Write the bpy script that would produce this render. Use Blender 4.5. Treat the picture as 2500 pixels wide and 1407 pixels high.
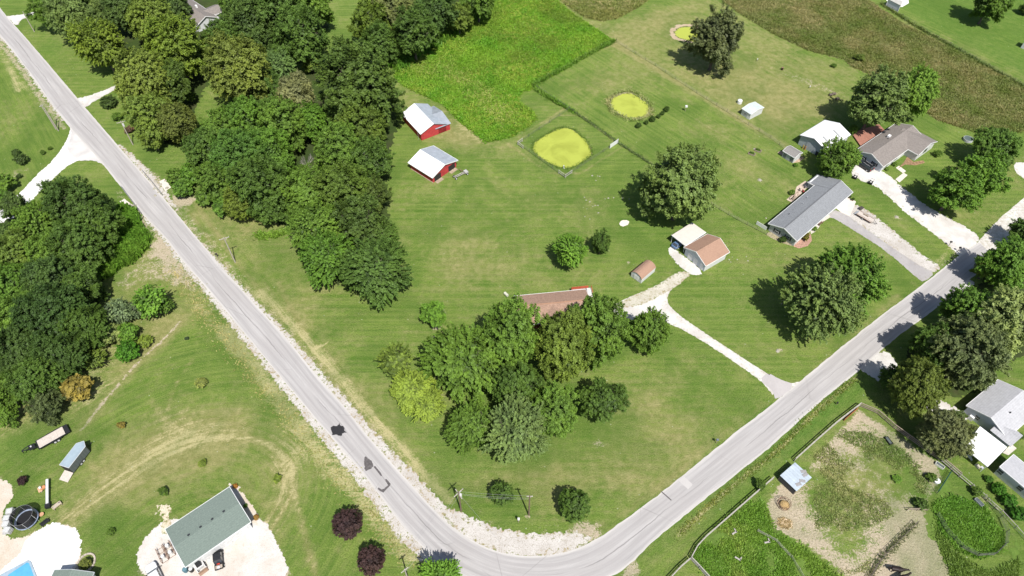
import bpy, math, random
import numpy as np
from mathutils import Vector, Matrix, Euler
R = math.radians
random.seed(7); rng = np.random.default_rng(7)
for o in list(bpy.data.objects): bpy.data.objects.remove(o, do_unlink=True)
scene = bpy.context.scene
# ---------------------------------------------------------------- camera
CAM_H = 125.0; FPX = 1667.0; PITCH = R(50)
cd = bpy.data.cameras.new('camera'); cam = bpy.data.objects.new('camera', cd)
scene.collection.objects.link(cam); scene.camera = cam
cam.location = (0, 0, CAM_H); cam.rotation_euler = (R(90) - PITCH, 0, 0)
cd.sensor_width = 36.0; cd.lens = 36.0 * FPX / 2500.0; cd.clip_start = 1.0; cd.clip_end = 6000
# ---------------------------------------------------------------- world and sun
SUN_EL = R(57.5); SUN_AZ = R(158.0)            # azimuth clockwise from +Y
w = bpy.data.worlds.new('World'); scene.world = w; w.use_nodes = True
nt = w.node_tree; bg = nt.nodes['Background']
sky = nt.nodes.new('ShaderNodeTexSky'); sky.sky_type = 'NISHITA'; sky.sun_disc = False
sky.sun_elevation = SUN_EL; sky.sun_rotation = SUN_AZ; sky.air_density = 1.0; sky.dust_density = 1.5
nt.links.new(sky.outputs[0], bg.inputs[0]); bg.inputs[1].default_value = 0.085
sl = bpy.data.lights.new('sun', 'SUN'); sl.energy = 4.9; sl.angle = R(0.53); sl.color = (1.0, 0.965, 0.90)
sun = bpy.data.objects.new('sun', sl); scene.collection.objects.link(sun)
sd = Vector((math.sin(SUN_AZ) * math.cos(SUN_EL), math.cos(SUN_AZ) * math.cos(SUN_EL), math.sin(SUN_EL)))
sun.rotation_euler = sd.to_track_quat('Z', 'Y').to_euler(); sun.location = (0, 0, 300)
scene.view_settings.view_transform = 'Standard'; scene.view_settings.look = 'None'
scene.view_settings.exposure = 0.43; scene.view_settings.gamma = 1.0
scene.render.engine = 'CYCLES'
scene.cycles.max_bounces = 5; scene.cycles.diffuse_bounces = 3; scene.cycles.transmission_bounces = 3
scene.cycles.glossy_bounces = 2; scene.cycles.transparent_max_bounces = 8

# ---------------------------------------------------------------- ground survey: photo point -> place on the ground
_c, _s = math.cos(PITCH), math.sin(PITCH)
def G(p, z=0.0):
    x = (p[0] - 1250) / FPX; y = -(p[1] - 703.5) / FPX
    r = (x, _c + _s * y, -_s + _c * y); t = (z - CAM_H) / r[2]
    return (r[0] * t, r[1] * t)
def PROJ(x, y, z):
    dz = z - CAM_H; zz = y * _c - dz * _s; yy = y * _s + dz * _c
    return (1250 + FPX * x / zz, 703.5 - FPX * yy / zz)
def PPM(p, z=0.0):                    # photo pixels per metre there
    x, y = G(p, z); return FPX / (y * _c - (z - CAM_H) * _s)
# ---------------------------------------------------------------- noise, distance fields
def vnoise(x, y, seed=0):
    xi = np.floor(x).astype(np.int64); yi = np.floor(y).astype(np.int64); xf = x - xi; yf = y - yi
    def h(a, b):
        n = (a * 374761393 + b * 668265263 + seed * 974634777) & 0x7fffffff
        n = ((n ^ (n >> 13)) * 1274126177) & 0x7fffffff
        n = (n ^ (n >> 16)) & 0xffff
        return n / 65535.0
    u = xf * xf * (3 - 2 * xf); v = yf * yf * (3 - 2 * yf)
    return (h(xi, yi) * (1 - u) + h(xi + 1, yi) * u) * (1 - v) + (h(xi, yi + 1) * (1 - u) + h(xi + 1, yi + 1) * u) * v
def fbm(x, y, seed=0, o=3):
    s = 0; a = 1; t = 0
    for i in range(o): s = s + a * vnoise(x * 2 ** i, y * 2 ** i, seed + i); t += a; a *= .55
    return s / t
def seg_dist(X, Y, pts, closed):
    d = np.full(X.shape, 1e9); n = len(pts)
    for i in range(n if closed else n - 1):
        a = pts[i]; b = pts[(i + 1) % n]; vx, vy = b[0] - a[0], b[1] - a[1]; L = vx * vx + vy * vy + 1e-9
        t = np.clip(((X - a[0]) * vx + (Y - a[1]) * vy) / L, 0, 1)
        d = np.minimum(d, (X - a[0] - t * vx) ** 2 + (Y - a[1] - t * vy) ** 2)
    return np.sqrt(d)
def sdf(X, Y, pts):
    d = seg_dist(X, Y, pts, True); ins = np.zeros(X.shape, bool); n = len(pts)
    for i in range(n):
        a = pts[i]; b = pts[(i + 1) % n]
        c = ((a[1] > Y) != (b[1] > Y))
        xx = (b[0] - a[0]) * (Y - a[1]) / ((b[1] - a[1]) if abs(b[1] - a[1]) > 1e-9 else 1e-9) + a[0]
        ins ^= c & (X < xx)
    return np.where(ins, d, -d)
def W(px): return [G(p) for p in px]
def smooth_poly(pts, it=2, closed=True):
    for _ in range(it):
        q = []; n = len(pts)
        for i in range(n if closed else n - 1):
            a = pts[i]; b = pts[(i + 1) % n]
            q += [(a[0] * .75 + b[0] * .25, a[1] * .75 + b[1] * .25), (a[0] * .25 + b[0] * .75, a[1] * .25 + b[1] * .75)]
        if not closed: q = [pts[0]] + q + [pts[-1]]
        pts = q
    return pts
# ---------------------------------------------------------------- materials
def rgba(c): return (c[0], c[1], c[2], 1)
def N(nt, t, **k):
    n = nt.nodes.new(t)
    for a, b in k.items():
        if a.startswith('i_'):
            key = a[2:]; key = int(key) if key.isdigit() else key.replace('_', ' ')
            n.inputs[key].default_value = b
        else: setattr(n, a, b)
    return n
def newmat(name):
    m = bpy.data.materials.new(name); m.use_nodes = True; nt = m.node_tree; b = nt.nodes['Principled BSDF']
    b.inputs['Specular IOR Level'].default_value = .25
    return m, nt, b
def noise_tex(nt, scale, detail=3, rough=.55, vec=None, dist=0.0):
    n = N(nt, 'ShaderNodeTexNoise'); n.inputs['Scale'].default_value = scale; n.inputs['Detail'].default_value = detail
    n.inputs['Roughness'].default_value = rough; n.inputs['Distortion'].default_value = dist
    if vec is not None: nt.links.new(vec, n.inputs['Vector'])
    return n.outputs['Fac']
def mrange(nt, v, a, b, c=0.0, d=1.0):
    n = N(nt, 'ShaderNodeMapRange'); n.inputs[1].default_value = a; n.inputs[2].default_value = b
    n.inputs[3].default_value = c; n.inputs[4].default_value = d; nt.links.new(v, n.inputs[0]); return n.outputs[0]
def math_(nt, op, a, b=None, clamp=False):
    n = N(nt, 'ShaderNodeMath', operation=op, use_clamp=clamp)
    for i, v in enumerate((a, b)):
        if v is None: continue
        if isinstance(v, (int, float)): n.inputs[i].default_value = v
        else: nt.links.new(v, n.inputs[i])
    return n.outputs[0]
def mixc(nt, f, a, b, mode='MIX'):
    n = N(nt, 'ShaderNodeMix', data_type='RGBA', blend_type=mode)
    for i, v in ((0, f), (6, a), (7, b)):
        if isinstance(v, (int, float)): n.inputs[i].default_value = v
        elif isinstance(v, tuple): n.inputs[i].default_value = rgba(v)
        else: nt.links.new(v, n.inputs[i])
    return n.outputs[2]
def geo_pos(nt): return N(nt, 'ShaderNodeNewGeometry').outputs['Position']
def obj_pos(nt): return N(nt, 'ShaderNodeTexCoord').outputs['Object']
def attr(nt, name): 
    n = N(nt, 'ShaderNodeAttribute'); n.attribute_name = name; return n
def bump(nt, b, h, strength=.4, dist=.05):
    n = N(nt, 'ShaderNodeBump'); n.inputs['Strength'].default_value = strength; n.inputs['Distance'].default_value = dist
    nt.links.new(h, n.inputs['Height']); nt.links.new(n.outputs[0], b.inputs['Normal'])
MATS = {}
def M(name, col, rough=.7, var=.12, sc=2.0, metal=0.0, col2=None, ribs=None, alpha=None, bmp=0.0, spec=None, stain=0.0):
    """plain procedural surface: colour, a little mottling, optional ribs / courses (period in m, axis) and weather stains"""
    if name in MATS: return MATS[name]
    m, nt, b = newmat(name); v = obj_pos(nt)
    f = noise_tex(nt, sc, 4, .6, v); f = mrange(nt, f, .3, .7)
    c2 = col2 if col2 else tuple(max(0, x * (1 - var * 2)) for x in col)
    c = mixc(nt, f, c2, tuple(min(1, x * (1 + (0 if col2 else var * .6))) for x in col))
    if stain:
        s = mrange(nt, noise_tex(nt, .35, 5, .65, v, .6), .52, .7, 0, stain); c = mixc(nt, s, c, tuple(x * .62 for x in c2))
    if ribs:
        wv = N(nt, 'ShaderNodeTexWave', bands_direction=ribs[1], wave_type='BANDS', wave_profile=ribs[2] if len(ribs) > 2 else 'SIN')
        wv.inputs['Scale'].default_value = 0.314 / ribs[0]; wv.inputs['Detail'].default_value = 0
        nt.links.new(v, wv.inputs['Vector'])
        c = mixc(nt, mrange(nt, wv.outputs['Fac'], .0, .25, .22, 0), c, tuple(x * .45 for x in col))
        bump(nt, b, wv.outputs['Fac'], .5, .04)
    elif bmp:
        bump(nt, b, noise_tex(nt, sc * 6, 3, .6, v), bmp, .05)
    nt.links.new(c, b.inputs['Base Color']); b.inputs['Roughness'].default_value = rough; b.inputs['Metallic'].default_value = metal
    if spec is not None: b.inputs['Specular IOR Level'].default_value = spec
    MATS[name] = m; return m
# ---------------------------------------------------------------- objects
COL = scene.collection
def tag(o, label=None, cat=None, group=None, kind=None):
    if label: o['label'] = label
    if cat: o['category'] = cat
    if group: o['group'] = group
    if kind: o['kind'] = kind
    return o
def empty(name, loc=(0, 0, 0), rz=0.0, parent=None):
    o = bpy.data.objects.new(name, None); COL.objects.link(o); o.location = loc; o.rotation_euler = (0, 0, rz)
    o.empty_display_size = .3
    if parent: o.parent = parent
    return o
def fast_mesh(name, V, F, mat=None, attrs=None, smooth=False):
    V = np.asarray(V, np.float32); F = np.asarray(F, np.int32); k = F.shape[1]
    me = bpy.data.meshes.new(name); me.vertices.add(len(V)); me.vertices.foreach_set('co', V.ravel())
    me.loops.add(F.size); me.loops.foreach_set('vertex_index', F.ravel())
    me.polygons.add(len(F)); me.polygons.foreach_set('loop_start', np.arange(0, F.size, k, dtype=np.int32))
    me.polygons.foreach_set('loop_total', np.full(len(F), k, np.int32))
    if smooth: me.polygons.foreach_set('use_smooth', np.ones(len(F), bool))
    if attrs:
        for a, (dom, val) in attrs.items():
            at = me.attributes.new(a, 'FLOAT', dom); at.data.foreach_set('value', np.asarray(val, np.float32))
    me.update(calc_edges=True); me.validate()
    if mat: me.materials.append(mat)
    return me
def link(name, me, parent=None, loc=(0, 0, 0)):
    o = bpy.data.objects.new(name, me); COL.objects.link(o); o.location = loc
    if parent: o.parent = parent
    return o
class MB:
    def __init__(s): s.v = []; s.f = []
    def add(s, vs, fs):
        n = len(s.v); s.v += [tuple(v) for v in vs]; s.f += [tuple(i + n for i in f) for f in fs]; return s
    def box(s, c, d, rz=0.0, ry=0.0, rx=0.0, taper=1.0):
        hx, hy, hz = d[0] / 2, d[1] / 2, d[2] / 2; m = Euler((rx, ry, rz)).to_matrix(); vs = []
        for z, t in ((-hz, 1), (hz, taper)):
            for x, y in ((-hx, -hy), (hx, -hy), (hx, hy), (-hx, hy)):
                p = m @ Vector((x * t, y * t, z)); vs.append((p.x + c[0], p.y + c[1], p.z + c[2]))
        return s.add(vs, [(0, 3, 2, 1), (4, 5, 6, 7), (0, 1, 5, 4), (1, 2, 6, 5), (2, 3, 7, 6), (3, 0, 4, 7)])
    def tube(s, p0, p1, r0, r1=None, n=8, cap=True):
        r1 = r0 if r1 is None else r1; a = Vector(p0); b = Vector(p1); d = (b - a); q = d.to_track_quat('Z', 'Y').to_matrix(); vs = []
        for p, r in ((a, r0), (b, r1)):
            for i in range(n):
                t = 2 * math.pi * i / n; vs.append(p + q @ Vector((r * math.cos(t), r * math.sin(t), 0)))
        fs = [(i, (i + 1) % n, n + (i + 1) % n, n + i) for i in range(n)]
        if cap: fs += [tuple(range(n - 1, -1, -1)), tuple(range(n, 2 * n))]
        return s.add(vs, fs)
    def path(s, pts, r, n=6):
        for a, b in zip(pts[:-1], pts[1:]): s.tube(a, b, r, r, n)
        return s
    def prism(s, poly, z0, z1):
        n = len(poly); vs = [(x, y, z0) for x, y in poly] + [(x, y, z1) for x, y in poly]
        return s.add(vs, [tuple(range(n - 1, -1, -1)), tuple(range(n, 2 * n))] + [(i, (i + 1) % n, n + (i + 1) % n, n + i) for i in range(n)])
    def slab(s, quad, t):                # a thick sheet below the given quad (counter-clockwise from above)
        vs = [Vector(q) for q in quad]; nrm = (vs[1] - vs[0]).cross(vs[2] - vs[0]).normalized(); n = len(vs)
        lo = [v - nrm * t for v in vs]
        return s.add(vs + lo, [tuple(range(n)), tuple(range(2 * n - 1, n - 1, -1))] + [(i, n + i, n + (i + 1) % n, (i + 1) % n) for i in range(n)])
    def loft(s, secs, cap=True):
        n = len(secs[0]); vs = [p for q in secs for p in q]; fs = []
        for k in range(len(secs) - 1):
            for i in range(n): fs.append((k * n + i, k * n + (i + 1) % n, (k + 1) * n + (i + 1) % n, (k + 1) * n + i))
        if cap: fs += [tuple(range(n - 1, -1, -1)), tuple(range((len(secs) - 1) * n, len(secs) * n))]
        return s.add(vs, fs)
    def ball(s, c, r, n=10, m=6, sz=1.0):
        secs = []
        for j in range(m + 1):
            a = math.pi * (j + .02) / (m + .04) - math.pi / 2; rr = r * math.cos(a)
            secs.append([(c[0] + rr * math.cos(2 * math.pi * i / n), c[1] + rr * math.sin(2 * math.pi * i / n), c[2] + r * sz * math.sin(a)) for i in range(n)])
        return s.loft(secs)
    def build(s, name, mat=None, parent=None, loc=(0, 0, 0), rz=0.0, smooth=False, bevel=0.0):
        me = bpy.data.meshes.new(name); me.from_pydata(s.v, [], s.f); me.update()
        import bmesh
        bm = bmesh.new(); bm.from_mesh(me); bmesh.ops.recalc_face_normals(bm, faces=bm.faces[:]); bm.to_mesh(me); bm.free()
        if smooth:
            for p in me.polygons: p.use_smooth = True
        if mat: me.materials.append(mat)
        o = link(name, me, parent, loc); o.rotation_euler = (0, 0, rz)
        if bevel:
            b = o.modifiers.new('bevel', 'BEVEL'); b.width = bevel; b.segments = 2; b.limit_method = 'ANGLE'
        return o
def structure(o): o['kind'] = 'structure'; return o
# ================================================================ GROUND
def lawn_material():
    m, nt, b = newmat('lawn'); p = geo_pos(nt)
    big = noise_tex(nt, .022, 3, .6, p, .4); mid = noise_tex(nt, .11, 5, .62, p, .5); sm = noise_tex(nt, .55, 5, .7, p); fine = noise_tex(nt, 2.6, 4, .75, p)
    comb = N(nt, 'ShaderNodeCombineXYZ'); mow = attr(nt, 'mow').outputs['Fac']; nt.links.new(mow, comb.inputs[0])
    st = noise_tex(nt, .55, 4, .8, comb.outputs[0])
    comb2 = N(nt, 'ShaderNodeCombineXYZ'); nt.links.new(math_(nt, 'MULTIPLY', mow, 1.0), comb2.inputs[0])
    nt.links.new(math_(nt, 'MULTIPLY', attr(nt, 'mowt').outputs['Fac'], .07), comb2.inputs[1])
    st2 = noise_tex(nt, 1.15, 4, .75, comb2.outputs[0], .2)
    g = mixc(nt, mrange(nt, mid, .38, .62), (.086, .158, .019), (.165, .232, .038))
    g = mixc(nt, mrange(nt, sm, .40, .64, 0, .55), g, (.185, .222, .058))
    g = mixc(nt, mrange(nt, fine, .44, .62, 0, .6), g, (.058, .112, .014))
    g = mixc(nt, mrange(nt, st, .44, .58, 0, .5), g, (.195, .235, .056)); g = mixc(nt, mrange(nt, st2, .46, .60, 0, .45), g, (.060, .116, .018))
    wv = math_(nt, 'SINE', math_(nt, 'ADD', math_(nt, 'MULTIPLY', mow, 3.9), math_(nt, 'MULTIPLY', mid, 3.0)))
    g = mixc(nt, math_(nt, 'MULTIPLY', mrange(nt, wv, -.1, .8, 0, .28), mrange(nt, noise_tex(nt, .06, 3, .6, N_off(nt, p, 500.0)), .34, .54)), g, (.200, .240, .062))
    # dryness
    dry = attr(nt, 'dry').outputs['Fac']
    t = math_(nt, 'ADD', math_(nt, 'ADD', math_(nt, 'MULTIPLY', math_(nt, 'SUBTRACT', big, .5), 1.3), math_(nt, 'MULTIPLY', math_(nt, 'SUBTRACT', mid, .5), 1.5)),
              math_(nt, 'ADD', math_(nt, 'MULTIPLY', math_(nt, 'SUBTRACT', st2, .5), 1.25), math_(nt, 'MULTIPLY', math_(nt, 'SUBTRACT', sm, .5), 1.0)))
    f = mrange(nt, math_(nt, 'ADD', dry, t), .25, 1.1, 0, 1)
    tan = mixc(nt, mrange(nt, sm, .4, .62), (.235, .205, .080), (.34, .285, .135))
    c = mixc(nt, math_(nt, 'MULTIPLY', f, .74), g, tan)
    lush = attr(nt, 'lush').outputs['Fac']
    lf = mrange(nt, math_(nt, 'ADD', lush, math_(nt, 'MULTIPLY', math_(nt, 'SUBTRACT', mid, .5), .9)), .2, .9, 0, .9)
    c = mixc(nt, lf, c, mixc(nt, mrange(nt, sm, .35, .65), (.050, .128, .015), (.095, .175, .022)))
    soil = attr(nt, 'soil').outputs['Fac']
    sf = mrange(nt, math_(nt, 'ADD', soil, math_(nt, 'ADD', math_(nt, 'MULTIPLY', math_(nt, 'SUBTRACT', sm, .5), 1.3), math_(nt, 'MULTIPLY', math_(nt, 'SUBTRACT', fine, .5), 1.3))), .42, .66)
    c = mixc(nt, sf, c, mixc(nt, mrange(nt, fine, .35, .68), (.38, .295, .215), (.51, .42, .32)))
    straw = attr(nt, 'straw').outputs['Fac']
    sf = mrange(nt, math_(nt, 'ADD', straw, math_(nt, 'ADD', math_(nt, 'MULTIPLY', math_(nt, 'SUBTRACT', st2, .5), 1.5), math_(nt, 'ADD', math_(nt, 'MULTIPLY', math_(nt, 'SUBTRACT', sm, .5), .8), math_(nt, 'MULTIPLY', math_(nt, 'SUBTRACT', fine, .5), 1.6)))), .42, .85, 0, .8)
    c = mixc(nt, sf, c, (.48, .405, .215))
    # patches of darker sward
    c = mixc(nt, mrange(nt, noise_tex(nt, .045, 4, .6, N_off(nt, p, 311.0), .8), .47, .62, 0, .5), c, (.066, .126, .017))
    c = mixc(nt, mrange(nt, noise_tex(nt, .30, 6, .75, N_off(nt, p, 91.0), 1.2), .55, .75, 0, .35), c, (.058, .112, .018))
    gr = noise_tex(nt, 4.2, 3, .8, p); c = mixc(nt, mrange(nt, gr, .50, .66, 0, .42), c, (.045, .075, .014)); c = mixc(nt, mrange(nt, gr, .34, .46, .28, 0), c, (.27, .28, .12))
    # clover heads / bare stones, tiny specks
    vo = N(nt, 'ShaderNodeTexVoronoi'); vo.inputs['Scale'].default_value = .33; nt.links.new(p, vo.inputs['Vector'])
    c = mixc(nt, mrange(nt, vo.outputs['Distance'], .035, .05, .55, 0), c, (.40, .40, .30))
    c = mixc(nt, 1.0, c, (.95, .985, .965), 'MULTIPLY'); hs = N(nt, 'ShaderNodeHueSaturation'); hs.inputs['Saturation'].default_value = .98; hs.inputs['Value'].default_value = 1.16; nt.links.new(c, hs.inputs['Color']); c = hs.outputs[0]
    nt.links.new(c, b.inputs['Base Color']); b.inputs['Roughness'].default_value = .95; b.inputs['Specular IOR Level'].default_value = .08
    bh = math_(nt, 'ADD', fine, math_(nt, 'MULTIPLY', noise_tex(nt, 7, 3, .7, p), .6))
    bump(nt, b, bh, 1.0, .30)
    return m
def N_off(nt, v, d):
    n = N(nt, 'ShaderNodeVectorMath', operation='ADD'); nt.links.new(v, n.inputs[0]); n.inputs[1].default_value = (d, d * .7, 0); return n.outputs[0]
GX = np.concatenate([-205 - np.geomspace(1, 2300, 14)[::-1], np.arange(-205, 205.01, .62), 205 + np.geomspace(1, 2300, 14)])
GY = np.concatenate([22 - np.geomspace(1, 2300, 14)[::-1], np.arange(22, 258.01, .62), 258 + np.geomspace(1, 2300, 14)])
XX, YY = np.meshgrid(GX, GY); 
CH = {k: np.zeros(XX.shape) for k in ('dry', 'lush', 'soil', 'straw')}
CH['dry'] += .22
def sstep(x): x = np.clip(x, 0, 1); return x * x * (3 - 2 * x)
def region(ch, px, soft, amt):
    d = sdf(XX, YY, W(px)); CH[ch] += amt * sstep(d / soft + .5)
def blob(ch, p, r1, r2, ang, amt):          # px centre, radii in metres
    x, y = G(p); a = R(ang); dx, dy = XX - x, YY - y; u = dx * math.cos(a) + dy * math.sin(a); v = -dx * math.sin(a) + dy * math.cos(a)
    CH[ch] += amt * np.exp(-((u / r1) ** 2 + (v / r2) ** 2))
def stroke(ch, px, w, amt, sm=2):
    d = seg_dist(XX, YY, smooth_poly(W(px), sm, False), False); CH[ch] += amt * np.exp(-(d / w) ** 2)
# mown dry pasture in the north-east
region('dry', [(1500, 60), (1740, -10), (1880, 80), (1960, 130), (2080, 165), (2100, 260), (1960, 330), (1900, 330), (1500, 105)], 6, .46)
blob('soil', (1400+70, 70), 14, 7, 0, .20); blob('soil', (1960, 195), 16, 5, -38, .25); blob('dry', (1560, 60), 22, 14, 10, .4); blob('dry', (1850, 220), 22, 12, -30, .35)
blob('dry', (1470, 200), 18, 9, 20, .45); blob('dry', (1890, 260), 20, 12, 0, .25); blob('soil', (2010, 215), 20, 2.2, -38, .2)
stroke('dry', [(1345, 0), (1400, 45), (1500, 105)], 5, .55)
stroke('dry', [(1500, 108), (1700, 232), (1900, 345), (1960, 385)], 1.2, .75)
stroke('soil', [(1760, 268), (1905, 350)], .8, .30)
stroke('dry', [(2100, 0), (2300, 110), (2510, 205)], 3.0, .25)
# far north-east bright lawn
region('lush', [(2130, -20), (2520, -30), (2520, 195), (2300, 80)], 5, .62)
region('lush', [(780, 180), (860, 50), (900, 200), (880, 140)], 4, .3)
for p, a, b_, an, am in [((1620, 560), 20, 9, 10, .35), ((1560, 520), 14, 8, 0, .25), ((1800, 770), 16, 9, 0, .30), ((1250, 1120), 18, 4, 8, .55), ((1480, 1035), 8, 3, 0, .5), ((560, 1150), 10, 5, 60, .15),
                         ((1240, 1345), 0.1, .1, 0, 0), ((1850, 690), 12, 7, 0, .3), ((90, 130), 9, 5, 60, .3), ((130, 120), 12, 5, -60, .4), ((1700, 1230), 24, 3.5, 37, .45), ((2040, 960), 16, 4, 37, .5), ((1930, 1080), 22, 3.5, 37, .55),
                         ((250, 1290), 5, 5, 0, .5), ((1150, 760), 16, 3, -5, .25), ((1370, 330), 12, 3, 35, .1), ((2200, 520), 16, 3.5, -38, .5), ((2080, 430), 8, 4, -38, .45), ((1020, 430), 5, 2, -40, .5), ((60, 1100), 9, 6, 0, .35),
                         ((170, 1000), 16, 5, 40, .35), ((2380, 1210), 26, 3, -55, .4), ((1985, 460), 10, 5, 40, .35), ((1955, 400), 6, 8, 30, .3), ((870, 1180), 20, 3.0, -57, .45), ((790, 1100), 14, 2.0, -57, .4), ((1330, 430), 10, 3, 30, .25)]:
    blob('lush', p, a, b_, an, am)
# centre lawn tones
for p, a, b_, an, am in [((1100, 580), 10, 16, 10, .30), ((1300, 640), 16, 8, 0, .22), ((1240, 690), 20, 5, 0, .2), ((1100, 310), 13, 6, -40, .75), ((1190, 345), 9, 4, -35, .5), ((1060, 440), 6, 2, 40, .5), ((1420, 490), 12, 7, 0, .3),
                         ((1650, 960), 18, 9, 0, .34), ((1560, 1040), 18, 8, 0, .30), ((1650, 1100), 20, 7, 0, .34), ((1350, 1160), 26, 4, 0, .42), ((1400, 1190), 24, 5, 0, .2), ((1750, 900), 14, 4, 0, .2), ((770, 900), 22, 6, -50, .38), ((880, 1030), 18, 5, -52, .55),
                         ((760, 790), 20, 8, -48, .25), ((690, 720), 18, 8, -30, .22), ((950, 980), 12, 5, -50, .3), ((620, 560), 14, 6, -20, .35), ((500, 520), 14, 5, -45, .45), ((700, 530), 8, 3, 0, .5), ((1150, 640), 9, 9, 0, .25),
                         ((1560, 680), 10, 3, 0, .25), ((2000, 650), 14, 5, 10, .15), ((2170, 760), 10, 4, 37, .2), ((1700, 640), 6, 3, 0, .2), ((1850, 420), 14, 4, -30, .22), ((1740, 320), 8, 5, 0, .22), ((2460, 420), 10, 8, 0, .35), ((2400, 530), 12, 5, 20, .40), ((2440, 300), 14, 5, 0, .3),
                         ((560, 960), 16, 12, 0, .05), ((640, 880), 16, 4, -55, .3), ((430, 1100), 14, 7, 40, .55), ((360, 1140), 12, 5, 45, .4), ((460, 1170), 9, 9, 0, .1), ((540, 1060), 14, 6, 10, .5), ((690, 1150), 4, 12, 0, .4), ((380, 800), 8, 5, 40, .3), ((240, 440), 12, 7, 50, .1),
                         ((80, 220), 18, 5, -62, .10), ((20, 300), 16, 8, -50, .15), ((300, 1100), 12, 5, 45, .3), ((560, 1180), 8, 8, 0, .25)]:
    blob('dry', p, a, b_, an, am)
# worn wheel arcs on the south-west lawn
for pts, am in [([(130, 1290), (250, 1190), (400, 1095), (520, 1060), (640, 1070), (715, 1130), (715, 1210), (650, 1310)], .5), ([(180, 1260), (330, 1160), (470, 1080), (600, 1062), (690, 1110), (702, 1190), (640, 1290)], .45),
                ([(745, 1320), (760, 1400), (800, 1460)], .5), ([(715, 1200), (740, 1290), (775, 1400)], .45), ([(410, 1000), (430, 930), (470, 880)], .35), ([(370, 980), (420, 1050), (560, 1075)], .35), ([(200, 1120), (300, 1190), (330, 1170)], .25)]:
    stroke('dry', pts, .55, am * 1.3); stroke('straw', pts, .28, am * .95)
blob('straw', (1125, 305), 8, 2.5, -50, .5); blob('straw', (1170, 340), 6, 2, -40, .45); blob('dry', (1100, 340), 8, 5, 0, .4); blob('straw', (420, 1080), 14, 5, 40, .30); blob('straw', (410, 1020), 6, 5, 40, .28); blob('straw', (700, 1140), 3, 7, 0, .3)
stroke('soil', [(440, 785), (400, 830), (340, 880), (280, 950), (230, 1010), (200, 1050)], .45, .72)
stroke('dry', [(440, 785), (400, 830), (340, 880), (280, 950), (230, 1010), (200, 1050)], 1.6, .5)
# creek banks and bare slopes
region('dry', [(380, 560), (455, 640), (520, 760), (440, 790), (380, 860), (260, 960), (120, 1050), (-30, 1060), (-30, 1020), (200, 850), (260, 680)], 6, .5)
region('soil', [(395, 590), (445, 650), (470, 700), (420, 700), (370, 690), (300, 720), (262, 700), (330, 640)], 5, .42)
region('straw', [(200, 950), (170, 880), (240, 820), (330, 840), (250, 920)], 5, .5); region('straw', [(0, 1020), (130, 1000), (60, 1050), (0, 1080)], 5, .5); region('straw', [(360, 790), (400, 750), (380, 820)], 4, .5)
blob('straw', (230, 960), 7, 2.5, 45, .6); blob('soil', (215, 985), 3, 1.5, 0, .3)
region('soil', [(410, 455), (440, 480), (490, 475), (470, 500), (425, 505)], 3, .65); region('soil', [(325, 385), (352, 400), (410, 440), (395, 470), (360, 440)], 3, .55)
region('soil', [(280, 470), (300, 465), (330, 520), (360, 560), (345, 570), (290, 500)], 3, .5); blob('soil', (545-170, 600), 4, 3, 0, .2)
blob('soil', (25, 430), 6, 2.5, 40, .5); blob('straw', (30, 190), 3, 14, 30, .2)
# road verges: straw and soil beside the gravel
stroke('soil', [(-10, 96), (20, 128), (62, 185), (110, 258), (155, 312)], 1.5, .62); stroke('straw', [(-10, 115), (25, 165), (50, 220)], 1.6, .55); stroke('straw', [(60, 200), (90, 250), (140, 300)], 1.0, .4)
stroke('straw', [(560, 810), (640, 920), (715, 1020), (800, 1130), (875, 1210), (945, 1290), (1000, 1360)], 2.6, .78); stroke('straw', [(440, 690), (520, 790), (580, 860)], 1.6, .5)
stroke('straw', [(640, 712), (720, 800), (806, 893), (872, 975), (932, 1045), (990, 1106), (1037, 1160), (1095, 1222)], 1.4, .85); stroke('straw', [(520, 580), (560, 640), (640, 740)], .9, .5)
stroke('straw', [(2090, 924), (2002, 996), (1888, 1110), (1772, 1199), (1656, 1308)], .5, .85); stroke('dry', [(2090, 924), (2002, 996), (1888, 1110), (1772, 1199), (1656, 1308)], 1.2, .6)
stroke('straw', [(2330, 600), (2290, 640), (2270, 660)], 1.2, .5); stroke('soil', [(2335, 620), (2290, 655)], 1.2, .4)
stroke('dry', [(1440, 1300), (1560, 1230), (1700, 1110), (1860, 985)], .9, .35); stroke('dry', [(1960, 930), (2100, 800), (2230, 695)], .8, .3)
stroke('straw', [(770, 850), (800, 838)], .3, .9); stroke('dry', [(680, 690), (745, 830), (772, 850)], .5, .5); stroke('dry', [(470, 490), (560, 620), (700, 790)], .6, .45); stroke('dry', [(455, 505), (520, 600), (560, 660)], .5, .5)
blob('straw', (1670-500+10, 300), 4, 2, 0, .0)
for p, r in [((1855, 440), 1.0), ((1905, 855), .9), ((2190, 530), 1.2), ((1462, 1085), 1.3), ((1523, 545), .1), ((1535, 642), .7), ((1260, 1305), .6), ((1065, 800), 1.3), ((1290, 1262), .6)]:
    blob('soil', p, r, r * .8, 0, .75)
blob('soil', (1440, 345), 3.2, 3.0, 0, .3); blob('soil', (1400, 420), 5, 1.0, 30, .35); blob('soil', (1435, 1295), 2.5, 1.5, 0, .5); blob('soil', (1540, 1395), 2.8, 1.6, 60, .8)
blob('straw', (2400, 1220), 1, 4, 35, .6); blob('soil', (2400, 1215), 1.2, 4, 40, .5)
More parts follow.
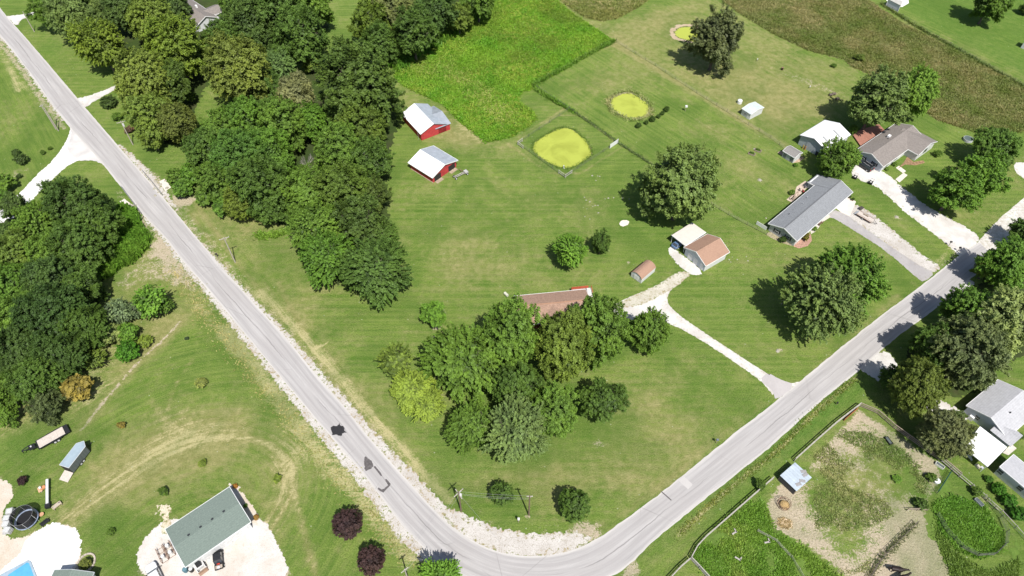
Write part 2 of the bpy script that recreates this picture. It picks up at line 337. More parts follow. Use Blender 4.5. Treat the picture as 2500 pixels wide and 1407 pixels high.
# paddock
PADDOCK = [(2097, 1000), (2160, 1040), (2215, 1075), (2290, 1130), (2300, 1180), (2262, 1240), (2270, 1290), (2330, 1370), (2340, 1420), (2080, 1420), (1960, 1330), (1885, 1290), (1870, 1235), (1905, 1175), (1985, 1120), (2040, 1050)]
region('soil', PADDOCK, 2.5, .92)
for p, a, b_, am in [((1985, 1160), 4, 3, -.6), ((2000, 1210), 5, 4, -.42), ((2100, 1060), 6, 3.5, -.42), ((2090, 1120), 8, 5, -.45), ((2180, 1130), 5, 5, -.6), ((2230, 1190), 4, 5, -.75), ((2050, 1200), 7, 5, -.5), ((2130, 1200), 7, 4.5, -.48), ((2060, 1290), 6, 4, -.45), ((2090, 1350), 4, 4, -.6), ((2000, 1250), 4, 3, -.3), ((2120, 1280), 4, 2.5, -.3), ((2030, 1330), 4, 3, -.3)]:
    blob('soil', p, a, b_, 0, am * .62)
blob('lush', (2230, 1180), 4, 5, 0, .5); blob('dry', (2080, 1120), 14, 12, 0, .5); blob('dry', (2080, 1250), 12, 8, 0, .4)
for pl, am in (([(333, 1430), (333, 1340), (375, 1290), (415, 1262), (520, 1290), (650, 1270), (680, 1330), (725, 1430)], .62), ([(-40, 1160), (0, 1165), (30, 1185), (32, 1215), (10, 1240), (5, 1300), (30, 1320), (110, 1290), (190, 1290), (200, 1340), (190, 1430), (-60, 1430)], .55), ([(555, 1180), (580, 1180), (640, 1275), (610, 1290)], .6), ([(2100, 405), (2150, 460), (2300, 585), (2345, 628), (2400, 590), (2290, 520), (2160, 420)], .5)): region('soil', pl, 3.2, am)
stroke('soil', [(340, 520), (400, 577), (505, 704), (625, 849), (737, 984), (820, 1080), (937, 1223), (1037, 1341)], 4.2, .46); stroke('soil', [(420, 507), (585, 704), (700, 824), (840, 991), (950, 1123), (1075, 1261), (1187, 1325), (1337, 1335), (1430, 1315)], 4.0, .46)
# mowing direction: stripe coordinate (metres across the swath) and along it
def dirvec(p, q): a, b = G(p), G(q); L = math.hypot(b[0] - a[0], b[1] - a[1]); return ((b[0] - a[0]) / L, (b[1] - a[1]) / L)
for pts in ([(1240, 352), (1378, 448), (1530, 352)], [(1262, 345), (1392, 262), (1500, 345)], [(1285, 372), (1370, 432)], [(1265, 335), (1385, 262)]): stroke('dry', pts, .35, .7, 1)
MOW = YY.copy(); MOWT = XX.copy()
def mow(px, p, q):
    d = dirvec(p, q); ins = sdf(XX, YY, W(px)) > 0
    MOW[ins] = (XX * -d[1] + YY * d[0])[ins]; MOWT[ins] = (XX * d[0] + YY * d[1])[ins]
mow([(1300, 200), (1500, 90), (1960, 380), (1990, 420), (1870, 570), (1740, 500), (1640, 400), (1500, 345)], (1500, 110), (1900, 345))
mow([(1500, 90), (1700, -40), (2500, -40), (2500, 400), (2080, 300), (1960, 380)], (1700, 100), (2100, 330))
mow([(1870, 420), (2300, 640), (2240, 690), (1980, 480)], (2100, 430), (2320, 640))
mow([(400, 470), (480, 480), (800, 840), (1020, 1120), (1100, 1250), (900, 1050), (620, 740)], (480, 500), (780, 850))
mow([(-30, 150), (60, 200), (160, 330), (60, 480), (-40, 560)], (0, 230), (100, 420))
mow([(1500, 1240), (1870, 960), (1900, 990), (1520, 1310)], (1500, 1280), (1870, 990))
mow([(1500, 1407), (2060, 900), (2100, 960), (1650, 1407)], (1600, 1350), (2060, 930))
_in = sdf(XX, YY, W([(-60, 1450), (-60, 900), (300, 930), (400, 760), (560, 830), (760, 1080), (960, 1450)])) > 0
_arc = smooth_poly(W([(120, 1300), (250, 1190), (400, 1095), (520, 1060), (640, 1070), (715, 1130), (715, 1210), (650, 1310), (560, 1420)]), 3, False)
MOW[_in] = seg_dist(XX, YY, _arc, False)[_in]; _a = np.arctan2(YY - G((500, 1300))[1], XX - G((500, 1300))[0]); MOWT[_in] = (_a * 18)[_in]
_d = seg_dist(XX, YY, _arc, False); CH['straw'] += .30 * np.exp(-((_d - 1.2) / 2.4) ** 2) * (_in * 1.0); CH['dry'] += .25 * np.exp(-(_d / 4.5) ** 2) * (_in * 1.0)
nr, nc = XX.shape
idx = np.arange(nr * nc).reshape(nr, nc)
F = np.stack([idx[:-1, :-1], idx[:-1, 1:], idx[1:, 1:], idx[1:, :-1]], -1).reshape(-1, 4)
V = np.stack([XX, YY, np.zeros_like(XX)], -1).reshape(-1, 3)
at = {k: ('POINT', CH[k].ravel()) for k in CH}; at['mow'] = ('POINT', MOW.ravel()); at['mowt'] = ('POINT', MOWT.ravel())
structure(link('ground', fast_mesh('ground', V, F, lawn_material(), at)))

# ---------------------------------------------------------------- sheets cut to an outline (roads, gravel, ponds)
def patch(name, poly, mat, z, cell=.4, amp=0.0, freq=.5, relief=None, smooth_it=2, px=True, seed=3, kind='structure', holes=()):
    pts = W(poly) if px else poly
    if smooth_it: pts = smooth_poly(pts, smooth_it)
    a = np.array(pts); x0, y0 = a.min(0) - 2 * cell - amp; x1, y1 = a.max(0) + 2 * cell + amp
    x = np.arange(x0, x1, cell); y = np.arange(y0, y1, cell); X, Y = np.meshgrid(x, y)
    def f(X, Y):
        v = sdf(X, Y, pts)
        for h in holes: v = np.minimum(v, -sdf(X, Y, smooth_poly(W(h), 2)))
        if amp: v = v + amp * 2 * (fbm(X * freq, Y * freq, seed) - .5) + amp * 1.7 * (vnoise(X * freq * 4, Y * freq * 4, seed + 9) - .5) + amp * 1.3 * (vnoise(X * 2.3, Y * 2.3, seed + 5) - .5)
        return v
    d = f(X, Y); gy, gx = np.gradient(d, cell); g2 = gx * gx + gy * gy + 1e-6
    near = (np.abs(d) < .75 * cell); st = np.clip(d / g2, -cell * .7, cell * .7)
    keep = (d > 0) | near
    Xs = np.where(near, X - st * gx, X); Ys = np.where(near, Y - st * gy, Y)
    fk = keep[:-1, :-1] & keep[:-1, 1:] & keep[1:, 1:] & keep[1:, :-1]
    i = np.arange(X.size).reshape(X.shape)
    F = np.stack([i[:-1, :-1][fk], i[:-1, 1:][fk], i[1:, 1:][fk], i[1:, :-1][fk]], -1)
    Z = np.full(X.shape, z)
    if relief: Z = Z + relief[0] * sstep(d / relief[2]) * (fbm(X * relief[1], Y * relief[1], seed + 40, 4))
    u, inv = np.unique(F, return_inverse=True)
    V = np.stack([Xs.ravel()[u], Ys.ravel()[u], Z.ravel()[u]], -1)
    me = fast_mesh(name, V, inv.reshape(F.shape), mat, {'edge': ('POINT', d.ravel()[u])}, smooth=bool(relief))
    o = link(name, me); o['kind'] = kind; return o
def gravel_mat(name, c1, c2, c3, speck=.5, weeds=0.0):
    m, nt, b = newmat(name); p = geo_pos(nt)
    a = noise_tex(nt, .25, 4, .6, p, .5); f = noise_tex(nt, 5.0, 3, .8, p); g = noise_tex(nt, 1.4, 4, .7, p)
    c = mixc(nt, mrange(nt, a, .35, .65), c1, c2); c = mixc(nt, mrange(nt, f, .52, .68, 0, speck), c, c3)
    c = mixc(nt, mrange(nt, g, .56, .72, 0, speck * .7), c, c3)
    if weeds:
        e = attr(nt, 'edge').outputs['Fac']
        wf = mrange(nt, math_(nt, 'ADD', math_(nt, 'MULTIPLY', g, 2.0), math_(nt, 'MULTIPLY', e, -.22)), .88, 1.14, 0, weeds)
        c = mixc(nt, wf, c, mixc(nt, mrange(nt, a, .4, .6), (.28, .22, .12), (.14, .17, .05)))
    nt.links.new(c, b.inputs['Base Color']); b.inputs['Roughness'].default_value = .95; b.inputs['Specular IOR Level'].default_value = .1
    bump(nt, b, f, .6, .06); return m
WHITE_GRAVEL = gravel_mat('white_gravel', (.46, .44, .41), (.58, .565, .54), (.30, .27, .23), .6)
SHOULDER = gravel_mat('shoulder_gravel', (.42, .39, .36), (.52, .495, .47), (.20, .17, .12), 1.0, 1.0)
DRIVE = gravel_mat('driveway_gravel', (.47, .445, .42), (.60, .58, .555), (.36, .32, .27), .45, .35)
YARD = gravel_mat('yard_gravel', (.48, .41, .33), (.54, .49, .43), (.30, .23, .16), .6)
PURE = gravel_mat('crushed_limestone', (.60, .59, .57), (.68, .67, .655), (.50, .47, .43), .45)
OLDGRAVEL = gravel_mat('mossy_gravel', (.42, .39, .32), (.52, .49, .43), (.20, .20, .09), .9, .9)
DIRT = gravel_mat('bare_dirt', (.42, .34, .27), (.50, .41, .33), (.24, .19, .13), .4, .5)
CONC = gravel_mat('concrete', (.55, .50, .44), (.62, .57, .51), (.42, .38, .33), .3)
def road_mat():
    m, nt, b = newmat('chip_seal'); p = geo_pos(nt); u = attr(nt, 'across').outputs['Fac']; l = attr(nt, 'along').outputs['Fac']
    cb = N(nt, 'ShaderNodeCombineXYZ'); nt.links.new(math_(nt, 'MULTIPLY', u, 7.0), cb.inputs[0]); nt.links.new(math_(nt, 'MULTIPLY', l, .035), cb.inputs[1])
    st = noise_tex(nt, 1.6, 4, .7, cb.outputs[0], .15); a = noise_tex(nt, .09, 4, .6, p, .4); f = noise_tex(nt, 6, 3, .8, p)
    c = mixc(nt, mrange(nt, st, .32, .68), (.29, .278, .275), (.425, .408, .402))
    c = mixc(nt, mrange(nt, a, .42, .66, 0, .5), c, (.335, .315, .308))
    # pale gravelly edges, greyer wheel tracks, darker centre seam
    e = math_(nt, 'ABSOLUTE', math_(nt, 'SUBTRACT', u, .5))
    c = mixc(nt, mrange(nt, math_(nt, 'ADD', e, math_(nt, 'MULTIPLY', st, .12)), .46, .54, 0, .6), c, (.53, .505, .475))
    wt = math_(nt, 'ABSOLUTE', math_(nt, 'SUBTRACT', e, .22)); c = mixc(nt, mrange(nt, wt, .0, .09, .5, 0), c, (.285, .27, .268))
    seam = math_(nt, 'ABSOLUTE', math_(nt, 'ADD', math_(nt, 'SUBTRACT', u, .52), math_(nt, 'MULTIPLY', math_(nt, 'SUBTRACT', noise_tex(nt, .12, 4, .6, p), .5), .22)))
    sm = math_(nt, 'MULTIPLY', mrange(nt, seam, .006, .022, .75, 0), mrange(nt, noise_tex(nt, .05, 3, .6, N_off(nt, p, 50.)), .42, .58))
    c = mixc(nt, sm, c, (.17, .16, .16))
    # repaired squares, hairline cracks
    vo = N(nt, 'ShaderNodeTexVoronoi', feature='DISTANCE_TO_EDGE'); vo.inputs['Scale'].default_value = .085; nt.links.new(p, vo.inputs['Vector'])
    ck = math_(nt, 'MULTIPLY', mrange(nt, vo.outputs['Distance'], .0, .007, .5, 0), mrange(nt, noise_tex(nt, .07, 2, .5, N_off(nt, p, 200.)), .5, .6)); c = mixc(nt, ck, c, (.19, .18, .175))
    c = mixc(nt, mrange(nt, f, .5, .72, 0, .35), c, (.27, .25, .245))
    nt.links.new(c, b.inputs['Base Color']); b.inputs['Roughness'].default_value = .9; bump(nt, b, f, .3, .03); return m
ROADM = road_mat()
def resample(pts, n):
    a = np.array(pts); d = np.r_[0, np.cumsum(np.hypot(*np.diff(a, axis=0).T))]; t = np.linspace(0, d[-1], n)
    return np.stack([np.interp(t, d, a[:, 0]), np.interp(t, d, a[:, 1])], -1)
def ribbon(name, L, Rr, mat, z, n=240, k=14, wob=.12):
    a = resample(smooth_poly(W(L), 2, False), n); b = resample(smooth_poly(W(Rr), 2, False), n)
    u = np.linspace(0, 1, k)[None, :, None]; P = a[:, None, :] * (1 - u) + b[:, None, :] * u
    ed = np.abs(u[..., 0] * 2 - 1) ** 6; nn = (vnoise(P[..., 0] * .9, P[..., 1] * .9, 5) - .5) * 2 * wob * ed * np.sign(u[..., 0] - .5)
    d = (b - a); d /= np.hypot(*d.T)[:, None]; P = P + d[:, None, :] * nn[..., None]
    al = np.r_[0, np.cumsum(np.hypot(*np.diff((a + b) / 2, axis=0).T))]
    i = np.arange(n * k).reshape(n, k); F = np.stack([i[:-1, :-1], i[:-1, 1:], i[1:, 1:], i[1:, :-1]], -1).reshape(-1, 4)
    V = np.concatenate([P.reshape(-1, 2), np.full((n * k, 1), z)], 1)
    return structure(link(name, fast_mesh(name, V, F, mat, {'across': ('POINT', np.tile(np.linspace(0, 1, k), n)), 'along': ('POINT', np.repeat(al, k))})))
EAST = [(-60, -75), (0, 22), (45, 72), (130, 170), (208, 263), (285, 352), (362, 440), (420, 507), (475, 575), (585, 704), (700, 824), (767, 911), (840, 991), (890, 1056), (950, 1123), (1025, 1206), (1075, 1261), (1125, 1303), (1187, 1338), (1250, 1356), (1337, 1358), (1400, 1343), (1450, 1321), (1500, 1288), (1625, 1196), (1795, 1056), (1875, 996), (1945, 939), (2050, 851), (2150, 771), (2242, 704), (2350, 617), (2390, 592)]
WEST = [(-100, -30), (0, 88), (60, 160), (125, 255), (170, 312), (240, 387), (295, 457), (350, 527), (400, 577), (445, 637), (505, 704), (625, 849), (675, 909), (737, 984), (785, 1041), (815, 1075), (887, 1158), (937, 1223), (987, 1291), (1037, 1341), (1087, 1388), (1150, 1425), (1260, 1455), (1380, 1450), (1500, 1407), (1542, 1376), (1600, 1316), (1675, 1256), (1775, 1176), (1875, 1098), (1917, 1058), (2037, 951), (2092, 911), (2162, 846), (2212, 806), (2300, 744), (2370, 680), (2432, 632)]
ribbon('road', EAST, WEST, ROADM, .024, 420)
ribbon('side_road', [(2380, 600), (2432, 540), (2500, 483), (2560, 440)], [(2425, 640), (2480, 575), (2530, 530), (2590, 490)], DRIVE, .019, 40)
patch('gravel_side_road', [(172, 296), (172, 320), (155, 359), (125, 397), (90, 427), (32, 489), (-40, 540), (-40, 600), (10, 562), (57, 512), (112, 452), (162, 407), (192, 391), (215, 386), (240, 389), (262, 400), (300, 440), (270, 380), (200, 300)], gravel_mat('side_road_gravel', (.56, .54, .52), (.66, .645, .63), (.48, .45, .42), .4), .014, .3, .15, .6)
patch('gravel_junction', [(166, 290), (176, 330), (160, 362), (190, 395), (240, 391), (275, 425), (262, 385), (215, 330)], gravel_mat('junction_gravel', (.44, .42, .41), (.56, .54, .52), (.36, .34, .33), .3), .019, .3, .2, .4)
for nm, pl, mt, am in [
    ('driveway_north', [(10, 40), (55, 36), (88, 28), (86, 36), (50, 48), (42, 66), (20, 44)], DRIVE, .2),
    ('driveway_wood', [(186, 240), (215, 236), (250, 222), (290, 205), (335, 190), (332, 198), (290, 215), (232, 245), (212, 264), (195, 256)], DRIVE, .25)]:
    patch(nm, pl, mt, .014, .25, am, .8)
def offset_band(line, w, sign):
    pts = np.array(smooth_poly(W(line), 1, False)); t = np.gradient(pts, axis=0); t /= np.hypot(*t.T)[:, None]; nrm = np.stack([t[:, 1], -t[:, 0]], -1) * sign
    ww = np.interp(np.linspace(0, 1, len(pts)), np.linspace(0, 1, len(w)), w)[:, None]; return [tuple(p) for p in pts - nrm * .4] + [tuple(p) for p in (pts + nrm * ww)[::-1]]
patch('shoulder_west', offset_band(WEST[7:21], [.5, .7, 1.1, 1.4, 1.6, 1.8, 1.9, 1.9, 1.7], 1), SHOULDER, .012, .14, .36, .8, px=False, smooth_it=0)
patch('shoulder_east', offset_band(EAST[8:19], [.2, .7, 1.1, 1.4, 1.6, 1.8, 2.1, 2.4, 2.8], -1), SHOULDER, .012, .14, .36, .8, px=False, smooth_it=0)
patch('shoulder_bend', [(1090, 1240), (1150, 1262), (1200, 1285), (1260, 1300), (1330, 1303), (1400, 1299), (1432, 1303), (1450, 1316), (1400, 1350), (1330, 1364), (1240, 1362), (1120, 1306), (1070, 1256)], SHOULDER, .0125, .18, .42, .6)
patch('shoulder_bridge_east', [(300, 360), (340, 390), (372, 425), (410, 470), (440, 520), (415, 505), (360, 442), (285, 352)], SHOULDER, .012, .25, .5, .6)
patch('shoulder_north', [(-30, 55), (0, 95), (40, 140), (100, 225), (150, 300), (160, 296), (125, 250), (60, 155), (0, 80)], SHOULDER, .012, .25, .5, .6)
for k, pl in enumerate([[(388, 443), (402, 437), (418, 458), (404, 467)], [(292, 492), (304, 486), (332, 508), (318, 520)]]):
    patch('creek_apron', pl, CONC, .03 , .2, .05, 1, smooth_it=0)
patch('house_driveway', [(1888, 945), (1900, 975), (1935, 952), (1960, 930), (1925, 938), (1895, 925), (1860, 905), (1700, 800), (1640, 755), (1628, 735), (1634, 710), (1690, 668), (1655, 664), (1600, 700), (1560, 715), (1500, 742), (1490, 765), (1570, 790), (1625, 785), (1700, 822), (1850, 922), (1875, 950), (1890, 970)], DRIVE, .014, .2, .10, .5)
patch('driveway_apron', [(1853, 928), (1875, 910), (1900, 925), (1945, 941), (1893, 980), (1888, 955)], gravel_mat('apron_asphalt', (.37, .345, .34), (.41, .385, .38), (.32, .30, .295), .3), .019, .25, .05, 1, smooth_it=1)
patch('garage_apron', [(1634, 600), (1655, 615), (1720, 665), (1700, 675), (1668, 660), (1650, 640), (1630, 618)], WHITE_GRAVEL, .018, .25, .25, .8)
patch('grassy_drive', [(1692, 666), (1655, 662), (1600, 701), (1500, 741), (1496, 756), (1560, 748), (1600, 728), (1632, 712), (1660, 694)], OLDGRAVEL, .022, .2, .2, .8)
patch('neighbour_gravel_drive', [(2158, 421), (2104, 384), (2080, 402), (2076, 424), (2095, 438), (2150, 460), (2210, 520), (2300, 585), (2330, 612), (2345, 628), (2400, 590), (2370, 560), (2290, 520), (2230, 480), (2180, 436)], DRIVE, .014, .25, .35, .5)
patch('ranch_asphalt_drive', [(2018, 530), (2035, 512), (2060, 520), (2130, 570), (2200, 620), (2255, 655), (2285, 665), (2255, 690), (2240, 680), (2160, 610), (2080, 560), (2040, 535)], gravel_mat('old_asphalt', (.30, .285, .285), (.38, .36, .355), (.22, .20, .20), .5, .2), .018, .25, .1, .6, smooth_it=1)
patch('ranch_gravel_strip', [(2045, 505), (2085, 495), (2130, 520), (2200, 580), (2262, 630), (2300, 650), (2280, 672), (2240, 655), (2190, 618), (2130, 572), (2070, 535)], SHOULDER, .014, .25, .3, .6)
patch('ranch_concrete_apron', [(2038, 506), (2066, 482), (2090, 492), (2075, 528), (2055, 520)], CONC, .026, .3, .0, smooth_it=0)
patch('shrub_drive', [(2095, 900), (2120, 880), (2160, 850), (2200, 900), (2190, 950), (2150, 935), (2120, 912)], WHITE_GRAVEL, .014, .3, .3, .5)
patch('farm_drive', [(2180, 880), (2200, 950), (2280, 1010), (2350, 1040), (2365, 1010), (2290, 975), (2215, 930)], DRIVE, .013, .3, .4, .5)
patch('roadside_gravel', [(2330, 742), (2360, 712), (2385, 690), (2360, 680), (2310, 722)], DRIVE, .014, .3, .2, .5)
patch('far_right_drive', [(2478, 395), (2520, 400), (2520, 450), (2490, 430), (2474, 415)], DRIVE, .014, .3, .2, .5)
patch('workshop_yard', [(340, 1425), (333, 1340), (375, 1290), (415, 1262), (520, 1290), (600, 1270), (650, 1270), (680, 1330), (725, 1430)], gravel_mat('shop_gravel', (.49, .445, .395), (.55, .53, .51), (.33, .28, .22), .65), .012, .18, .28, 1.3)
patch('workshop_edge', [(555, 1180), (580, 1180), (640, 1275), (610, 1290), (560, 1200)], YARD, .015, .22, .4, .7)
patch('stone_rubble', [(385, 1232), (420, 1225), (410, 1270), (430, 1300), (400, 1310), (392, 1275)], gravel_mat('rubble', (.52, .45, .34), (.60, .54, .43), (.22, .2, .1), 1, .9), .018, .2, .6, .9)
patch('pool_yard', [(-40, 1160), (0, 1165), (30, 1185), (32, 1215), (10, 1240), (5, 1300), (30, 1320), (110, 1290), (150, 1278), (190, 1290), (200, 1340), (190, 1390), (150, 1430), (-60, 1430)], YARD, .012, .18, .28, 1.3)
patch('limestone_pad', [(60, 1320), (95, 1292), (125, 1276), (150, 1278), (165, 1290), (188, 1290), (200, 1325), (192, 1370), (150, 1420), (90, 1430), (-20, 1430), (0, 1390), (55, 1350)], PURE, .018, .18, .22, 1.3)
patch('sand_spot', [(1510, 546), (1522, 536), (1537, 540), (1533, 550), (1518, 555)], CONC, .012, .15, .08, 1)
for pl in [[(2195, 405), (2212, 418), (2205, 424), (2187, 410)], [(2186, 438), (2206, 422), (2216, 428), (2196, 446)]]:
    patch('footpath', pl, CONC, .02, .2, 0, smooth_it=0)
# asphalt repairs on the road
TAR = M('fresh_tar', (.028, .027, .030), .7, .2); OLD = M('tar_seal', (.115, .105, .105), .8, .2)
patch('tar_patch', [(807, 1046), (815, 1040), (823, 1041), (828, 1034), (834, 1040), (841, 1044), (840, 1052), (845, 1056), (836, 1059), (832, 1066), (822, 1063), (812, 1062), (810, 1055)], TAR, .032, .1, .12, 1.6, smooth_it=0)
patch('tar_patch', [(889, 1124), (893, 1114), (899, 1120), (908, 1128), (912, 1137), (905, 1145), (897, 1149), (891, 1152), (890, 1135)], OLD, .032, .1, .1, 1.6, smooth_it=1)
patch('tar_patch', [(912, 1140), (916, 1138), (930, 1155), (933, 1162), (930, 1163)], OLD, .032, .1, .0, smooth_it=0)
patch('tar_patch', [(940, 1171), (944, 1170), (954, 1182), (952, 1187), (944, 1195), (936, 1203), (929, 1200), (921, 1194), (924, 1190), (932, 1196), (939, 1193), (947, 1185)], OLD, .032, .1, .03, 2, smooth_it=0)
patch('road_crack', [(1613, 1201), (1616, 1200), (1640, 1221), (1638, 1223)], OLD, .032, .08, .0, smooth_it=0)
patch('concrete_strip', [(1654, 1172), (1668, 1162), (1692, 1184), (1680, 1196)], gravel_mat('pale_patch', (.42, .40, .39), (.44, .42, .41), (.38, .36, .35), .3), .029, .15, .05, 1, smooth_it=0)
# ---------------------------------------------------------------- ponds
def algae():
    m, nt, b = newmat('duckweed'); p = geo_pos(nt); a = noise_tex(nt, .12, 4, .6, p, .8); s = noise_tex(nt, 1.5, 4, .7, p)
    e = attr(nt, 'edge').outputs['Fac']
    c = mixc(nt, mrange(nt, math_(nt, 'ADD', a, math_(nt, 'MULTIPLY', e, -.012)), .33, .52), (.262, .295, .044), (.335, .378, .062))
    c = mixc(nt, mrange(nt, s, .5, .75, 0, .25), c, (.25, .26, .05))
    nt.links.new(c, b.inputs['Base Color']); b.inputs['Roughness'].default_value = .6; return m
ALG = algae(); BANK = gravel_mat('pond_bank', (.11, .14, .035), (.20, .19, .09), (.07, .10, .02), .6)
POND1 = [(1301, 362), (1305, 348), (1320, 338), (1340, 326), (1360, 316), (1382, 312), (1400, 318), (1416, 332), (1432, 345), (1440, 362), (1444, 377), (1432, 388), (1412, 402), (1390, 411), (1365, 409), (1340, 398), (1318, 384), (1306, 374)]
POND2 = [(1490, 252), (1495, 240), (1515, 231), (1535, 227), (1552, 233), (1568, 245), (1580, 252), (1585, 268), (1580, 280), (1565, 287), (1540, 289), (1515, 280), (1498, 268)]
POND3 = [(1648, 82), (1655, 70), (1672, 66), (1695, 68), (1712, 78), (1716, 92), (1700, 104), (1680, 98), (1655, 92)]
def grow(px, k, c=None):
    cx = sum(p[0] for p in px) / len(px); cy = sum(p[1] for p in px) / len(px); return [(cx + (x - cx) * k, cy + (y - cy) * k) for x, y in px]
patch('pond_bank', grow(POND1, 1.025), BANK, .010, .25, .3, .6); patch('pond_bank', grow(POND2, 1.16), gravel_mat('weedy_bank', (.13, .15, .05), (.33, .28, .19), (.06, .08, .02), .8), .010, .25, .6, .6)
patch('pond_bank', grow(POND3, 1.45), gravel_mat('dirt_bank', (.36, .28, .19), (.44, .35, .25), (.2, .2, .08), .5), .010, .25, .4, .6); patch('pond_bank', grow(POND3, 1.12), BANK, .014, .25, .4, .6)
patch('pond', POND1, ALG, .018, .25, .18, .8); patch('pond', POND2, ALG, .018, .25, .18, .8); patch('pond', POND3, ALG, .018, .25, .25, .8)
# ---------------------------------------------------------------- rough fields
def field_mat(name, cols, big=.05):
    m, nt, b = newmat(name); p = geo_pos(nt); a = noise_tex(nt, big, 5, .65, p, 1.0); s = noise_tex(nt, .5, 5, .75, p, .5); f = noise_tex(nt, 2.2, 4, .8, p)
    a2 = noise_tex(nt, big * 1.7, 4, .6, N_off(nt, p, 77.0), .6)
    c = mixc(nt, mrange(nt, a, .36, .60), cols[0], cols[1]); c = mixc(nt, mrange(nt, a2, .46, .70, 0, .75), c, cols[2])
    c = mixc(nt, mrange(nt, s, .50, .70, 0, .7), c, cols[3]); c = mixc(nt, mrange(nt, f, .5, .72, 0, .6), c, cols[4])
    nt.links.new(c, b.inputs['Base Color']); b.inputs['Roughness'].default_value = .95; b.inputs['Specular IOR Level'].default_value = .08
    bump(nt, b, f, .8, .2); return m
FIELD = field_mat('lush_field', [(.070, .165, .012), (.115, .20, .018), (.17, .205, .032), (.055, .10, .018), (.17, .21, .05)], .035)
MEAD = field_mat('rough_meadow', [(.105, .130, .034), (.165, .155, .07), (.08, .13, .026), (.21, .185, .105), (.065, .085, .02)], .04)
LUSHF = [(960, 186), (985, 150), (1030, 128), (1080, 108), (1140, 55), (1215, -10), (1340, -20), (1380, 20), (1440, 62), (1498, 100), (1430, 140), (1370, 175), (1304, 206), (1292, 222), (1270, 226), (1266, 250), (1300, 272), (1312, 292), (1290, 310), (1250, 335), (1185, 350), (1160, 330), (1120, 295), (1080, 255), (1030, 232), (985, 212)]
MEAD1 = [(1735, -20), (2080, -25), (2200, 55), (2330, 122), (2520, 225), (2520, 322), (2400, 330), (2290, 295), (2240, 262), (2120, 180), (2080, 165), (2060, 145), (1975, 125), (1880, 80), (1800, 30)]
MEAD2 = [(1352, -20), (1610, -20), (1560, 18), (1505, 48), (1470, 52), (1430, 45), (1380, 12)]
patch('lush_field', LUSHF, FIELD, .01, .34, .8, .3, relief=(.30, .45, 2.0)); patch('meadow', MEAD1, MEAD, .01, .38, .6, .3, relief=(.28, .5, 2.0)); patch('meadow', MEAD2, MEAD, .01, .38, .5, .3, relief=(.28, .5, 2.0))
BRUSHG = field_mat('creek_brush', [(.082, .145, .026), (.12, .19, .036), (.10, .145, .03), (.06, .09, .02), (.16, .21, .06)], .09)
patch('garden_weeds', [(1690, 1352), (1730, 1300), (1850, 1205), (1870, 1240), (1890, 1300), (1960, 1335), (2070, 1425), (1740, 1425), (1695, 1370)], BRUSHG, .014, .3, .8, .4, relief=(.22, .7, 1.2))
patch('pen_weeds', [(2275, 1230), (2330, 1210), (2400, 1235), (2440, 1290), (2455, 1320), (2440, 1350), (2390, 1365), (2330, 1340), (2290, 1290)], BRUSHG, .014, .3, .6, .4, relief=(.22, .7, 1.2))
patch('fence_weeds', [(2262, 1240), (2290, 1210), (2300, 1150), (2330, 1165), (2300, 1230), (2290, 1300), (2330, 1365), (2400, 1400), (2470, 1370), (2475, 1300), (2490, 1340), (2480, 1425), (2330, 1425), (2300, 1350), (2255, 1290)], BRUSHG, .016, .3, .6, .4, relief=(.2, .7, 1.2))

# ---------------------------------------------------------------- woodland floor
FLOOR = field_mat('leaf_litter', [(.030, .050, .014), (.050, .075, .018), (.06, .055, .03), (.045, .085, .016), (.022, .032, .010)], .08)
WOODS = [[(478, 335), (468, 420), (520, 490), (600, 520), (690, 540), (740, 640), (830, 700), (930, 720), (975, 650), (945, 560), (950, 400), (965, 330), (985, 250), (900, 160), (800, 150), (690, 200), (600, 120), (560, 240), (560, 300)],
         [(260, 20), (190, -20), (740, -20), (800, 30), (800, 100), (740, 170), (640, 130), (540, 80), (520, 180), (480, 260), (450, 350), (400, 360), (350, 260), (300, 180), (240, 140)],
         [(880, -20), (1190, -20), (1090, 70), (1020, 120), (930, 140), (870, 80)],
         [(-40, 560), (60, 520), (130, 480), (230, 470), (280, 540), (260, 640), (240, 740), (230, 830), (150, 900), (110, 970), (-40, 1010)],
         [(2380, 690), (2470, 640), (2540, 640), (2540, 860), (2420, 900), (2370, 980), (2290, 960), (2200, 880), (2230, 830), (2320, 770)]]
for k, pl in enumerate(WOODS): patch('forest_floor', pl, FLOOR, .011, .5, .8, .3, relief=(.35, .6, 1.5), seed=20 + k)
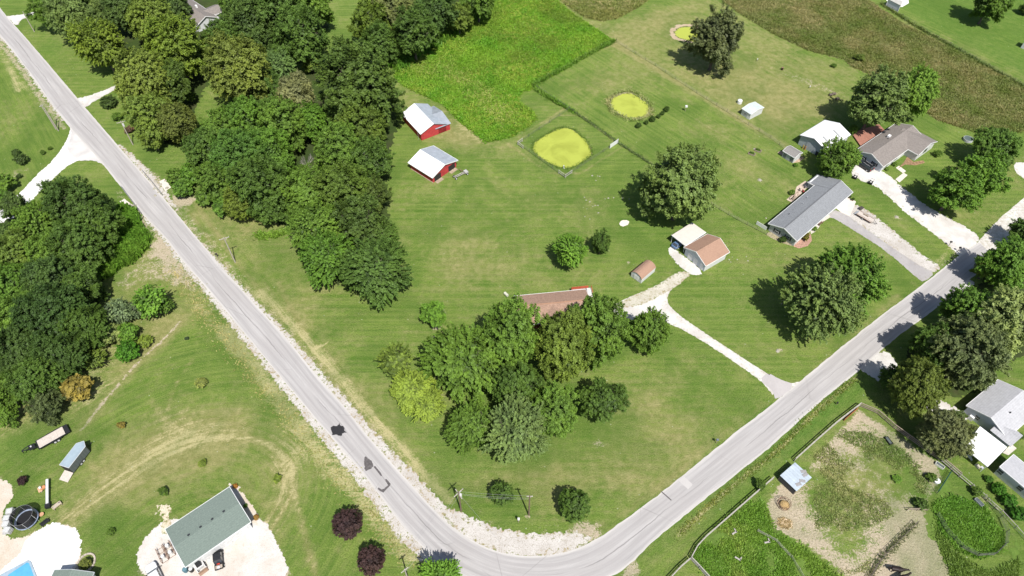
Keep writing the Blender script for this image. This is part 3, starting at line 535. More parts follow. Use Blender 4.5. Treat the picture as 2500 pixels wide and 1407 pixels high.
# ================================================================ PLANTS
def leaf_mat(name, use_obj=True, cols=None):
    m, nt, b = newmat(name); t = attr(nt, 'tone').outputs['Fac']
    if use_obj:
        oi = N(nt, 'ShaderNodeObjectInfo'); base = oi.outputs['Color']
        base = mixc(nt, mrange(nt, noise_tex(nt, 1.6, 3, .6, obj_pos(nt), .4), .40, .62, 0, .35), base, mixc(nt, 1.0, base, (1.25, 1.18, .70), 'MULTIPLY'))
    else:
        p = geo_pos(nt); base = mixc(nt, mrange(nt, noise_tex(nt, .09, 4, .6, p, .5), .38, .6), cols[0], cols[1])
        base = mixc(nt, math_(nt, 'MULTIPLY', mrange(nt, noise_tex(nt, .6, 4, .7, p, .5), .42, .62), mrange(nt, noise_tex(nt, .045, 4, .6, N_off(nt, p, 40.0), 1.0), .42, .58)), base, cols[2])
        base = mixc(nt, mrange(nt, noise_tex(nt, .03, 4, .65, N_off(nt, p, 140.0), 1.2), .44, .66, 0, .75), base, cols[3] if len(cols) > 3 else cols[0])
    c = mixc(nt, 1.0, base, mixc(nt, t, (.52, .56, .50), (2.30, 2.22, 1.75)), 'MULTIPLY')  # tone runs dark to pale; crowns carry painted light and shade in it
    nt.links.new(c, b.inputs['Base Color']); b.inputs['Roughness'].default_value = .55; b.inputs['Specular IOR Level'].default_value = .22
    tr = N(nt, 'ShaderNodeBsdfTranslucent'); nt.links.new(mixc(nt, 1.0, c, (1.1, 1.25, .55), 'MULTIPLY'), tr.inputs['Color'])
    mx = N(nt, 'ShaderNodeMixShader'); mx.inputs[0].default_value = .30; out = nt.nodes['Material Output']
    nt.links.new(b.outputs[0], mx.inputs[1]); nt.links.new(tr.outputs[0], mx.inputs[2]); nt.links.new(mx.outputs[0], out.inputs['Surface'])
    return m
LEAF = leaf_mat('leaves')
BARK = M('bark', (.15, .125, .10), .95, .35, 9, bmp=.8); DEADWOOD = M('dead_wood', (.33, .30, .27), .9, .2, 6)
def quads(C, Nn, size, asp=1.5):
    n = len(C); Nn = Nn / (np.linalg.norm(Nn, axis=1, keepdims=True) + 1e-9)
    r = rng.normal(size=(n, 3)); a = np.cross(Nn, r); a /= np.linalg.norm(a, axis=1, keepdims=True) + 1e-9; b = np.cross(Nn, a)
    s = size[:, None] if hasattr(size, '__len__') else size
    a = a * s * asp * .5; b = b * s * .5
    V = np.stack([C - a, C - b * .9 + a * .1, C + a, C + b * .9 + a * .1], 1).reshape(-1, 3)
    return V, np.arange(4 * n).reshape(n, 4)
def crown(name, lobes, ncl, per, ls, clen, cwid, spread=(.36, .60), lr=(.34, .48), inner=.14, bottom=-.9, radial=.35, droop=0.0, flat=1.0, seed=1):
    """boughs: overlapping lobes, each carrying outward-pointing sprays of leaves"""
    g = np.random.default_rng(seed); global rng; rng = g
    i = np.arange(lobes) + .5; zz = .98 - 1.62 * i / lobes; th = math.pi * (1 + 5 ** .5) * i + g.uniform(0, 6)
    LC = np.stack([np.cos(th) * np.sqrt(1 - zz ** 2), np.sin(th) * np.sqrt(1 - zz ** 2), zz * flat], -1) + g.normal(0, .12, (lobes, 3)); LC *= (g.uniform(*spread, lobes) / np.linalg.norm(LC, axis=1))[:, None]
    LR = g.uniform(*lr, lobes); LC = np.vstack([LC, [[0, 0, .05]]]); LR = np.r_[LR, .5]
    nl = len(LR); D = g.normal(size=(ncl * 3, 3)); D /= np.linalg.norm(D, axis=1, keepdims=True); li = g.integers(0, nl, ncl * 3)
    Pp = LC[li] + D * (LR[li] * g.uniform(.72, 1.12, ncl * 3))[:, None]
    dist = np.linalg.norm(Pp[:, None, :] - LC[None], axis=2) / LR[None]; dist[np.arange(len(li)), li] = 9
    gn = np.sin(Pp @ g.normal(0, 7, (3, 4)) + g.uniform(0, 6, 4)).sum(1)
    ok = (gn > -1.25) & (dist.min(1) > .80) & (Pp[:, 2] > bottom * .92); Pp, D, li = Pp[ok][:ncl], D[ok][:ncl], li[ok][:ncl]; ncl = len(Pp)
    out0 = D * (1 - radial) + radial * Pp / (np.linalg.norm(Pp, axis=1, keepdims=True) + 1e-6) + g.normal(0, .18, (ncl, 3)); out0[:, 2] -= droop; out0 /= np.linalg.norm(out0, axis=1, keepdims=True)
    nn = ncl * per; ci = np.repeat(np.arange(ncl), per); t = g.uniform(0, 1, nn) ** .8; out = out0[ci]
    C = Pp[ci] + out * (clen * (t - .8) * g.uniform(.6, 1.25, ncl)[ci])[:, None] + g.normal(size=(nn, 3)) * (cwid * (1.15 - .7 * t))[:, None] * .55
    lt = g.uniform(0, 1, nl); tone = .18 * lt[li][ci] + .22 * g.uniform(0, 1, ncl)[ci] + .35 * t + .25 * g.uniform(size=nn)  # random tone per lobe, spray and leaf; paler spray tips paint sun and shade
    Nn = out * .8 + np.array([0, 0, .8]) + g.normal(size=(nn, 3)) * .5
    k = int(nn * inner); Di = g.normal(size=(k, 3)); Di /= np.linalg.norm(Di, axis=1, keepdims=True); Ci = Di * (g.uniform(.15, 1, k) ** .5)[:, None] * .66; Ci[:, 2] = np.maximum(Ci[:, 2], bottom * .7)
    C = np.concatenate([C, Ci]); tone = np.concatenate([tone, g.uniform(0, .35, k)]); Nn = np.concatenate([Nn, Di + np.array([0, 0, .8]) + g.normal(size=(k, 3)) * .5])  # inner leaves darker: shade inside the crown put into their tone
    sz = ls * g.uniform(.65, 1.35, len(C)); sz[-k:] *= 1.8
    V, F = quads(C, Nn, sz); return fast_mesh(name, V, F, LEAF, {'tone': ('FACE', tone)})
PROTO = {}
for s in (1, 2, 3):
    PROTO['round%d' % s] = crown('crown', 17, 760, 52, .034, .16, .060, seed=s)
    PROTO['spiky%d' % s] = crown('crown', 15, 620, 56, .034, .30, .034, (.38, .62), (.30, .44), radial=.55, seed=10 + s)
    PROTO['open%d' % s] = crown('crown', 13, 480, 58, .036, .20, .064, (.46, .74), (.24, .38), .10, seed=20 + s)
    PROTO['soft%d' % s] = crown('crown', 20, 820, 46, .032, .18, .052, (.42, .66), (.27, .42), droop=.35, seed=30 + s)
    PROTO['ball%d' % s] = crown('crown', 14, 320, 44, .052, .14, .080, (.40, .52), (.42, .50), .2, seed=40 + s)
    PROTO['star%d' % s] = crown('crown', 9, 170, 40, .055, .55, .040, (.2, .45), (.28, .42), .10, bottom=-.5, radial=.8, seed=50 + s)
    PROTO['shrub%d' % s] = crown('crown', 8, 110, 34, .090, .24, .11, (.35, .55), (.32, .5), .2, bottom=-.6, seed=60 + s)
def branches(name, n, seed, L=1.0, dead=False, r0=.03):
    g = random.Random(seed); mb = MB()
    def grow_(p, d, l, r, dep):
        q = p + d * l; mb.tube(p, q, r, r * .62, 5, False)
        if dep == 0: return
        for k in range(3 if dead else 2):
            dd = (d + Vector((g.uniform(-.8, .8), g.uniform(-.8, .8), g.uniform(-.25, .5)))).normalized(); grow_(q, dd, l * g.uniform(.55, .8), r * .6, dep - 1)
    for k in range(n):
        a = 2 * math.pi * k / n + g.uniform(-.3, .3); el = g.uniform(.35, 1.1)
        grow_(Vector((0, 0, g.uniform(-.35, 0))), Vector((math.cos(a) * math.cos(el), math.sin(a) * math.cos(el), math.sin(el))), .34 * L, r0, 3)
    mb.tube((0, 0, -.9), (0, 0, .1), r0 * 1.6, r0, 7)
    me = bpy.data.meshes.new(name); me.from_pydata(mb.v, [], mb.f); me.update(); me.materials.append(DEADWOOD if dead else BARK); return me
LIMBS = [branches('limbs', 7, 3), branches('limbs', 6, 8)]
DEADM = [branches('dead', 6, 5, 1.1, True, .022), branches('dead', 5, 15, 1.25, True, .026)]
TR = MB(); TR.loft([[(r * (1 + .12 * math.sin(3 * a)) * math.cos(a), r * (1 + .12 * math.cos(2 * a)) * math.sin(a), z) for a in [2 * math.pi * i / 9 for i in range(9)]] for z, r in ((-.02, 1.7), (.08, 1.15), (.4, .9), (.8, .72), (1.0, .5))])
TRUNK = bpy.data.meshes.new('trunk'); TRUNK.from_pydata(TR.v, [], TR.f); TRUNK.update(); TRUNK.materials.append(BARK)
def tree(px, py, r, vr, proto, col, label, cat='tree', name='tree', group=None, lean=0.0, clear=.10):
    """crown centre and horizontal radius as seen in the photo, resolved to metres and to the spot on the ground under it"""
    wood = (px < 980 and py < 740) or px < 250 or (px > 2160 and 620 < py < 1100)
    if r > 24: r *= 1.18 if wood else (1.2 if 1040 < px < 1600 and 740 < py < 1120 else 1.1); vr *= 1.13; col = tuple(c * 1.24 for c in col)
    s = PPM((px, py), 0); Rr = r / s * .97; Rv = Rr * vr; zc = Rv * .88 + clear * Rr
    s = PPM((px, py), zc); Rr = r / s * .97; Rv = Rr * vr; zc = Rv * .88 + clear * Rr
    x, y = G((px, py), zc); k = random.random
    t = empty(name, (x, y, 0), k() * 6.28); tag(t, label, cat, group)
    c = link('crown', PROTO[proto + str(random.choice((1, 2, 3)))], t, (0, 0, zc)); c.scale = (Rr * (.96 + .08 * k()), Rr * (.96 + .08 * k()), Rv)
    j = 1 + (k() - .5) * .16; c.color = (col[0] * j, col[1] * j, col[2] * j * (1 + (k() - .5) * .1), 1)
    tk = link('trunk', TRUNK, t); tr = max(.035, Rr * .045); tk.scale = (tr, tr, zc * .92)
    if Rr > 2.2:
        l = link('limbs', random.choice(LIMBS), t, (0, 0, zc)); l.scale = (Rr * .86, Rr * .86, Rv * .86)
    return t
DK = (.048, .086, .020); MD = (.066, .116, .022); BR = (.085, .165, .028); YG = (.135, .185, .036); OL = (.086, .124, .028); SV = (.135, .170, .070); GG = (.078, .114, .040)
DG = (.050, .082, .026); YO = (.165, .135, .040); PU = (.036, .021, .026); FR = (.065, .125, .022); LG = (.10, .17, .035)
TREES = [
 # the south lawn and the yard round the brown house
 (1662, 452, 103, .95, 'round', GG, 'largest lone maple on the centre lawn, just above the cream carport'),
 (1393, 612, 50, .95, 'spiky', BR, 'bright green spiky young tree left of the narrow dark one'),
 (1467, 591, 25, 1.45, 'ball', DK, 'narrow dark upright tree right of the bright green young tree'),
 (1062, 768, 33, .9, 'open', BR, 'small half-bare tree alone above the olive maple on the west lawn'),
 (968, 882, 56, .85, 'star', OL, 'olive green maple with radiating twigs, nearest the west road'),
 (1005, 950, 60, .85, 'spiky', YG, 'yellow-green tree against the olive maple beside the west road'),
 (1042, 990, 42, .85, 'spiky', YG, 'second yellow-green crown, lower right of its brighter neighbour'),
 (1135, 880, 92, .9, 'spiky', MD, 'broad mid green maple at the left end of the house grove'),
 (1248, 826, 80, 1.25, 'round', MD, 'tall green tree covering the left end of the brown roofed house'),
 (1374, 850, 74, 1.25, 'soft', OL, 'olive brownish tree in front of the middle of the brown roofed house'),
 (1462, 806, 78, 1.05, 'round', MD, 'dense green round tree at the right end of the brown roofed house'),
 (1584, 806, 49, 1.15, 'round', MD, 'dark green tree standing in the fork of the house driveway'),
 (1262, 950, 62, 1.1, 'round', DK, 'dark tree in the heart of the house grove, between its neighbours'),
 (1152, 1040, 60, 1.0, 'spiky', MD, 'green tree at the lower left corner of the house grove'),
 (1350, 1008, 62, 1.1, 'round', MD, 'green tree at the lower right corner of the house grove'),
 (1258, 1052, 80, .95, 'spiky', (.088, .130, .054), 'grey-green silvery tree at the bottom of the house grove'),
 (1475, 975, 56, .88, 'open', DK, 'dark clumpy tree alone just right of the house grove'),
 (1225, 1206, 32, .9, 'ball', DK, 'small dark round tree between the two utility poles by the bend'),
 (1402, 1234, 43, .95, 'ball', DK, 'round dark green tree right of the utility poles inside the road bend'),
 (847, 1279, 38, .9, 'ball', PU, 'upper purple-leaved tree beside the road, right of the workshop'),
 (905, 1368, 36, .95, 'ball', PU, 'lower purple-leaved tree at the bottom edge by the road'),
 (1078, 1412, 55, .95, 'spiky', BR, 'green tree at the bottom edge throwing shadow on the road bend'),
 # north-east
 (1750, 98, 70, 1.02, 'open', (.070, .085, .042), 'tall dark open cottonwood beside the highest pond'),
 (2140, 245, 82, .95, 'open', GG, 'big grey-green tree behind the taupe roofed house'),
 (2232, 228, 54, 1.15, 'soft', LG, 'yellowish green tree behind the taupe roofed house, right of the big one'),
 (2048, 388, 50, .95, 'round', MD, 'dark green tree in front of the white metal garage'),
 (2430, 362, 56, .85, 'round', (.058, .105, .026), 'tree at the far right above the yellowish green front yard trees'),
 (2398, 425, 62, .9, 'open', FR, 'right one of the two front yard trees of the taupe roofed house'),
 (2330, 462, 66, .9, 'open', FR, 'left one of the two front yard trees of the taupe roofed house'),
 (2002, 735, 98, .95, 'spiky', GG, 'big grey-green maple by the road, in front of the grey ranch house'),
 (2080, 680, 86, .95, 'spiky', FR, 'green maple behind the big one in front of the grey ranch house'),
 (2418, 6, 48, 1.0, 'open', MD, 'tree cut by the top edge on the bright far right lawn'),
 (2505, 22, 18, .8, 'ball', DK, 'small dark tree cut by the top right corner'),
 # south-east group along the road
 (2462, 648, 62, .95, 'soft', FR, 'green tree beside the road junction at the right edge'),
 (2502, 565, 42, 1.0, 'open', DK, 'dark tree at the right edge above the road junction tree'),
 (2412, 652, 38, .9, 'open', OL, 'thin olive tree leaning over the road below the junction'),
 (2362, 760, 62, .95, 'round', FR, 'green tree beside the road shadowing the pavement, right side'),
 (2450, 790, 86, .95, 'open', SV, 'pale silvery green tree above the white roofed house'),
 (2290, 850, 62, 1.0, 'soft', DK, 'dark tree by the white gravel entrance across the road'),
 (2362, 862, 88, 1.0, 'soft', (.082, .105, .050), 'large drooping grey-green willow left of the white roofed house'),
 (2232, 945, 62, 1.15, 'soft', (.075, .10, .026), 'olive tree at the top corner of the horse paddock'),
 (2178, 925, 34, .9, 'open', DK, 'small dark tree left of the olive one at the paddock corner'),
 (2310, 1058, 58, .95, 'soft', (.085, .098, .052), 'dull grey-green tree left of the white carport'),
 (1857, 1183, 18, .9, 'shrub', MD, 'bushy young tree on the paddock fence left of the tin shelter'),
 # north-west wood
 (118, 28, 44, .95, 'open', MD, 'tree at the top left corner beside the gravel driveway'),
 (182, 42, 62, 1.0, 'soft', GG, 'grey-green tree at the top edge, left in the wood'),
 (246, 108, 60, 1.05, 'spiky', (.085, .120, .020), 'yellow-topped maple nearest the road at the top left'),
 (222, 80, 46, 1.0, 'soft', GG, 'pale grey-green tree behind the yellow-topped maple'),
 (305, 28, 50, 1.0, 'soft', DG, 'dark bluish tree at the top edge right of the yellow-topped maple'),
 (372, 48, 56, 1.0, 'soft', (.10, .14, .03), 'yellowish green tree left of the white gabled house'),
 (430, 20, 36, 1.0, 'open', DG, 'dark tree touching the upper left of the white gabled house'),
 (428, 118, 74, 1.0, 'round', (.078, .115, .020), 'large yellow-green tree below left of the white gabled house'),
 (350, 205, 72, 1.0, 'soft', (.095, .125, .030), 'large olive tree at the end of the wood driveway'),
 (420, 205, 55, 1.0, 'open', (.05, .08, .02), 'dark tree between the two large olive trees'),
 (372, 285, 58, 1.0, 'soft', OL, 'olive tree above the pole with a transformer'),
 (432, 300, 48, 1.0, 'soft', (.08, .10, .028), 'brownish olive tree right of the one above the pole'),
 (372, 335, 34, .9, 'open', OL, 'lowest small olive tree of the roadside row'),
 (586, 178, 80, 1.05, 'soft', (.092, .118, .028), 'broad olive crown in the middle of the north wood'),
 (545, 105, 50, 1.0, 'round', DK, 'dark tree below right of the white gabled house'),
 (612, 58, 60, 1.0, 'round', (.046, .078, .022), 'dark blue-green tree right of the white gabled house'),
 (575, 12, 36, .9, 'open', MD, 'tree at the top edge right of the white gabled house'),
 (690, 30, 66, 1.0, 'round', DK, 'dark tree at the top edge, left of the green clearing'),
 (750, 20, 58, 1.0, 'open', MD, 'green tree at the top edge above the clearing'),
 (738, 90, 70, 1.0, 'open', DK, 'wide dark tree overhanging the small clearing'),
 (684, 158, 38, 1.0, 'spiky', (.085, .14, .055), 'pale silvery young tree left of the wide dark clearing tree'),
 (760, 150, 28, .9, 'shrub', OL, 'brown-green bush under the wide dark clearing tree'),
 (655, 220, 44, 1.0, 'open', DK, 'dark gap-side tree between olive crown and pale dead top'),
 (722, 238, 50, 1.0, 'soft', (.12, .13, .07), 'greyish dying tree with bare twigs in the middle of the wood'),
 (878, 215, 102, .95, 'round', (.046, .076, .018), 'huge dark round crown beside the upper red barn'),
 (910, 58, 52, 1.0, 'open', (.075, .115, .020), 'yellowish tree right of the small clearing'),
 (960, 32, 58, 1.0, 'soft', (.105, .125, .05), 'grey twiggy tree at the top edge right of the clearing'),
 (1008, 82, 64, 1.0, 'open', DK, 'dark tree on the edge of the bright field'),
 (930, 108, 46, .95, 'round', DK, 'shaded tree below the yellowish one by the clearing'),
 (1060, 30, 62, 1.0, 'open', (.042, .075, .022), 'tree at the top edge beside the bright field'),
 (1120, 45, 38, .95, 'open', OL, 'small brownish tree poking into the bright field'),
 (1168, 6, 48, .95, 'open', MD, 'last tree at the top edge before the open bright field'),
 (940, 132, 24, 1.0, 'spiky', (.11, .165, .045), 'small pale maple at the left tip of the bright field'),
 (908, 145, 17, .9, 'spiky', LG, 'tiny pale tree beside the small pale maple'),
 # main wood left of the barns
 (545, 318, 52, 1.0, 'round', MD, 'green tree under the broad olive crown'),
 (600, 300, 56, 1.0, 'round', FR, 'fresh green tree left of the wood centre'),
 (690, 305, 60, 1.0, 'round', MD, 'mid green tree below the dying greyish tree'),
 (755, 300, 46, .9, 'soft', (.062, .125, .020), 'low bright green tree in a gap of the wood'),
 (885, 318, 62, 1.0, 'round', (.062, .095, .020), 'olive-dark tree left of the upper red barn'),
 (505, 370, 52, 1.0, 'round', DK, 'dark tree at the western edge of the main wood'),
 (585, 385, 66, 1.05, 'round', (.044, .09, .020), 'green tree left of the bare white snag'),
 (660, 372, 58, 1.0, 'round', FR, 'yellow-green crown just left of the bare white snag'),
 (828, 372, 62, 1.0, 'round', MD, 'tree right of the bare white snag'),
 (905, 395, 56, 1.0, 'open', DK, 'dark tree left of the lower red barn'),
 (535, 440, 50, 1.0, 'round', MD, 'low green tree above the creek culvert'),
 (640, 455, 72, 1.05, 'round', DK, 'dark tree below left of the bare white snag'),
 (748, 470, 60, 1.0, 'round', MD, 'green tree right below the bare white snag'),
 (838, 462, 66, 1.0, 'round', (.062, .10, .02), 'yellowish dark tree at the centre right of the main wood'),
 (905, 478, 48, 1.0, 'open', (.05, .075, .02), 'brownish tree at the right edge below the lower barn'),
 (585, 495, 42, 1.0, 'round', (.072, .10, .02), 'olive tree at the lower left of the main wood'),
 (662, 512, 40, .9, 'open', DK, 'dark small tree at the bottom rim of the main wood'),
 (770, 556, 68, 1.0, 'spiky', MD, 'green maple where the wood narrows'),
 (880, 548, 66, 1.0, 'open', (.045, .075, .02), 'dark tree at the right rim where the wood narrows'),
 (795, 625, 66, 1.0, 'spiky', (.055, .11, .02), 'bright-tipped maple left of the southernmost wood tree'),
 (912, 655, 84, .9, 'spiky', (.044, .080, .020), 'southernmost dark bluish maple at the tip of the wood'),
 (935, 580, 44, .95, 'spiky', DK, 'dark tree behind the southernmost maple'),
 # west wood
 (190, 505, 70, 1.05, 'round', (.04, .072, .02), 'tall dark crown beside the gravel side road'),
 (92, 548, 58, 1.0, 'spiky', MD, 'green tree right of the gravel side road bottom end'),
 (35, 505, 32, 1.1, 'open', DG, 'thin dark tree overhanging the gravel side road'),
 (240, 545, 52, 1.0, 'open', DK, 'shaded tree beside the bare branches of the west wood'),
 (195, 602, 62, 1.0, 'round', DK, 'dark tree left of the bright creek brush'),
 (120, 620, 56, .95, 'round', MD, 'green tree in the upper part of the west wood'),
 (45, 628, 58, .95, 'round', (.075, .115, .025), 'yellowish green tree at the left edge, west wood'),
 (30, 700, 60, .95, 'soft', FR, 'fresh green tree at the left edge below the yellowish one'),
 (130, 690, 64, 1.0, 'round', (.036, .065, .02), 'dark olive tree in the middle of the west wood'),
 (200, 700, 56, 1.0, 'open', DK, 'dark tree next to the bare creek bank'),
 (60, 775, 62, .95, 'round', MD, 'tree at the left edge, middle of the west wood'),
 (135, 775, 78, 1.0, 'soft', (.032, .062, .018), 'very dark broad tree in the lower west wood'),
 (200, 800, 60, 1.0, 'soft', DK, 'dark tree left of the silvery bushes'),
 (55, 862, 66, .95, 'soft', (.036, .064, .018), 'dark tree at the left edge, lower west wood'),
 (145, 868, 62, 1.0, 'soft', (.036, .066, .018), 'dark tree above the yellow-orange bush'),
 (85, 930, 62, .95, 'soft', DK, 'dark lowest tree of the west wood'),
 (15, 955, 48, .95, 'open', MD, 'green tree at the left edge, bottom of the west wood'),
 (15, 1015, 30, .9, 'open', MD, 'small green tree at the left edge below the west wood'),
 (15, 575, 30, .9, 'open', DG, 'dark tree at the left edge beside the side road'),
 (368, 732, 52, .85, 'star', BR, 'bright green sapling clump with feathery twigs by the bare bank'),
 (402, 745, 28, .9, 'star', MD, 'darker sapling clump right of the bright feathery one'),
 (288, 760, 46, .85, 'star', (.10, .14, .085), 'silvery feathery sapling left of the bright one'),
 (330, 757, 32, .9, 'star', (.09, .13, .075), 'smaller silvery sapling between its two neighbours'),
 (270, 815, 30, .85, 'shrub', SV, 'pale silver bush below the silvery saplings'),
 (313, 812, 26, .95, 'ball', BR, 'upper bright green bush below the silvery saplings'),
 (311, 857, 28, .95, 'ball', (.045, .12, .015), 'lower bright green round bush below the silvery saplings'),
 (354, 833, 22, .8, 'shrub', YG, 'yellow-green bush right of the two bright green bushes'),
 (226, 878, 36, .6, 'star', OL, 'low brown-green bush under the fallen white branch'),
 (182, 947, 42, .75, 'shrub', YO, 'yellow-orange bush at the edge of the west wood'),
 (110, 992, 42, .95, 'open', (.055, .075, .035), 'dark grey-green tree above the flatbed trailer'),
 (490, 934, 22, .8, 'star', (.19, .22, .07), 'pale spiky sapling alone on the west lawn'),
]
SMALL = [
 (295, 1038, 13, .9, 'shrub', YO, 'yellow sapling on the lawn right of the flatbed trailer'),
 (494, 1131, 13, .9, 'shrub', YG, 'yellow-green sapling above the green roofed workshop'),
 (677, 1169, 14, .9, 'shrub', YG, 'yellow-green sapling inside the wheel track loop'),
 (399, 1200, 15, .9, 'shrub', MD, 'dark sapling at the head of the stone rubble strip'),
 (270, 1299, 12, .9, 'shrub', MD, 'small dark sapling right of the white limestone pad'),
 (54, 1173, 14, .9, 'shrub', PU, 'tiny purple-leaved sapling left of the orange mower'),
 (208, 1378, 17, .9, 'shrub', (.09, .11, .03), 'dull shrub in the round stone bed beside the grey roof corner'),
 (574, 1187, 8, .8, 'shrub', (.25, .12, .03), 'rusty brown bush at the top corner of the workshop'),
 (599, 1235, 6, .9, 'ball', BR, 'small green round bush beside the workshop wall'),
 (625, 1263, 9, .8, 'shrub', (.22, .13, .04), 'brown bush at the right corner of the workshop'),
 (265, 248, 24, .6, 'ball', DG, 'dark hedge-like bush beside the wood driveway'),
 (286, 284, 15, .7, 'shrub', MD, 'small green bush in a mulch ring by the driveway'),
 (315, 316, 15, .6, 'shrub', (.12, .08, .06), 'reddish brown bush beside the transformer pole'),
 (50, 388, 19, .85, 'shrub', DG, 'dark bush between field and gravel side road'),
 (38, 372, 12, .8, 'shrub', DG, 'smaller dark bush above the one by the side road'),
 (104, 372, 8, .8, 'shrub', MD, 'tiny bush on the ditch bank of the side road'),
 (122, 362, 7, .8, 'shrub', MD, 'second tiny bush on the ditch bank, nearer the junction'),
 (46, 430, 9, .8, 'shrub', DG, 'low bush on the bare ditch bank'),
 (8, 448, 26, .8, 'shrub', MD, 'bush cut by the left edge above the side road'),
 (12, 478, 22, .7, 'shrub', BR, 'bright bush at the left edge below its darker neighbour'),
 (445, 462, 26, .8, 'shrub', (.058, .112, .022), 'rounded green bush beside the culvert apron'),
 (430, 432, 26, .8, 'shrub', MD, 'green bush above the culvert apron'),
 (465, 425, 28, .9, 'shrub', (.06, .12, .02), 'green bush between the culvert and the wood'),
 (500, 480, 26, .8, 'shrub', MD, 'bush at the foot of the wood below the culvert'),
 (540, 505, 26, .8, 'shrub', FR, 'bright bush at the lower left rim of the main wood'),
 (1911, 585, 10, .9, 'ball', DK, 'clipped dark round bush by the ranch house gable'),
 (1968, 578, 12, 1.0, 'shrub', (.14, .13, .03), 'yellow-brown shrub in the bed before the ranch house'),
 (1989, 558, 8, .8, 'shrub', LG, 'small light green shrub in the ranch house bed'),
 (1943, 403, 7, .7, 'ball', BR, 'tiny round bush beside the small grey shed'),
 (1940, 318 + 160, 0, 0, None, None, None),
 (2083, 316, 13, 1.0, 'ball', LG, 'light green bush between the white garage and the deck'),
 (2290, 375, 13, .7, 'shrub', MD, 'flower shrub at the front of the taupe roofed house'),
 (2185, 400, 8, .7, 'shrub', LG, 'small shrub by the taupe house front walk'),
 (2166, 412, 7, .7, 'shrub', LG, 'low plant at the front corner of the taupe roofed house'),
 (1934, 470, 9, .7, 'ball', LG, 'round pale bush on the patio behind the ranch house'),
 (2036, 160, 9, .5, 'shrub', MD, 'weedy ring in the dry pasture'),
 (2098, 140, 16, .6, 'shrub', OL, 'weedy bush at the edge of the rough meadow'),
 (2190, 1140 + 30, 14, .4, 'shrub', BR, 'low weeds clump in the paddock right half'),
 (2300, 1100, 26, .8, 'shrub', (.075, .095, .04), 'bush hanging over the right paddock fence'),
 (2275, 1165, 16, .7, 'shrub', MD, 'bush beside the white feed tub'),
 (2250, 1230, 20, .7, 'shrub', DK, 'dark bush at the gate between paddock and pen'),
 (2385, 1200, 16, .8, 'shrub', MD, 'dark bush on the lane fence below the white carport'),
 (2440, 1195, 20, .7, 'ball', (.05, .14, .015), 'upper bright vine bush beside the grey trailer home'),
 (2465, 1222, 22, .7, 'ball', (.045, .13, .015), 'middle bright vine bush beside the grey trailer home'),
 (2490, 1255, 24, .7, 'ball', (.04, .12, .015), 'lower bright vine bush beside the grey trailer home'),
 (2415, 1170, 12, .7, 'ball', (.05, .12, .02), 'first vine bush under the white carport corner'),
 (2492, 955 + 110, 12, .8, 'shrub', DK, 'dark bush right of the white roofed house wing'),
 (2330, 1020, 26, .8, 'shrub', (.06, .085, .03), 'shaded bush left of the white roofed house'),
]
for a in TREES: tree(*a)
for a in SMALL:
    if a[4]: tree(*a, cat='bush', name='bush', clear=.05)
for k, (x, y) in enumerate([(1559, 306), (1578, 299), (1593, 290.5), (1608, 284), (1618, 276), (1628, 266)]):
    tree(x, y, 8.5 if k in (0, 2, 5) else 6.5, .95, 'ball', DK, ['lowest left dark ball bush of the row by the middle pond', 'second dark ball bush from the left in the pond row', 'biggest dark ball bush, third from the left in the pond row', 'fourth dark ball bush from the left in the pond row', 'fifth dark ball bush from the left in the pond row', 'upper right dark ball bush ending the pond row'][k], 'bush', 'bush', 'clipped ball bushes in a row beside the pond', clear=.05)
# bare snags
for (x, y, r, k, lb) in [(752, 405, 30, 0, 'bare white dead tree standing in the main wood'), (252, 590, 46, 1, 'bare grey fallen branches at the edge of the west wood'), (1058, 830, 10, 0, 'grey brush heap left of the house grove'), (1083, 768, 14, 1, 'bare twiggy side of the half-dead small tree')]:
    z = 8 if k == 0 and r > 20 else 1.5; X, Y = G((x, y), z); t = empty('dead_tree' if r > 12 else 'brush_pile', (X, Y, 0), k * 1.3); tag(t, lb, 'dead tree' if r > 12 else 'brush pile')
    o = link('dead_branches', DEADM[k], t, (0, 0, z + .5)); q = r / PPM((x, y), z); o.scale = (q * .8, q * .8, q * (1.5 if k == 0 and r > 20 else .45))
a = [(*G((155, 846), 2.5), 2.5), (*G((180, 860), 1.6), 1.6), (*G((208, 868), .8), .8), (*G((228, 874), .2), .2)]
fb = MB()
for p, q, r in ((0, 1, .16), (1, 2, .12), (2, 3, .08)): fb.tube(a[p], a[q], r, r * .75)
fb.tube(a[1], (*G((196, 872), .6), .6), .08, .03); fb.tube(a[2], (*G((222, 866), .9), .9), .06, .02)
tag(fb.build('fallen_branch', DEADWOOD), 'long pale fallen branch reaching out of the west wood', 'branch')
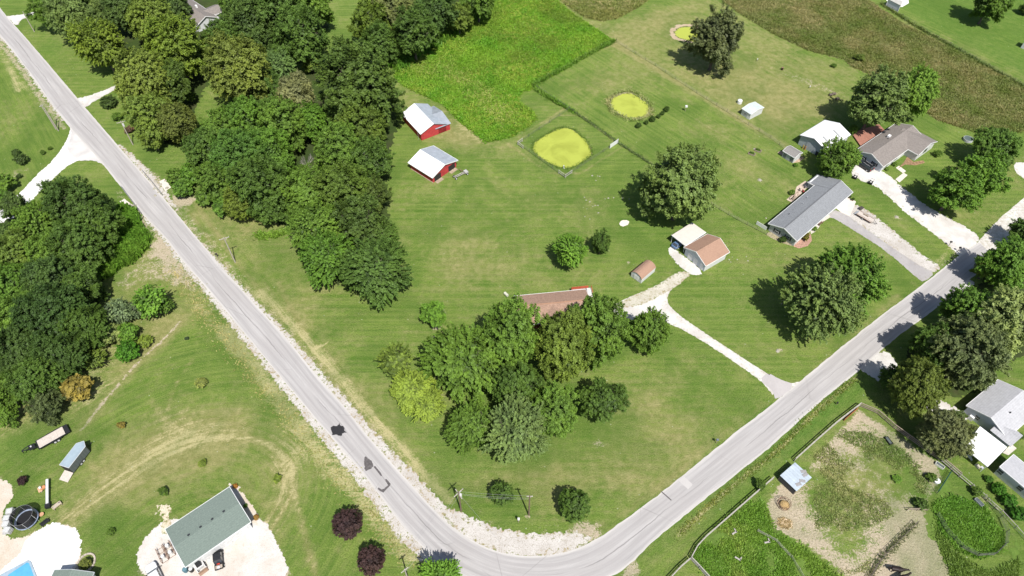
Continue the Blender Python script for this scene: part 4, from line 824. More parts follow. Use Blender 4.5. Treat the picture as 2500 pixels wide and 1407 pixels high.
# ---------------------------------------------------------------- tall grass and weeds (real blades, one sheet of growth per area)
def tufts(name, poly, n, h, wd, cols, label, cat, px=True, clump=.25, thr=0.0, freq=.12, seed=1, width=None):
    g = np.random.default_rng(seed); pts = W(poly)
    if width:      # along a line
        q = resample(pts, n); X = q[:, 0] + g.normal(0, width, n); Y = q[:, 1] + g.normal(0, width, n)
    else:
        a = np.array(pts); X = g.uniform(a[:, 0].min(), a[:, 0].max(), n * 3); Y = g.uniform(a[:, 1].min(), a[:, 1].max(), n * 3)
        k = (sdf(X, Y, pts) > .1) & (fbm(X * freq, Y * freq, seed) > thr); X = X[k][:n]; Y = Y[k][:n]
    n = len(X); m = 3; C = np.stack([np.repeat(X, m), np.repeat(Y, m), np.zeros(n * m)], -1); C[:, :2] += g.normal(0, clump, (n * m, 2))
    hh = h * g.uniform(.5, 1.25, n * m) * (.6 + .8 * fbm(C[:, 0] * .3, C[:, 1] * .3, seed + 3)); a = g.uniform(0, 6.28, n * m)
    d = np.stack([np.cos(a), np.sin(a), np.zeros_like(a)], -1) * (wd * g.uniform(.6, 1.3, n * m))[:, None]; ln = g.normal(0, .85, (n * m, 3)) * np.minimum(hh, .5)[:, None]; ln[:, 2] = hh
    V = np.stack([C - d * .5, C + d * .5, C + d * .6 + ln, C - d * .4 + ln * .92], 1).reshape(-1, 3)
    mat = MATS.get(name + str(cols)) or leaf_mat(name + '_leaves', False, cols); MATS[name + str(cols)] = mat
    o = link(name, fast_mesh(name, V, np.arange(4 * n * m).reshape(-1, 4), mat, {'tone': ('FACE', g.uniform(.38, .92, n * m))})); tag(o, label, cat, kind='stuff'); return o
tufts('tall_grass', LUSHF, 60000, .42, .20, [(.072, .178, .014), (.112, .208, .021), (.175, .225, .042), (.078, .115, .020)], 'tall bright green grass and weeds covering the unmown field', 'grass', seed=2)
tufts('pale_grass', [(1005, 130), (1060, 165), (1120, 190), (1180, 235), (1235, 290)], 2600, .44, .22, [(.13, .18, .04), (.18, .21, .065), (.23, .24, .10)], 'pale yellowish grass streak running through the bright field', 'grass', seed=41, width=2.4)
tufts('pale_grass', [(1290, 60), (1330, 110), (1300, 160)], 900, .42, .2, [(.085, .125, .025), (.13, .155, .04), (.18, .17, .06)], 'olive patch of dry grass in the upper right of the bright field', 'grass', seed=42, width=3.5)
tufts('tall_grass', MEAD1, 60000, .42, .18, [(.098, .120, .034), (.150, .142, .066), (.215, .19, .11), (.070, .112, .024)], 'tall brownish grass in the rough meadow at the upper right', 'grass', seed=3)
tufts('tall_grass', MEAD2, 8000, .40, .20, [(.09, .12, .028), (.14, .145, .05), (.27, .24, .14)], 'tall brownish grass in the small field at the top edge', 'grass', seed=4)
BRUSH = [(305, 505), (332, 520), (350, 560), (365, 585), (362, 605), (330, 640), (295, 655), (270, 675), (245, 685), (215, 665), (225, 640), (265, 600), (250, 560)]
patch('creek_bank', BRUSH, BRUSHG, .012, .3, .6, .4, relief=(1.8, .5, 2.5))
tufts('creek_brush', BRUSH, 4500, 1.7, .42, [(.062, .140, .018), (.090, .172, .026), (.075, .135, .02)], 'bright green brush on the creek bank beside the road', 'brush', seed=5, clump=.35)
tufts('weeds', [(1690, 1352), (1730, 1300), (1850, 1205), (1870, 1240), (1890, 1300), (1960, 1335), (2070, 1425), (1740, 1425), (1695, 1370)], 9000, .34, .15, [(.070, .150, .020), (.105, .180, .028), (.15, .19, .05)], 'lush weeds in the fenced corner below the tin shelter', 'weeds', seed=6, thr=.40, freq=.35)
tufts('weeds', [(2275, 1230), (2330, 1210), (2400, 1235), (2440, 1290), (2455, 1320), (2440, 1350), (2390, 1365), (2330, 1340), (2290, 1290)], 4600, .34, .15, [(.065, .150, .020), (.098, .178, .028), (.08, .145, .022)], 'bright weeds filling the oval pen', 'weeds', seed=7)
tufts('weeds', [(2262, 1240), (2290, 1300), (2350, 1365), (2420, 1400), (2480, 1370), (2490, 1340), (2480, 1425), (2330, 1425), (2300, 1350)], 3600, .32, .15, [(.070, .125, .024), (.105, .150, .038), (.085, .13, .026)], 'green weeds around the outside of the oval pen', 'weeds', seed=8)
tufts('paddock_weeds', [(1985, 1110), (2060, 1050), (2150, 1060), (2220, 1110), (2270, 1160), (2260, 1230), (2180, 1260), (2120, 1290), (2130, 1400), (2050, 1400), (1990, 1290), (1985, 1210)], 5200, .16, .16, [(.085, .13, .038), (.145, .165, .07), (.21, .20, .11)], 'thin weeds dotted over the dusty horse paddock', 'weeds', seed=9, thr=.50, freq=.16, clump=.18)
tufts('hedgerow', [(1500, 101), (1430, 138), (1370, 172), (1306, 206), (1312, 222), (1352, 246), (1380, 262), (1402, 275)], 1300, .7, .24, [(.07, .14, .022), (.10, .17, .03), (.07, .12, .025)], 'dark overgrown strip along the edge of the bright field', 'hedgerow', seed=10, width=.30)
tufts('hedgerow', [(1180, -8), (1120, 72), (1060, 112), (1000, 145), (965, 170)], 1200, 1.5, .42, [(.05, .13, .018), (.085, .16, .02), (.05, .1, .02)], 'bright brush at the foot of the trees beside the bright field', 'hedgerow', seed=15, width=1.1)
tufts('fence_weeds', [(1402, 275), (1460, 312), (1510, 350), (1560, 382), (1602, 410)], 400, .35, .12, [(.06, .10, .02), (.06, .11, .02), (.05, .09, .02)], 'dark weeds along the wire fence right of the large pond', 'weeds', seed=11, width=.16)
tufts('fence_weeds', [(2150, 10), (2230, 62), (2300, 102), (2370, 140), (2440, 180), (2500, 212)], 600, .55, .2, [(.05, .08, .02), (.09, .11, .04), (.06, .09, .02)], 'dark weeds along the fence of the far bright lawn', 'weeds', seed=12, width=.35)
tufts('pond_weeds', grow(POND2, 1.14) + grow(POND2, 1.14)[:1], 600, .45, .16, [(.09, .16, .03), (.24, .22, .13), (.34, .30, .2)], 'reeds and weeds round the middle pond', 'reeds', seed=13, width=.55)
tufts('pond_weeds', grow(POND1, 1.02) + grow(POND1, 1.02)[:1], 700, .22, .12, [(.05, .10, .015), (.09, .14, .03), (.07, .12, .02)], 'short weeds rimming the large pond', 'weeds', seed=14, width=.25)
tufts('roadside_grass', [(2090, 924), (2002, 996), (1888, 1110), (1772, 1199), (1656, 1308)], 900, .22, .14, [(.09, .13, .025), (.15, .16, .045), (.08, .12, .025)], 'uncut grass along the lower road edge', 'grass', seed=16, width=.32)
tufts('roadside_grass', [(420, 655), (520, 790), (640, 950), (770, 1100), (900, 1260), (985, 1355)], 1400, .18, .16, [(.13, .145, .05), (.34, .28, .16), (.24, .21, .11)], 'straw coloured tufts along the west road verge', 'grass', seed=17, width=1.3)
tufts('ditch_grass', [(625, 575), (650, 580), (680, 572), (705, 565)], 300, .5, .28, [(.08, .15, .02), (.11, .18, .03), (.09, .15, .02)], 'small patch of uncut weeds below the main wood', 'weeds', seed=18, width=.5)
# ================================================================ BUILDINGS
WH = M('white_siding', (.60, .61, .62), .6, .05, 1.5, ribs=(.22, 'Z', 'SAW')); WTRIM = M('white_trim', (.70, .70, .70), .5, .03)
PALE = M('pale_blue_siding', (.50, .54, .60), .6, .05, 1.5, ribs=(.22, 'Z', 'SAW')); GREYS = M('grey_siding', (.42, .44, .46), .6, .05, 1.5, ribs=(.22, 'Z', 'SAW'))
REDB = M('barn_red', (.47, .055, .058), .7, .14, 1.2, ribs=(.3, 'X', 'SIN')); REDB2 = M('barn_red_side', (.47, .055, .058), .7, .14, 1.2, ribs=(.3, 'Y', 'SIN'))
GLASS = M('window_glass', (.05, .06, .075), .12, .1, spec=.6); SHUT = M('dark_shutter', (.03, .033, .04), .6, .05); DARKIN = M('dark_interior', (.03, .028, .026), .9, .1)
METW = M('white_metal_roof', (.80, .80, .80), .38, .04, .8, ribs=(.35, 'X', 'SIN'), spec=.5); METG = M('grey_metal_roof', (.30, .33, .37), .4, .12, .7, ribs=(.35, 'X', 'SIN'), spec=.5, stain=.35)
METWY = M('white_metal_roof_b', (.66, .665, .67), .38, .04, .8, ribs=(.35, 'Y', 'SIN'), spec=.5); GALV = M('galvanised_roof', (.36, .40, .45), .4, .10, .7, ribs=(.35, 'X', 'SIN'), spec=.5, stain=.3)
CREAM = M('cream_metal', (.60, .55, .50), .5, .04, .8, ribs=(.3, 'X', 'SIN')); WALLW = M('white_metal_wall', (.60, .61, .62), .5, .05, 1, ribs=(.25, 'X', 'SIN')); WALLWY = M('white_metal_wall_b', (.60, .61, .62), .5, .05, 1, ribs=(.25, 'Y', 'SIN'))
SH_BR = M('brown_shingles', (.34, .215, .155), .9, .16, 3, col2=(.29, .18, .13), ribs=(.35, 'Y', 'SAW'), stain=.3); SH_MB = M('rust_shingles', (.33, .215, .160), .9, .15, 3, ribs=(.35, 'Y', 'SAW'), stain=.25)
SH_GR = M('grey_shingles', (.225, .235, .25), .85, .10, 2.5, ribs=(.4, 'Y', 'SAW'), stain=.22); SH_TP = M('taupe_shingles', (.225, .20, .185), .9, .12, 2.5, ribs=(.35, 'Y', 'SAW'), stain=.2)
SH_GN = M('green_grey_shingles', (.165, .205, .18), .9, .10, 4, ribs=(.4, 'Y', 'SAW')); SH_WT = M('pale_shingles', (.40, .40, .42), .85, .08, 2, ribs=(.4, 'Y', 'SAW'), stain=.2)
BROWNW = M('brown_brick', (.25, .12, .08), .85, .15, 4); CONCM = M('concrete_pad', (.50, .46, .41), .9, .1, 2); PAD2 = M('bare_earth_floor', (.38, .30, .22), .95, .2, 2)
WOOD = M('weathered_wood', (.33, .27, .21), .85, .22, 5); REDWOOD = M('redwood_deck', (.36, .17, .125), .8, .14, 3, ribs=(.15, 'X', 'SIN')); REDRAIL = M('red_railing', (.45, .10, .05), .7, .1)
class House:
    """rectangular body with its own frame: x along the near eave (photo A to B), y away from the camera; origin at the footprint centre"""
    def __init__(s, name, label, cat, A, B, width, h, over=.35, wall=WH, wally=None, roof=SH_GR, name_roof='roof'):
        a, b = Vector(G(A, h)), Vector(G(B, h)); u = (b - a).normalized(); v = Vector((-u.y, u.x))
        if isinstance(width, tuple): width = (Vector(G(width, h)) - a).dot(v)
        s.L = (b - a).length; s.Wd = width; c = a + u * s.L / 2 + v * width / 2; s.h = h; s.o = over
        s.root = empty(name, (c.x, c.y, 0), math.atan2(u.y, u.x)); tag(s.root, label, cat); s.wall = wall; s.wally = wally or wall; s.roof = roof
        s.hx, s.hy = s.L / 2 - over, width / 2 - over
    def walls(s, rise, z0=0, open_faces=()):
        hx, hy, h = s.hx, s.hy, s.h; rz = h + rise * (hy / (hy + s.o)); t = .14
        for sy in (-1, 1): s.w = MB().box((0, sy * (hy - t / 2), h / 2), (2 * hx - 2 * t, t, h)).build('wall', s.wall, s.root)
        for sx in (-1, 1):
            x0, x1 = sx * hx, sx * (hx - t)
            P = [(-hy, 0), (hy, 0), (hy, h), (0, rz), (-hy, h)]
            MB().loft([[(x0, y, z) for y, z in P], [(x1, y, z) for y, z in P]]).build('gable_wall', s.wally, s.root)
        s.rise = rise
        return s
    def gable(s, rise, thick=.14, trim=WTRIM, ridge_cap=None, names=('roof', 'roof'), mats=None):
        X, Y, h = s.L / 2, s.Wd / 2, s.h; r = h + rise
        for k, sg in enumerate((-1, 1)):
            q = [(-X, sg * Y, h), (X, sg * Y, h), (X, 0, r), (-X, 0, r)]
            if sg > 0: q = [q[1], q[0], q[3], q[2]]
            q = [(x, y, z + thick + .02) for x, y, z in q]
            MB().slab(q, thick).build(names[k], (mats or (s.roof, s.roof))[k], s.root)
        if trim:
            mb = MB()
            for sg in (-1, 1):
                mb.box((0, sg * (Y + .05), h + .07), (2 * X + .1, .09, .2))
                for sx in (-1, 1):
                    x = sx * (X + .04); mb.add([(x - .04, sg * Y, h - .05), (x + .04, sg * Y, h - .05), (x + .04, 0, r - .05), (x - .04, 0, r - .05), (x - .04, sg * Y, h + .18), (x + .04, sg * Y, h + .18), (x + .04, 0, r + .18), (x - .04, 0, r + .18)],
                        [(0, 1, 2, 3), (4, 7, 6, 5), (0, 4, 5, 1), (3, 2, 6, 7), (0, 3, 7, 4), (1, 5, 6, 2)])
            mb.build('trim', trim, s.root)
        if ridge_cap: MB().box((0, 0, r + thick + .02), (2 * X, .3, .06)).build('ridge_cap', ridge_cap, s.root)
        return s
    def P(s, face, u, z, d=0.0):         # a point on a wall; u in metres from the centre
        return {'A': (u, -s.hy - d, z), 'B': (u, s.hy + d, z), 'L': (-s.hx - d, u, z), 'R': (s.hx + d, u, z)}[face]
    def rect(s, name, face, u, z, w, h, d, mat, parent=None, off=0.0):
        c = s.P(face, u, z, off + d / 2); dim = (w, d, h) if face in 'AB' else (d, w, h); return MB().box(c, dim).build(name, mat, parent or s.root)
    def window(s, face, u, z, w=1.0, h=1.1, shutters=None, frame=WTRIM):
        f = s.rect('window', face, u, z, w + .16, h + .16, .05, frame); s.rect('pane', face, u, z, w, h, .03, GLASS, f, .05); s.rect('mullion', face, u, z, w, .05, .02, frame, f, .08)
        if shutters:
            for sg in (-1, 1): s.rect('shutter', face, u + sg * (w / 2 + .28), z, .36, h + .1, .05, shutters)
    def door(s, face, u, w=.95, h=2.05, mat=WTRIM, name='door', panels=0):
        f = s.rect(name, face, u, h / 2 + .03, w, h, .06, mat)
        if panels:
            for k in range(panels): s.rect('panel_line', face, u, .3 + (k + .5) * (h - .4) / panels, w - .2, .04, .015, GREYS, f, .06)
        else: s.rect('handle', face, u + w * .38, 1.0, .1, .06, .05, GREYS, f, .06)
        return f
# lower red barn
b = House('barn', 'lower red barn with white and grey roof slopes and open end bays', 'barn', (996.2, 398.4), (1055.9, 435.7), (1108.7, 387), 2.1, .4, REDB, REDB2)
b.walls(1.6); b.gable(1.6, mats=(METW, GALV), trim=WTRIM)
for u, w_ in ((-b.hy * .60, 2.5), (b.hy * .60, 2.5)):
    d = b.rect('doorway', 'R', u, .95, w_, 1.8, .04, DARKIN); b.rect('bay_floor', 'R', u, .02, w_, .04, 1.1, PAD2, d, .05)
b.rect('sill_board', 'A', 0, .06, 2 * b.hx, .12, .06, CONCM)
MB().box((.6, -b.hy - .03, 1.15), (.8, .05, .5)).build('window', GLASS, b.root)
# upper red barn with a lower cross wing
b = House('barn', 'upper red barn with white main roof and grey cross wing beside the huge dark tree', 'barn', (980, 279), (1026.4, 329.8), 1, 2.4, .35, REDB, REDB2)
b.L = 12.0; rt = Vector(G((1026.4, 329.8), 2.4)); pk = Vector(G((1059.1, 304.4), 4.3)); u = (rt - Vector(G((988.8, 288.9), 2.4))).normalized(); v = Vector((-u.y, u.x)); hw = (pk - rt).dot(v)
b.Wd = 2 * hw; b.hy = hw - .35; b.hx = 6 - .35; c = rt - u * 6 + v * hw; b.root.location = (c.x, c.y, 0); b.root.rotation_euler.z = math.atan2(u.y, u.x)
b.walls(1.9)
X, Y, h, r = 6, hw, 2.4, 4.3
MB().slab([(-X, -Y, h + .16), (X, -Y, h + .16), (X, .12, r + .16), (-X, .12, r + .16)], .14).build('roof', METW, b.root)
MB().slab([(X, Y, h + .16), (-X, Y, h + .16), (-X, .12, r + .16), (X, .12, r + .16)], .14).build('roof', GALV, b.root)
we = Vector(G((1092.3, 292.1), 2.3)); wl = (we - rt).dot(v); wd_ = (rt - Vector(G((1032, 271), 3.4))).dot(u) * 2
wing = MB(); y0, y1 = Y * .35, wl - Y - .3; x1 = X - .35; x0 = X - min(wd_, 10.5) + .35; xm = (x0 + x1) / 2; hr = 3.35
wing.loft([[(x1, y, 0), (x0, y, 0), (x0, y, 2.2), (xm, y, hr), (x1, y, 2.2)] for y in (y0, y1)]); wing.build('wing_wall', REDB2, b.root)
MB().slab([(x1 + .3, y0 - 1, 2.25), (x1 + .3, y1 + .3, 2.25), (xm, y1 + .3, hr + .16), (xm, y0 - 1.5, hr + .16)], .12).build('wing_roof', METG, b.root)
MB().slab([(x0 - .3, y1 + .3, 2.25), (x0 - .3, y0 - 1, 2.25), (xm, y0 - 1.5, hr + .16), (xm, y1 + .3, hr + .16)], .12).build('wing_roof', METG, b.root)
MB().tube((X - 1, -Y - .3, 0), (X - 1, -Y - .3, 4.4), .03).build('antenna_mast', GREYS, b.root)
# brown-roofed garage and its cream carport
g = House('garage', 'white garage with a brown shingle roof below the cream carport', 'garage', (1722.9, 651), (1781, 616.9), (1670.1, 604.6), 2.5, .4, WH, PALE, SH_BR)
g.walls(1.75); g.gable(1.75)
for u in (1.55, -.35): g.door('L', u, 1.35, 2.0, name='garage_door', panels=3)
g.window('R', 0, 1.5); g.door('L', -2.4, .9)
a, b2, c2 = Vector(G((1673.3, 600.4), 2.6)), Vector(G((1723.4, 568.4), 2.6)), Vector(G((1640.8, 573.7), 2.6)); u = (b2 - a).normalized(); v = Vector((-u.y, u.x)); L = (b2 - a).length; wd_ = (c2 - a).dot(v)
cc = a + u * L / 2 + v * wd_ / 2; cp = empty('carport', (cc.x, cc.y, 0), math.atan2(u.y, u.x)); tag(cp, 'cream flat roofed carport on posts, joined to the brown roofed garage', 'carport')
MB().slab([(-L / 2, -wd_ / 2, 2.78), (L / 2, -wd_ / 2, 2.78), (L / 2, wd_ / 2, 2.6), (-L / 2, wd_ / 2, 2.6)], .12).build('roof', CREAM, cp)
mb = MB(); mb.box((0, -wd_ / 2 - .06, 2.7), (L, .1, .22)); mb.box((-L / 2 - .06, 0, 2.62), (.1, wd_, .22)); mb.build('fascia', WTRIM, cp)
for x in (-L / 2 + .2, 0, L / 2 - .2): MB().box((x, wd_ / 2 - .2, 1.24), (.12, .12, 2.44)).build('post', WTRIM, cp)
MB().box((-L / 2 + .2, -wd_ / 2 + .2, 1.29), (.12, .12, 2.55)).build('post', WTRIM, cp)
MB().box((L / 2 - .1, 0, 1.2), (.06, wd_ - .6, 2.3)).build('end_screen', WALLWY, cp)
# grey ranch house
r_ = House('ranch_house', 'long grey ranch house with a light grey shingle roof', 'house', (1945.3, 589.9), (2081.8, 470.4), (1879.9, 543.7), 2.3, .45, WH, GREYS, SH_GR)
r_.walls(1.45); r_.gable(1.45, ridge_cap=M('dark_ridge', (.13, .135, .145), .8))
for u in (1.55, -1.6): r_.window('L', u, 1.35, .95, 1.1, SHUT)
r_.door('A', -1.0); r_.window('A', 2.5, 1.4, 1.8, 1.2, SHUT); r_.window('A', -5.5, 1.4, 1.4, 1.1, SHUT); r_.window('A', -9.5, 1.4, 1.4, 1.1, SHUT); r_.door('A', 9.2, 4.6, 2.1, name='garage_door', panels=4)
X, Y = r_.L / 2, r_.Wd / 2
wv = Vector(G((1971.6, 444.1), 2.2)) - Vector(r_.root.location[:2]); uu = Vector((math.cos(r_.root.rotation_euler.z), math.sin(r_.root.rotation_euler.z))); x0 = wv.dot(uu); y1 = wv.dot(Vector((-uu.y, uu.x)))
MB().box(((x0 + X) / 2, (Y + y1) / 2 - .35, 1.05), (X - x0 - .9, y1 - Y + .1, 2.1)).build('wing_wall', WH, r_.root)
zz = 2.3 - (y1 - Y) * 1.45 / Y * .8
MB().slab([(X, y1, zz + .18), (x0, y1, zz + .18), (x0, Y * .02, 2.3 + 1.45 + .19), (X, Y * .02, 2.3 + 1.45 + .19)], .12).build('wing_roof', SH_GR, r_.root)
MB().box((x0 - .06, (Y + y1) / 2, 2.12), (.1, y1 - Y, .3)).build('wing_trim', WTRIM, r_.root)
for x, y in ((-X * .55, Y * .55), (-X * .1, Y * .5), (X * .12, Y * .62)): MB().tube((x, y, 2.7), (x, y, 3.5), .09).build('vent_pipe', SHUT if x < -5 else GREYS, r_.root)
MB().box((-X + .1, Y + 1.5, .55), (.08, 3.0, 1.1)).build('privacy_screen', WTRIM, r_.root)
# patio, porch and beds of the ranch house
def flat(name, px, mat, z, t=.06):
    return structure(MB().prism([G(p) for p in px], z - t, z).build(name, mat))
flat('patio', [(1920, 488), (1934, 495), (1977, 452), (1966, 442), (1945, 456), (1940, 470)], M('patio_stone', (.52, .42, .34), .9, .2, 2, bmp=.3), .035, .03)
flat('mulch_bed', [(1937, 602), (1950, 607), (1972, 601), (1982, 588), (1980, 574), (1972, 566), (1945, 592)], M('brick_mulch', (.42, .25, .19), .95, .25, 3, bmp=.6), .035, .03)
flat('front_walk', [(1980, 572), (1990, 566), (1999, 556), (2005, 545), (2028, 530), (2022, 523), (1996, 543), (1978, 560)], CONCM, .032, .03)
flat('brick_patio', [(1870, 572), (1883, 564), (1925, 592), (1936, 602), (1905, 592), (1880, 580)], M('pebbles', (.36, .31, .2), .95, .3, 3, bmp=.5), .03, .03)
# taupe roofed house
t_ = House('taupe_roofed_house', 'white house with a taupe shingle roof and a projecting wing, upper right', 'house', (2156.6, 408.4), (2256.1, 337.8), (2107, 356), 2.3, .4, WH, PALE, SH_TP)
t_.walls(1.7); t_.gable(1.7)
for u in (1.75, -1.75): t_.window('L', u, 1.45, .9, 1.0, SHUT)
t_.window('A', -3.0, 1.4, 1.4, 1.1); t_.door('A', -.5); t_.window('A', -7, 1.4, 1.4, 1.1)
MB().box((1.0, 1.6, 3.75), (1.0, .7, .7)).build('chimney', WTRIM, t_.root); MB().tube((-.2, 1.2, 3.4), (-.2, 1.2, 4.0), .12).build('vent_pipe', SHUT, t_.root)
# wing: gable facing the camera
a, c = Vector(G((2241.1, 379.6), 2.3)), Vector(G((2288.9, 347.2), 2.3)); ll = [(Vector(p) - Vector(t_.root.location[:2])) for p in (a, c)]
uu = Vector((math.cos(t_.root.rotation_euler.z), math.sin(t_.root.rotation_euler.z))); vv = Vector((-uu.y, uu.x)); wx0, wx1 = ll[0].dot(uu), ll[1].dot(uu); wy = (ll[0].dot(vv) + ll[1].dot(vv)) / 2; wm = (wx0 + wx1) / 2; wr = 2.3 + 1.7 * min(1, (wx1 - wx0) / t_.Wd)
MB().loft([[(wx0 + .35, y, 0), (wx1 - .35, y, 0), (wx1 - .35, y, 2.3), (wm, y, wr - .1), (wx0 + .35, y, 2.3)] for y in (wy + .35, 0)]).build('wing_wall', WH, t_.root)
MB().slab([(wx0, wy, 2.46), (wm, wy, wr + .16), (wm, 1.0, wr + .16), (wx0, 1.0, 2.46)], .14).build('wing_roof', SH_TP, t_.root)
MB().slab([(wm, wy, wr + .16), (wx1, wy, 2.46), (wx1, 1.0, 2.46), (wm, 1.0, wr + .16)], .14).build('wing_roof', SH_TP, t_.root)
mb = MB()
for xa, za, xb, zb in ((wx0, 2.3, wm, wr), (wm, wr, wx1, 2.3)): mb.add([(xa, wy - .1, za), (xb, wy - .1, zb), (xb, wy - .1, zb + .22), (xa, wy - .1, za + .22), (xa, wy - .02, za), (xb, wy - .02, zb), (xb, wy - .02, zb + .22), (xa, wy - .02, za + .22)], [(0, 1, 2, 3), (7, 6, 5, 4), (0, 4, 5, 1), (1, 5, 6, 2), (2, 6, 7, 3), (3, 7, 4, 0)])
mb.box((wx0 - .05, wy / 2 - t_.Wd / 4, 2.38), (.1, abs(wy) - t_.Wd / 2, .2)); mb.build('wing_trim', WTRIM, t_.root)
MB().box((wm, wy + .32, 1.4), (1.8, .05, 1.2)).build('window', GLASS, t_.root)
d = empty('deck', (*G((2123, 336)), 0), t_.root.rotation_euler.z); tag(d, 'reddish brown wooden deck behind the taupe roofed house', 'deck')
P_ = [Vector(G(p, .5)) - Vector(d.location[:2]) for p in [(2083, 330), (2101, 356), (2160, 318), (2146, 303), (2098, 318)]]; ca, sa = math.cos(-d.rotation_euler.z), math.sin(-d.rotation_euler.z)
MB().prism([(p.x * ca - p.y * sa, p.x * sa + p.y * ca) for p in P_], .3, .5).build('floor', REDWOOD, d)
for p in P_[:3]: MB().box((p.x * ca - p.y * sa, p.x * sa + p.y * ca, .15), (.15, .15, .3)).build('post', WOOD, d)
flat('garden_bed', [(2192, 412), (2207, 396), (2215, 382), (2230, 396), (2254, 392), (2258, 398), (2235, 404), (2210, 402)], M('brown_mulch', (.30, .19, .11), .95, .3, 2, bmp=.6), .03, .03)
# white metal garage
w_ = House('metal_garage', 'white metal garage with two roof light strips beside the deck', 'garage', (2016.2, 369.1), (2076.7, 330.3), (1957.1, 328.5), 3.1, .3, WALLW, M('pale_metal_wall', (.42, .46, .50), .5, .06, 1, ribs=(.25, 'Y', 'SIN')), METW)
w_.walls(1.45); w_.gable(1.45, trim=M('grey_trim', (.25, .27, .30), .5), mats=(METW, METW))
sk = M('roof_light', (.30, .31, .32), .3, .1)
for x in (-w_.L * .28, w_.L * .14):
    y0, y1 = -w_.Wd * .40, -w_.Wd * .08; f = lambda y: 3.1 + 1.45 * (1 - abs(y) / (w_.Wd / 2)) + .20
    MB().slab([(x, y0, f(y0)), (x + .7, y0, f(y0)), (x + .7, y1, f(y1)), (x, y1, f(y1))], .05).build('roof_light', sk, w_.root)
w_.rect('sliding_door', 'L', .2, 1.3, 3.0, 2.6, .06, M('pale_door', (.46, .49, .53), .5)); w_.rect('door_shade', 'L', 1.4 - 4, .7, 1.6, 1.3, .1, SHUT)
for u, c_ in ((1.4, (.30, .17, .06)), (2.1, (.33, .25, .06))):
    x, y, z = w_.P('L', u, 0, .5); wp = w_.root.matrix_basis @ Vector((x, y, 0))
    e = MB(); e.box((0, 0, .5), (.35, .45, 1.0), taper=.7); e.ball((0, 0, 1.12), .18); e.build('yard_bin', M('ochre_bin%d' % int(u), c_, .7), None, (wp.x, wp.y, 0))['label'] = 'ochre yard ornament left of the other, by the white metal garage wall' if u < 2 else 'ochre yard ornament right of the other, by the white metal garage wall'
    bpy.context.scene.collection.objects[-1]
for o in [o for o in COL.objects if o.name.startswith('yard_bin')]: o['category'] = 'garden ornament'; o.name = 'yard_ornament'
# small grey shed
k_ = House('shed', 'small grey roofed shed with a white end wall, left of the white metal garage', 'shed', (1911, 369.5), (1940.5, 387), (1921, 352), 2.0, .2, M('shed_dark_wall', (.20, .21, .22), .7), WH, M('grey_old_shingles', (.25, .235, .225), .9, .15, 4, ribs=(.35, 'Y', 'SAW')))
k_.walls(.65); k_.gable(.65, trim=WTRIM); k_.door('A', 0, 1.3, 1.7, GREYS); flat('shed_pad', [(1898, 373), (1936, 398), (1952, 396), (1963, 386), (1955, 382), (1935, 390), (1905, 368)], M('pad_soil', (.42, .31, .22), .95, .2, 2), .02, .015)
# barrel roofed little shed
A, B = (1564.5, 692.5), (1598, 664); a, b2 = Vector(G(A)), Vector(G(B)); u = (b2 - a).normalized(); v = Vector((-u.y, u.x)); L = (b2 - a).length; wd_ = (Vector(G((1542.5, 673))) - a).dot(v)
cc = a + u * L / 2 + v * wd_ / 2; s_ = empty('garden_shed', (cc.x, cc.y, 0), math.atan2(u.y, u.x)); tag(s_, 'small white garden shed with a rounded brown roof on the lawn', 'shed')
hy = wd_ / 2; prof = [(-hy - .08, 1.5), (-hy * .78, 2.05), (-hy * .35, 2.42), (0, 2.52), (hy * .35, 2.42), (hy * .78, 2.05), (hy + .08, 1.5)]
MB().box((0, 0, .78), (L, wd_, 1.5)).build('wall', WH, s_)
MB().loft([[(x, y, z) for y, z in prof] for x in (-L / 2 + .01, L / 2 - .01)]).build('gable_wall', PALE, s_)
rf = MB()
for (ya, za), (yb, zb) in zip(prof[:-1], prof[1:]): rf.slab([(-L / 2 - .1, ya, za + .08), (L / 2 + .1, ya, za + .08), (L / 2 + .1, yb, zb + .08), (-L / 2 - .1, yb, zb + .08)], .07)
rf.build('roof', SH_BR, s_)
for y in (-.35, .35): MB().box((-L / 2 - .03, y, .9), (.05, .62, 1.5)).build('door', WTRIM, s_)
mb = MB(); mb.box((0, -hy - .04, 1.48), (L + .1, .06, .1)); mb.build('trim', WTRIM, s_)
# main brown-roofed house in the grove
hm = House('brown_roofed_house', 'long house with a rusty brown roof half hidden by the grove', 'house', (1247+10, 724.8), (1429, 707.6), 1, 2.3, .5, BROWNW, BROWNW, SH_MB)
a, b2 = Vector(G((1255, 724), 2.3)), Vector(G((1430, 707.6), 2.3)); u = (b2 - a).normalized(); v = Vector((-u.y, u.x)); Wm = 8.6; c = (a + b2) / 2 - v * Wm / 2
hm.L = (b2 - a).length; hm.Wd = Wm; hm.hx, hm.hy = hm.L / 2 - .5, Wm / 2 - .5; hm.root.location = (c.x, c.y, 0); hm.root.rotation_euler.z = math.atan2(u.y, u.x)
hm.walls(1.5); hm.gable(1.5, mats=(SH_MB, SH_MB), ridge_cap=M('tan_ridge', (.36, .21, .14), .9))
hm.window('B', -3, 1.4); hm.door('B', 6); hm.window('B', 3, 1.4); hm.window('A', 3, 1.4); hm.window('A', 6, 1.4); hm.door('A', 0)
MB().slab([(-3.6, -Wm / 2 - 2.4, 2.5), (0, -Wm / 2 - 2.4, 3.9), (0, -.6, 3.9), (-3.6, -.6, 2.5)], .14).build('porch_roof', SH_MB, hm.root); MB().slab([(0, -Wm / 2 - 2.4, 3.9), (3.6, -Wm / 2 - 2.4, 2.5), (3.6, -.6, 2.5), (0, -.6, 3.9)], .14).build('porch_roof', SH_MB, hm.root)
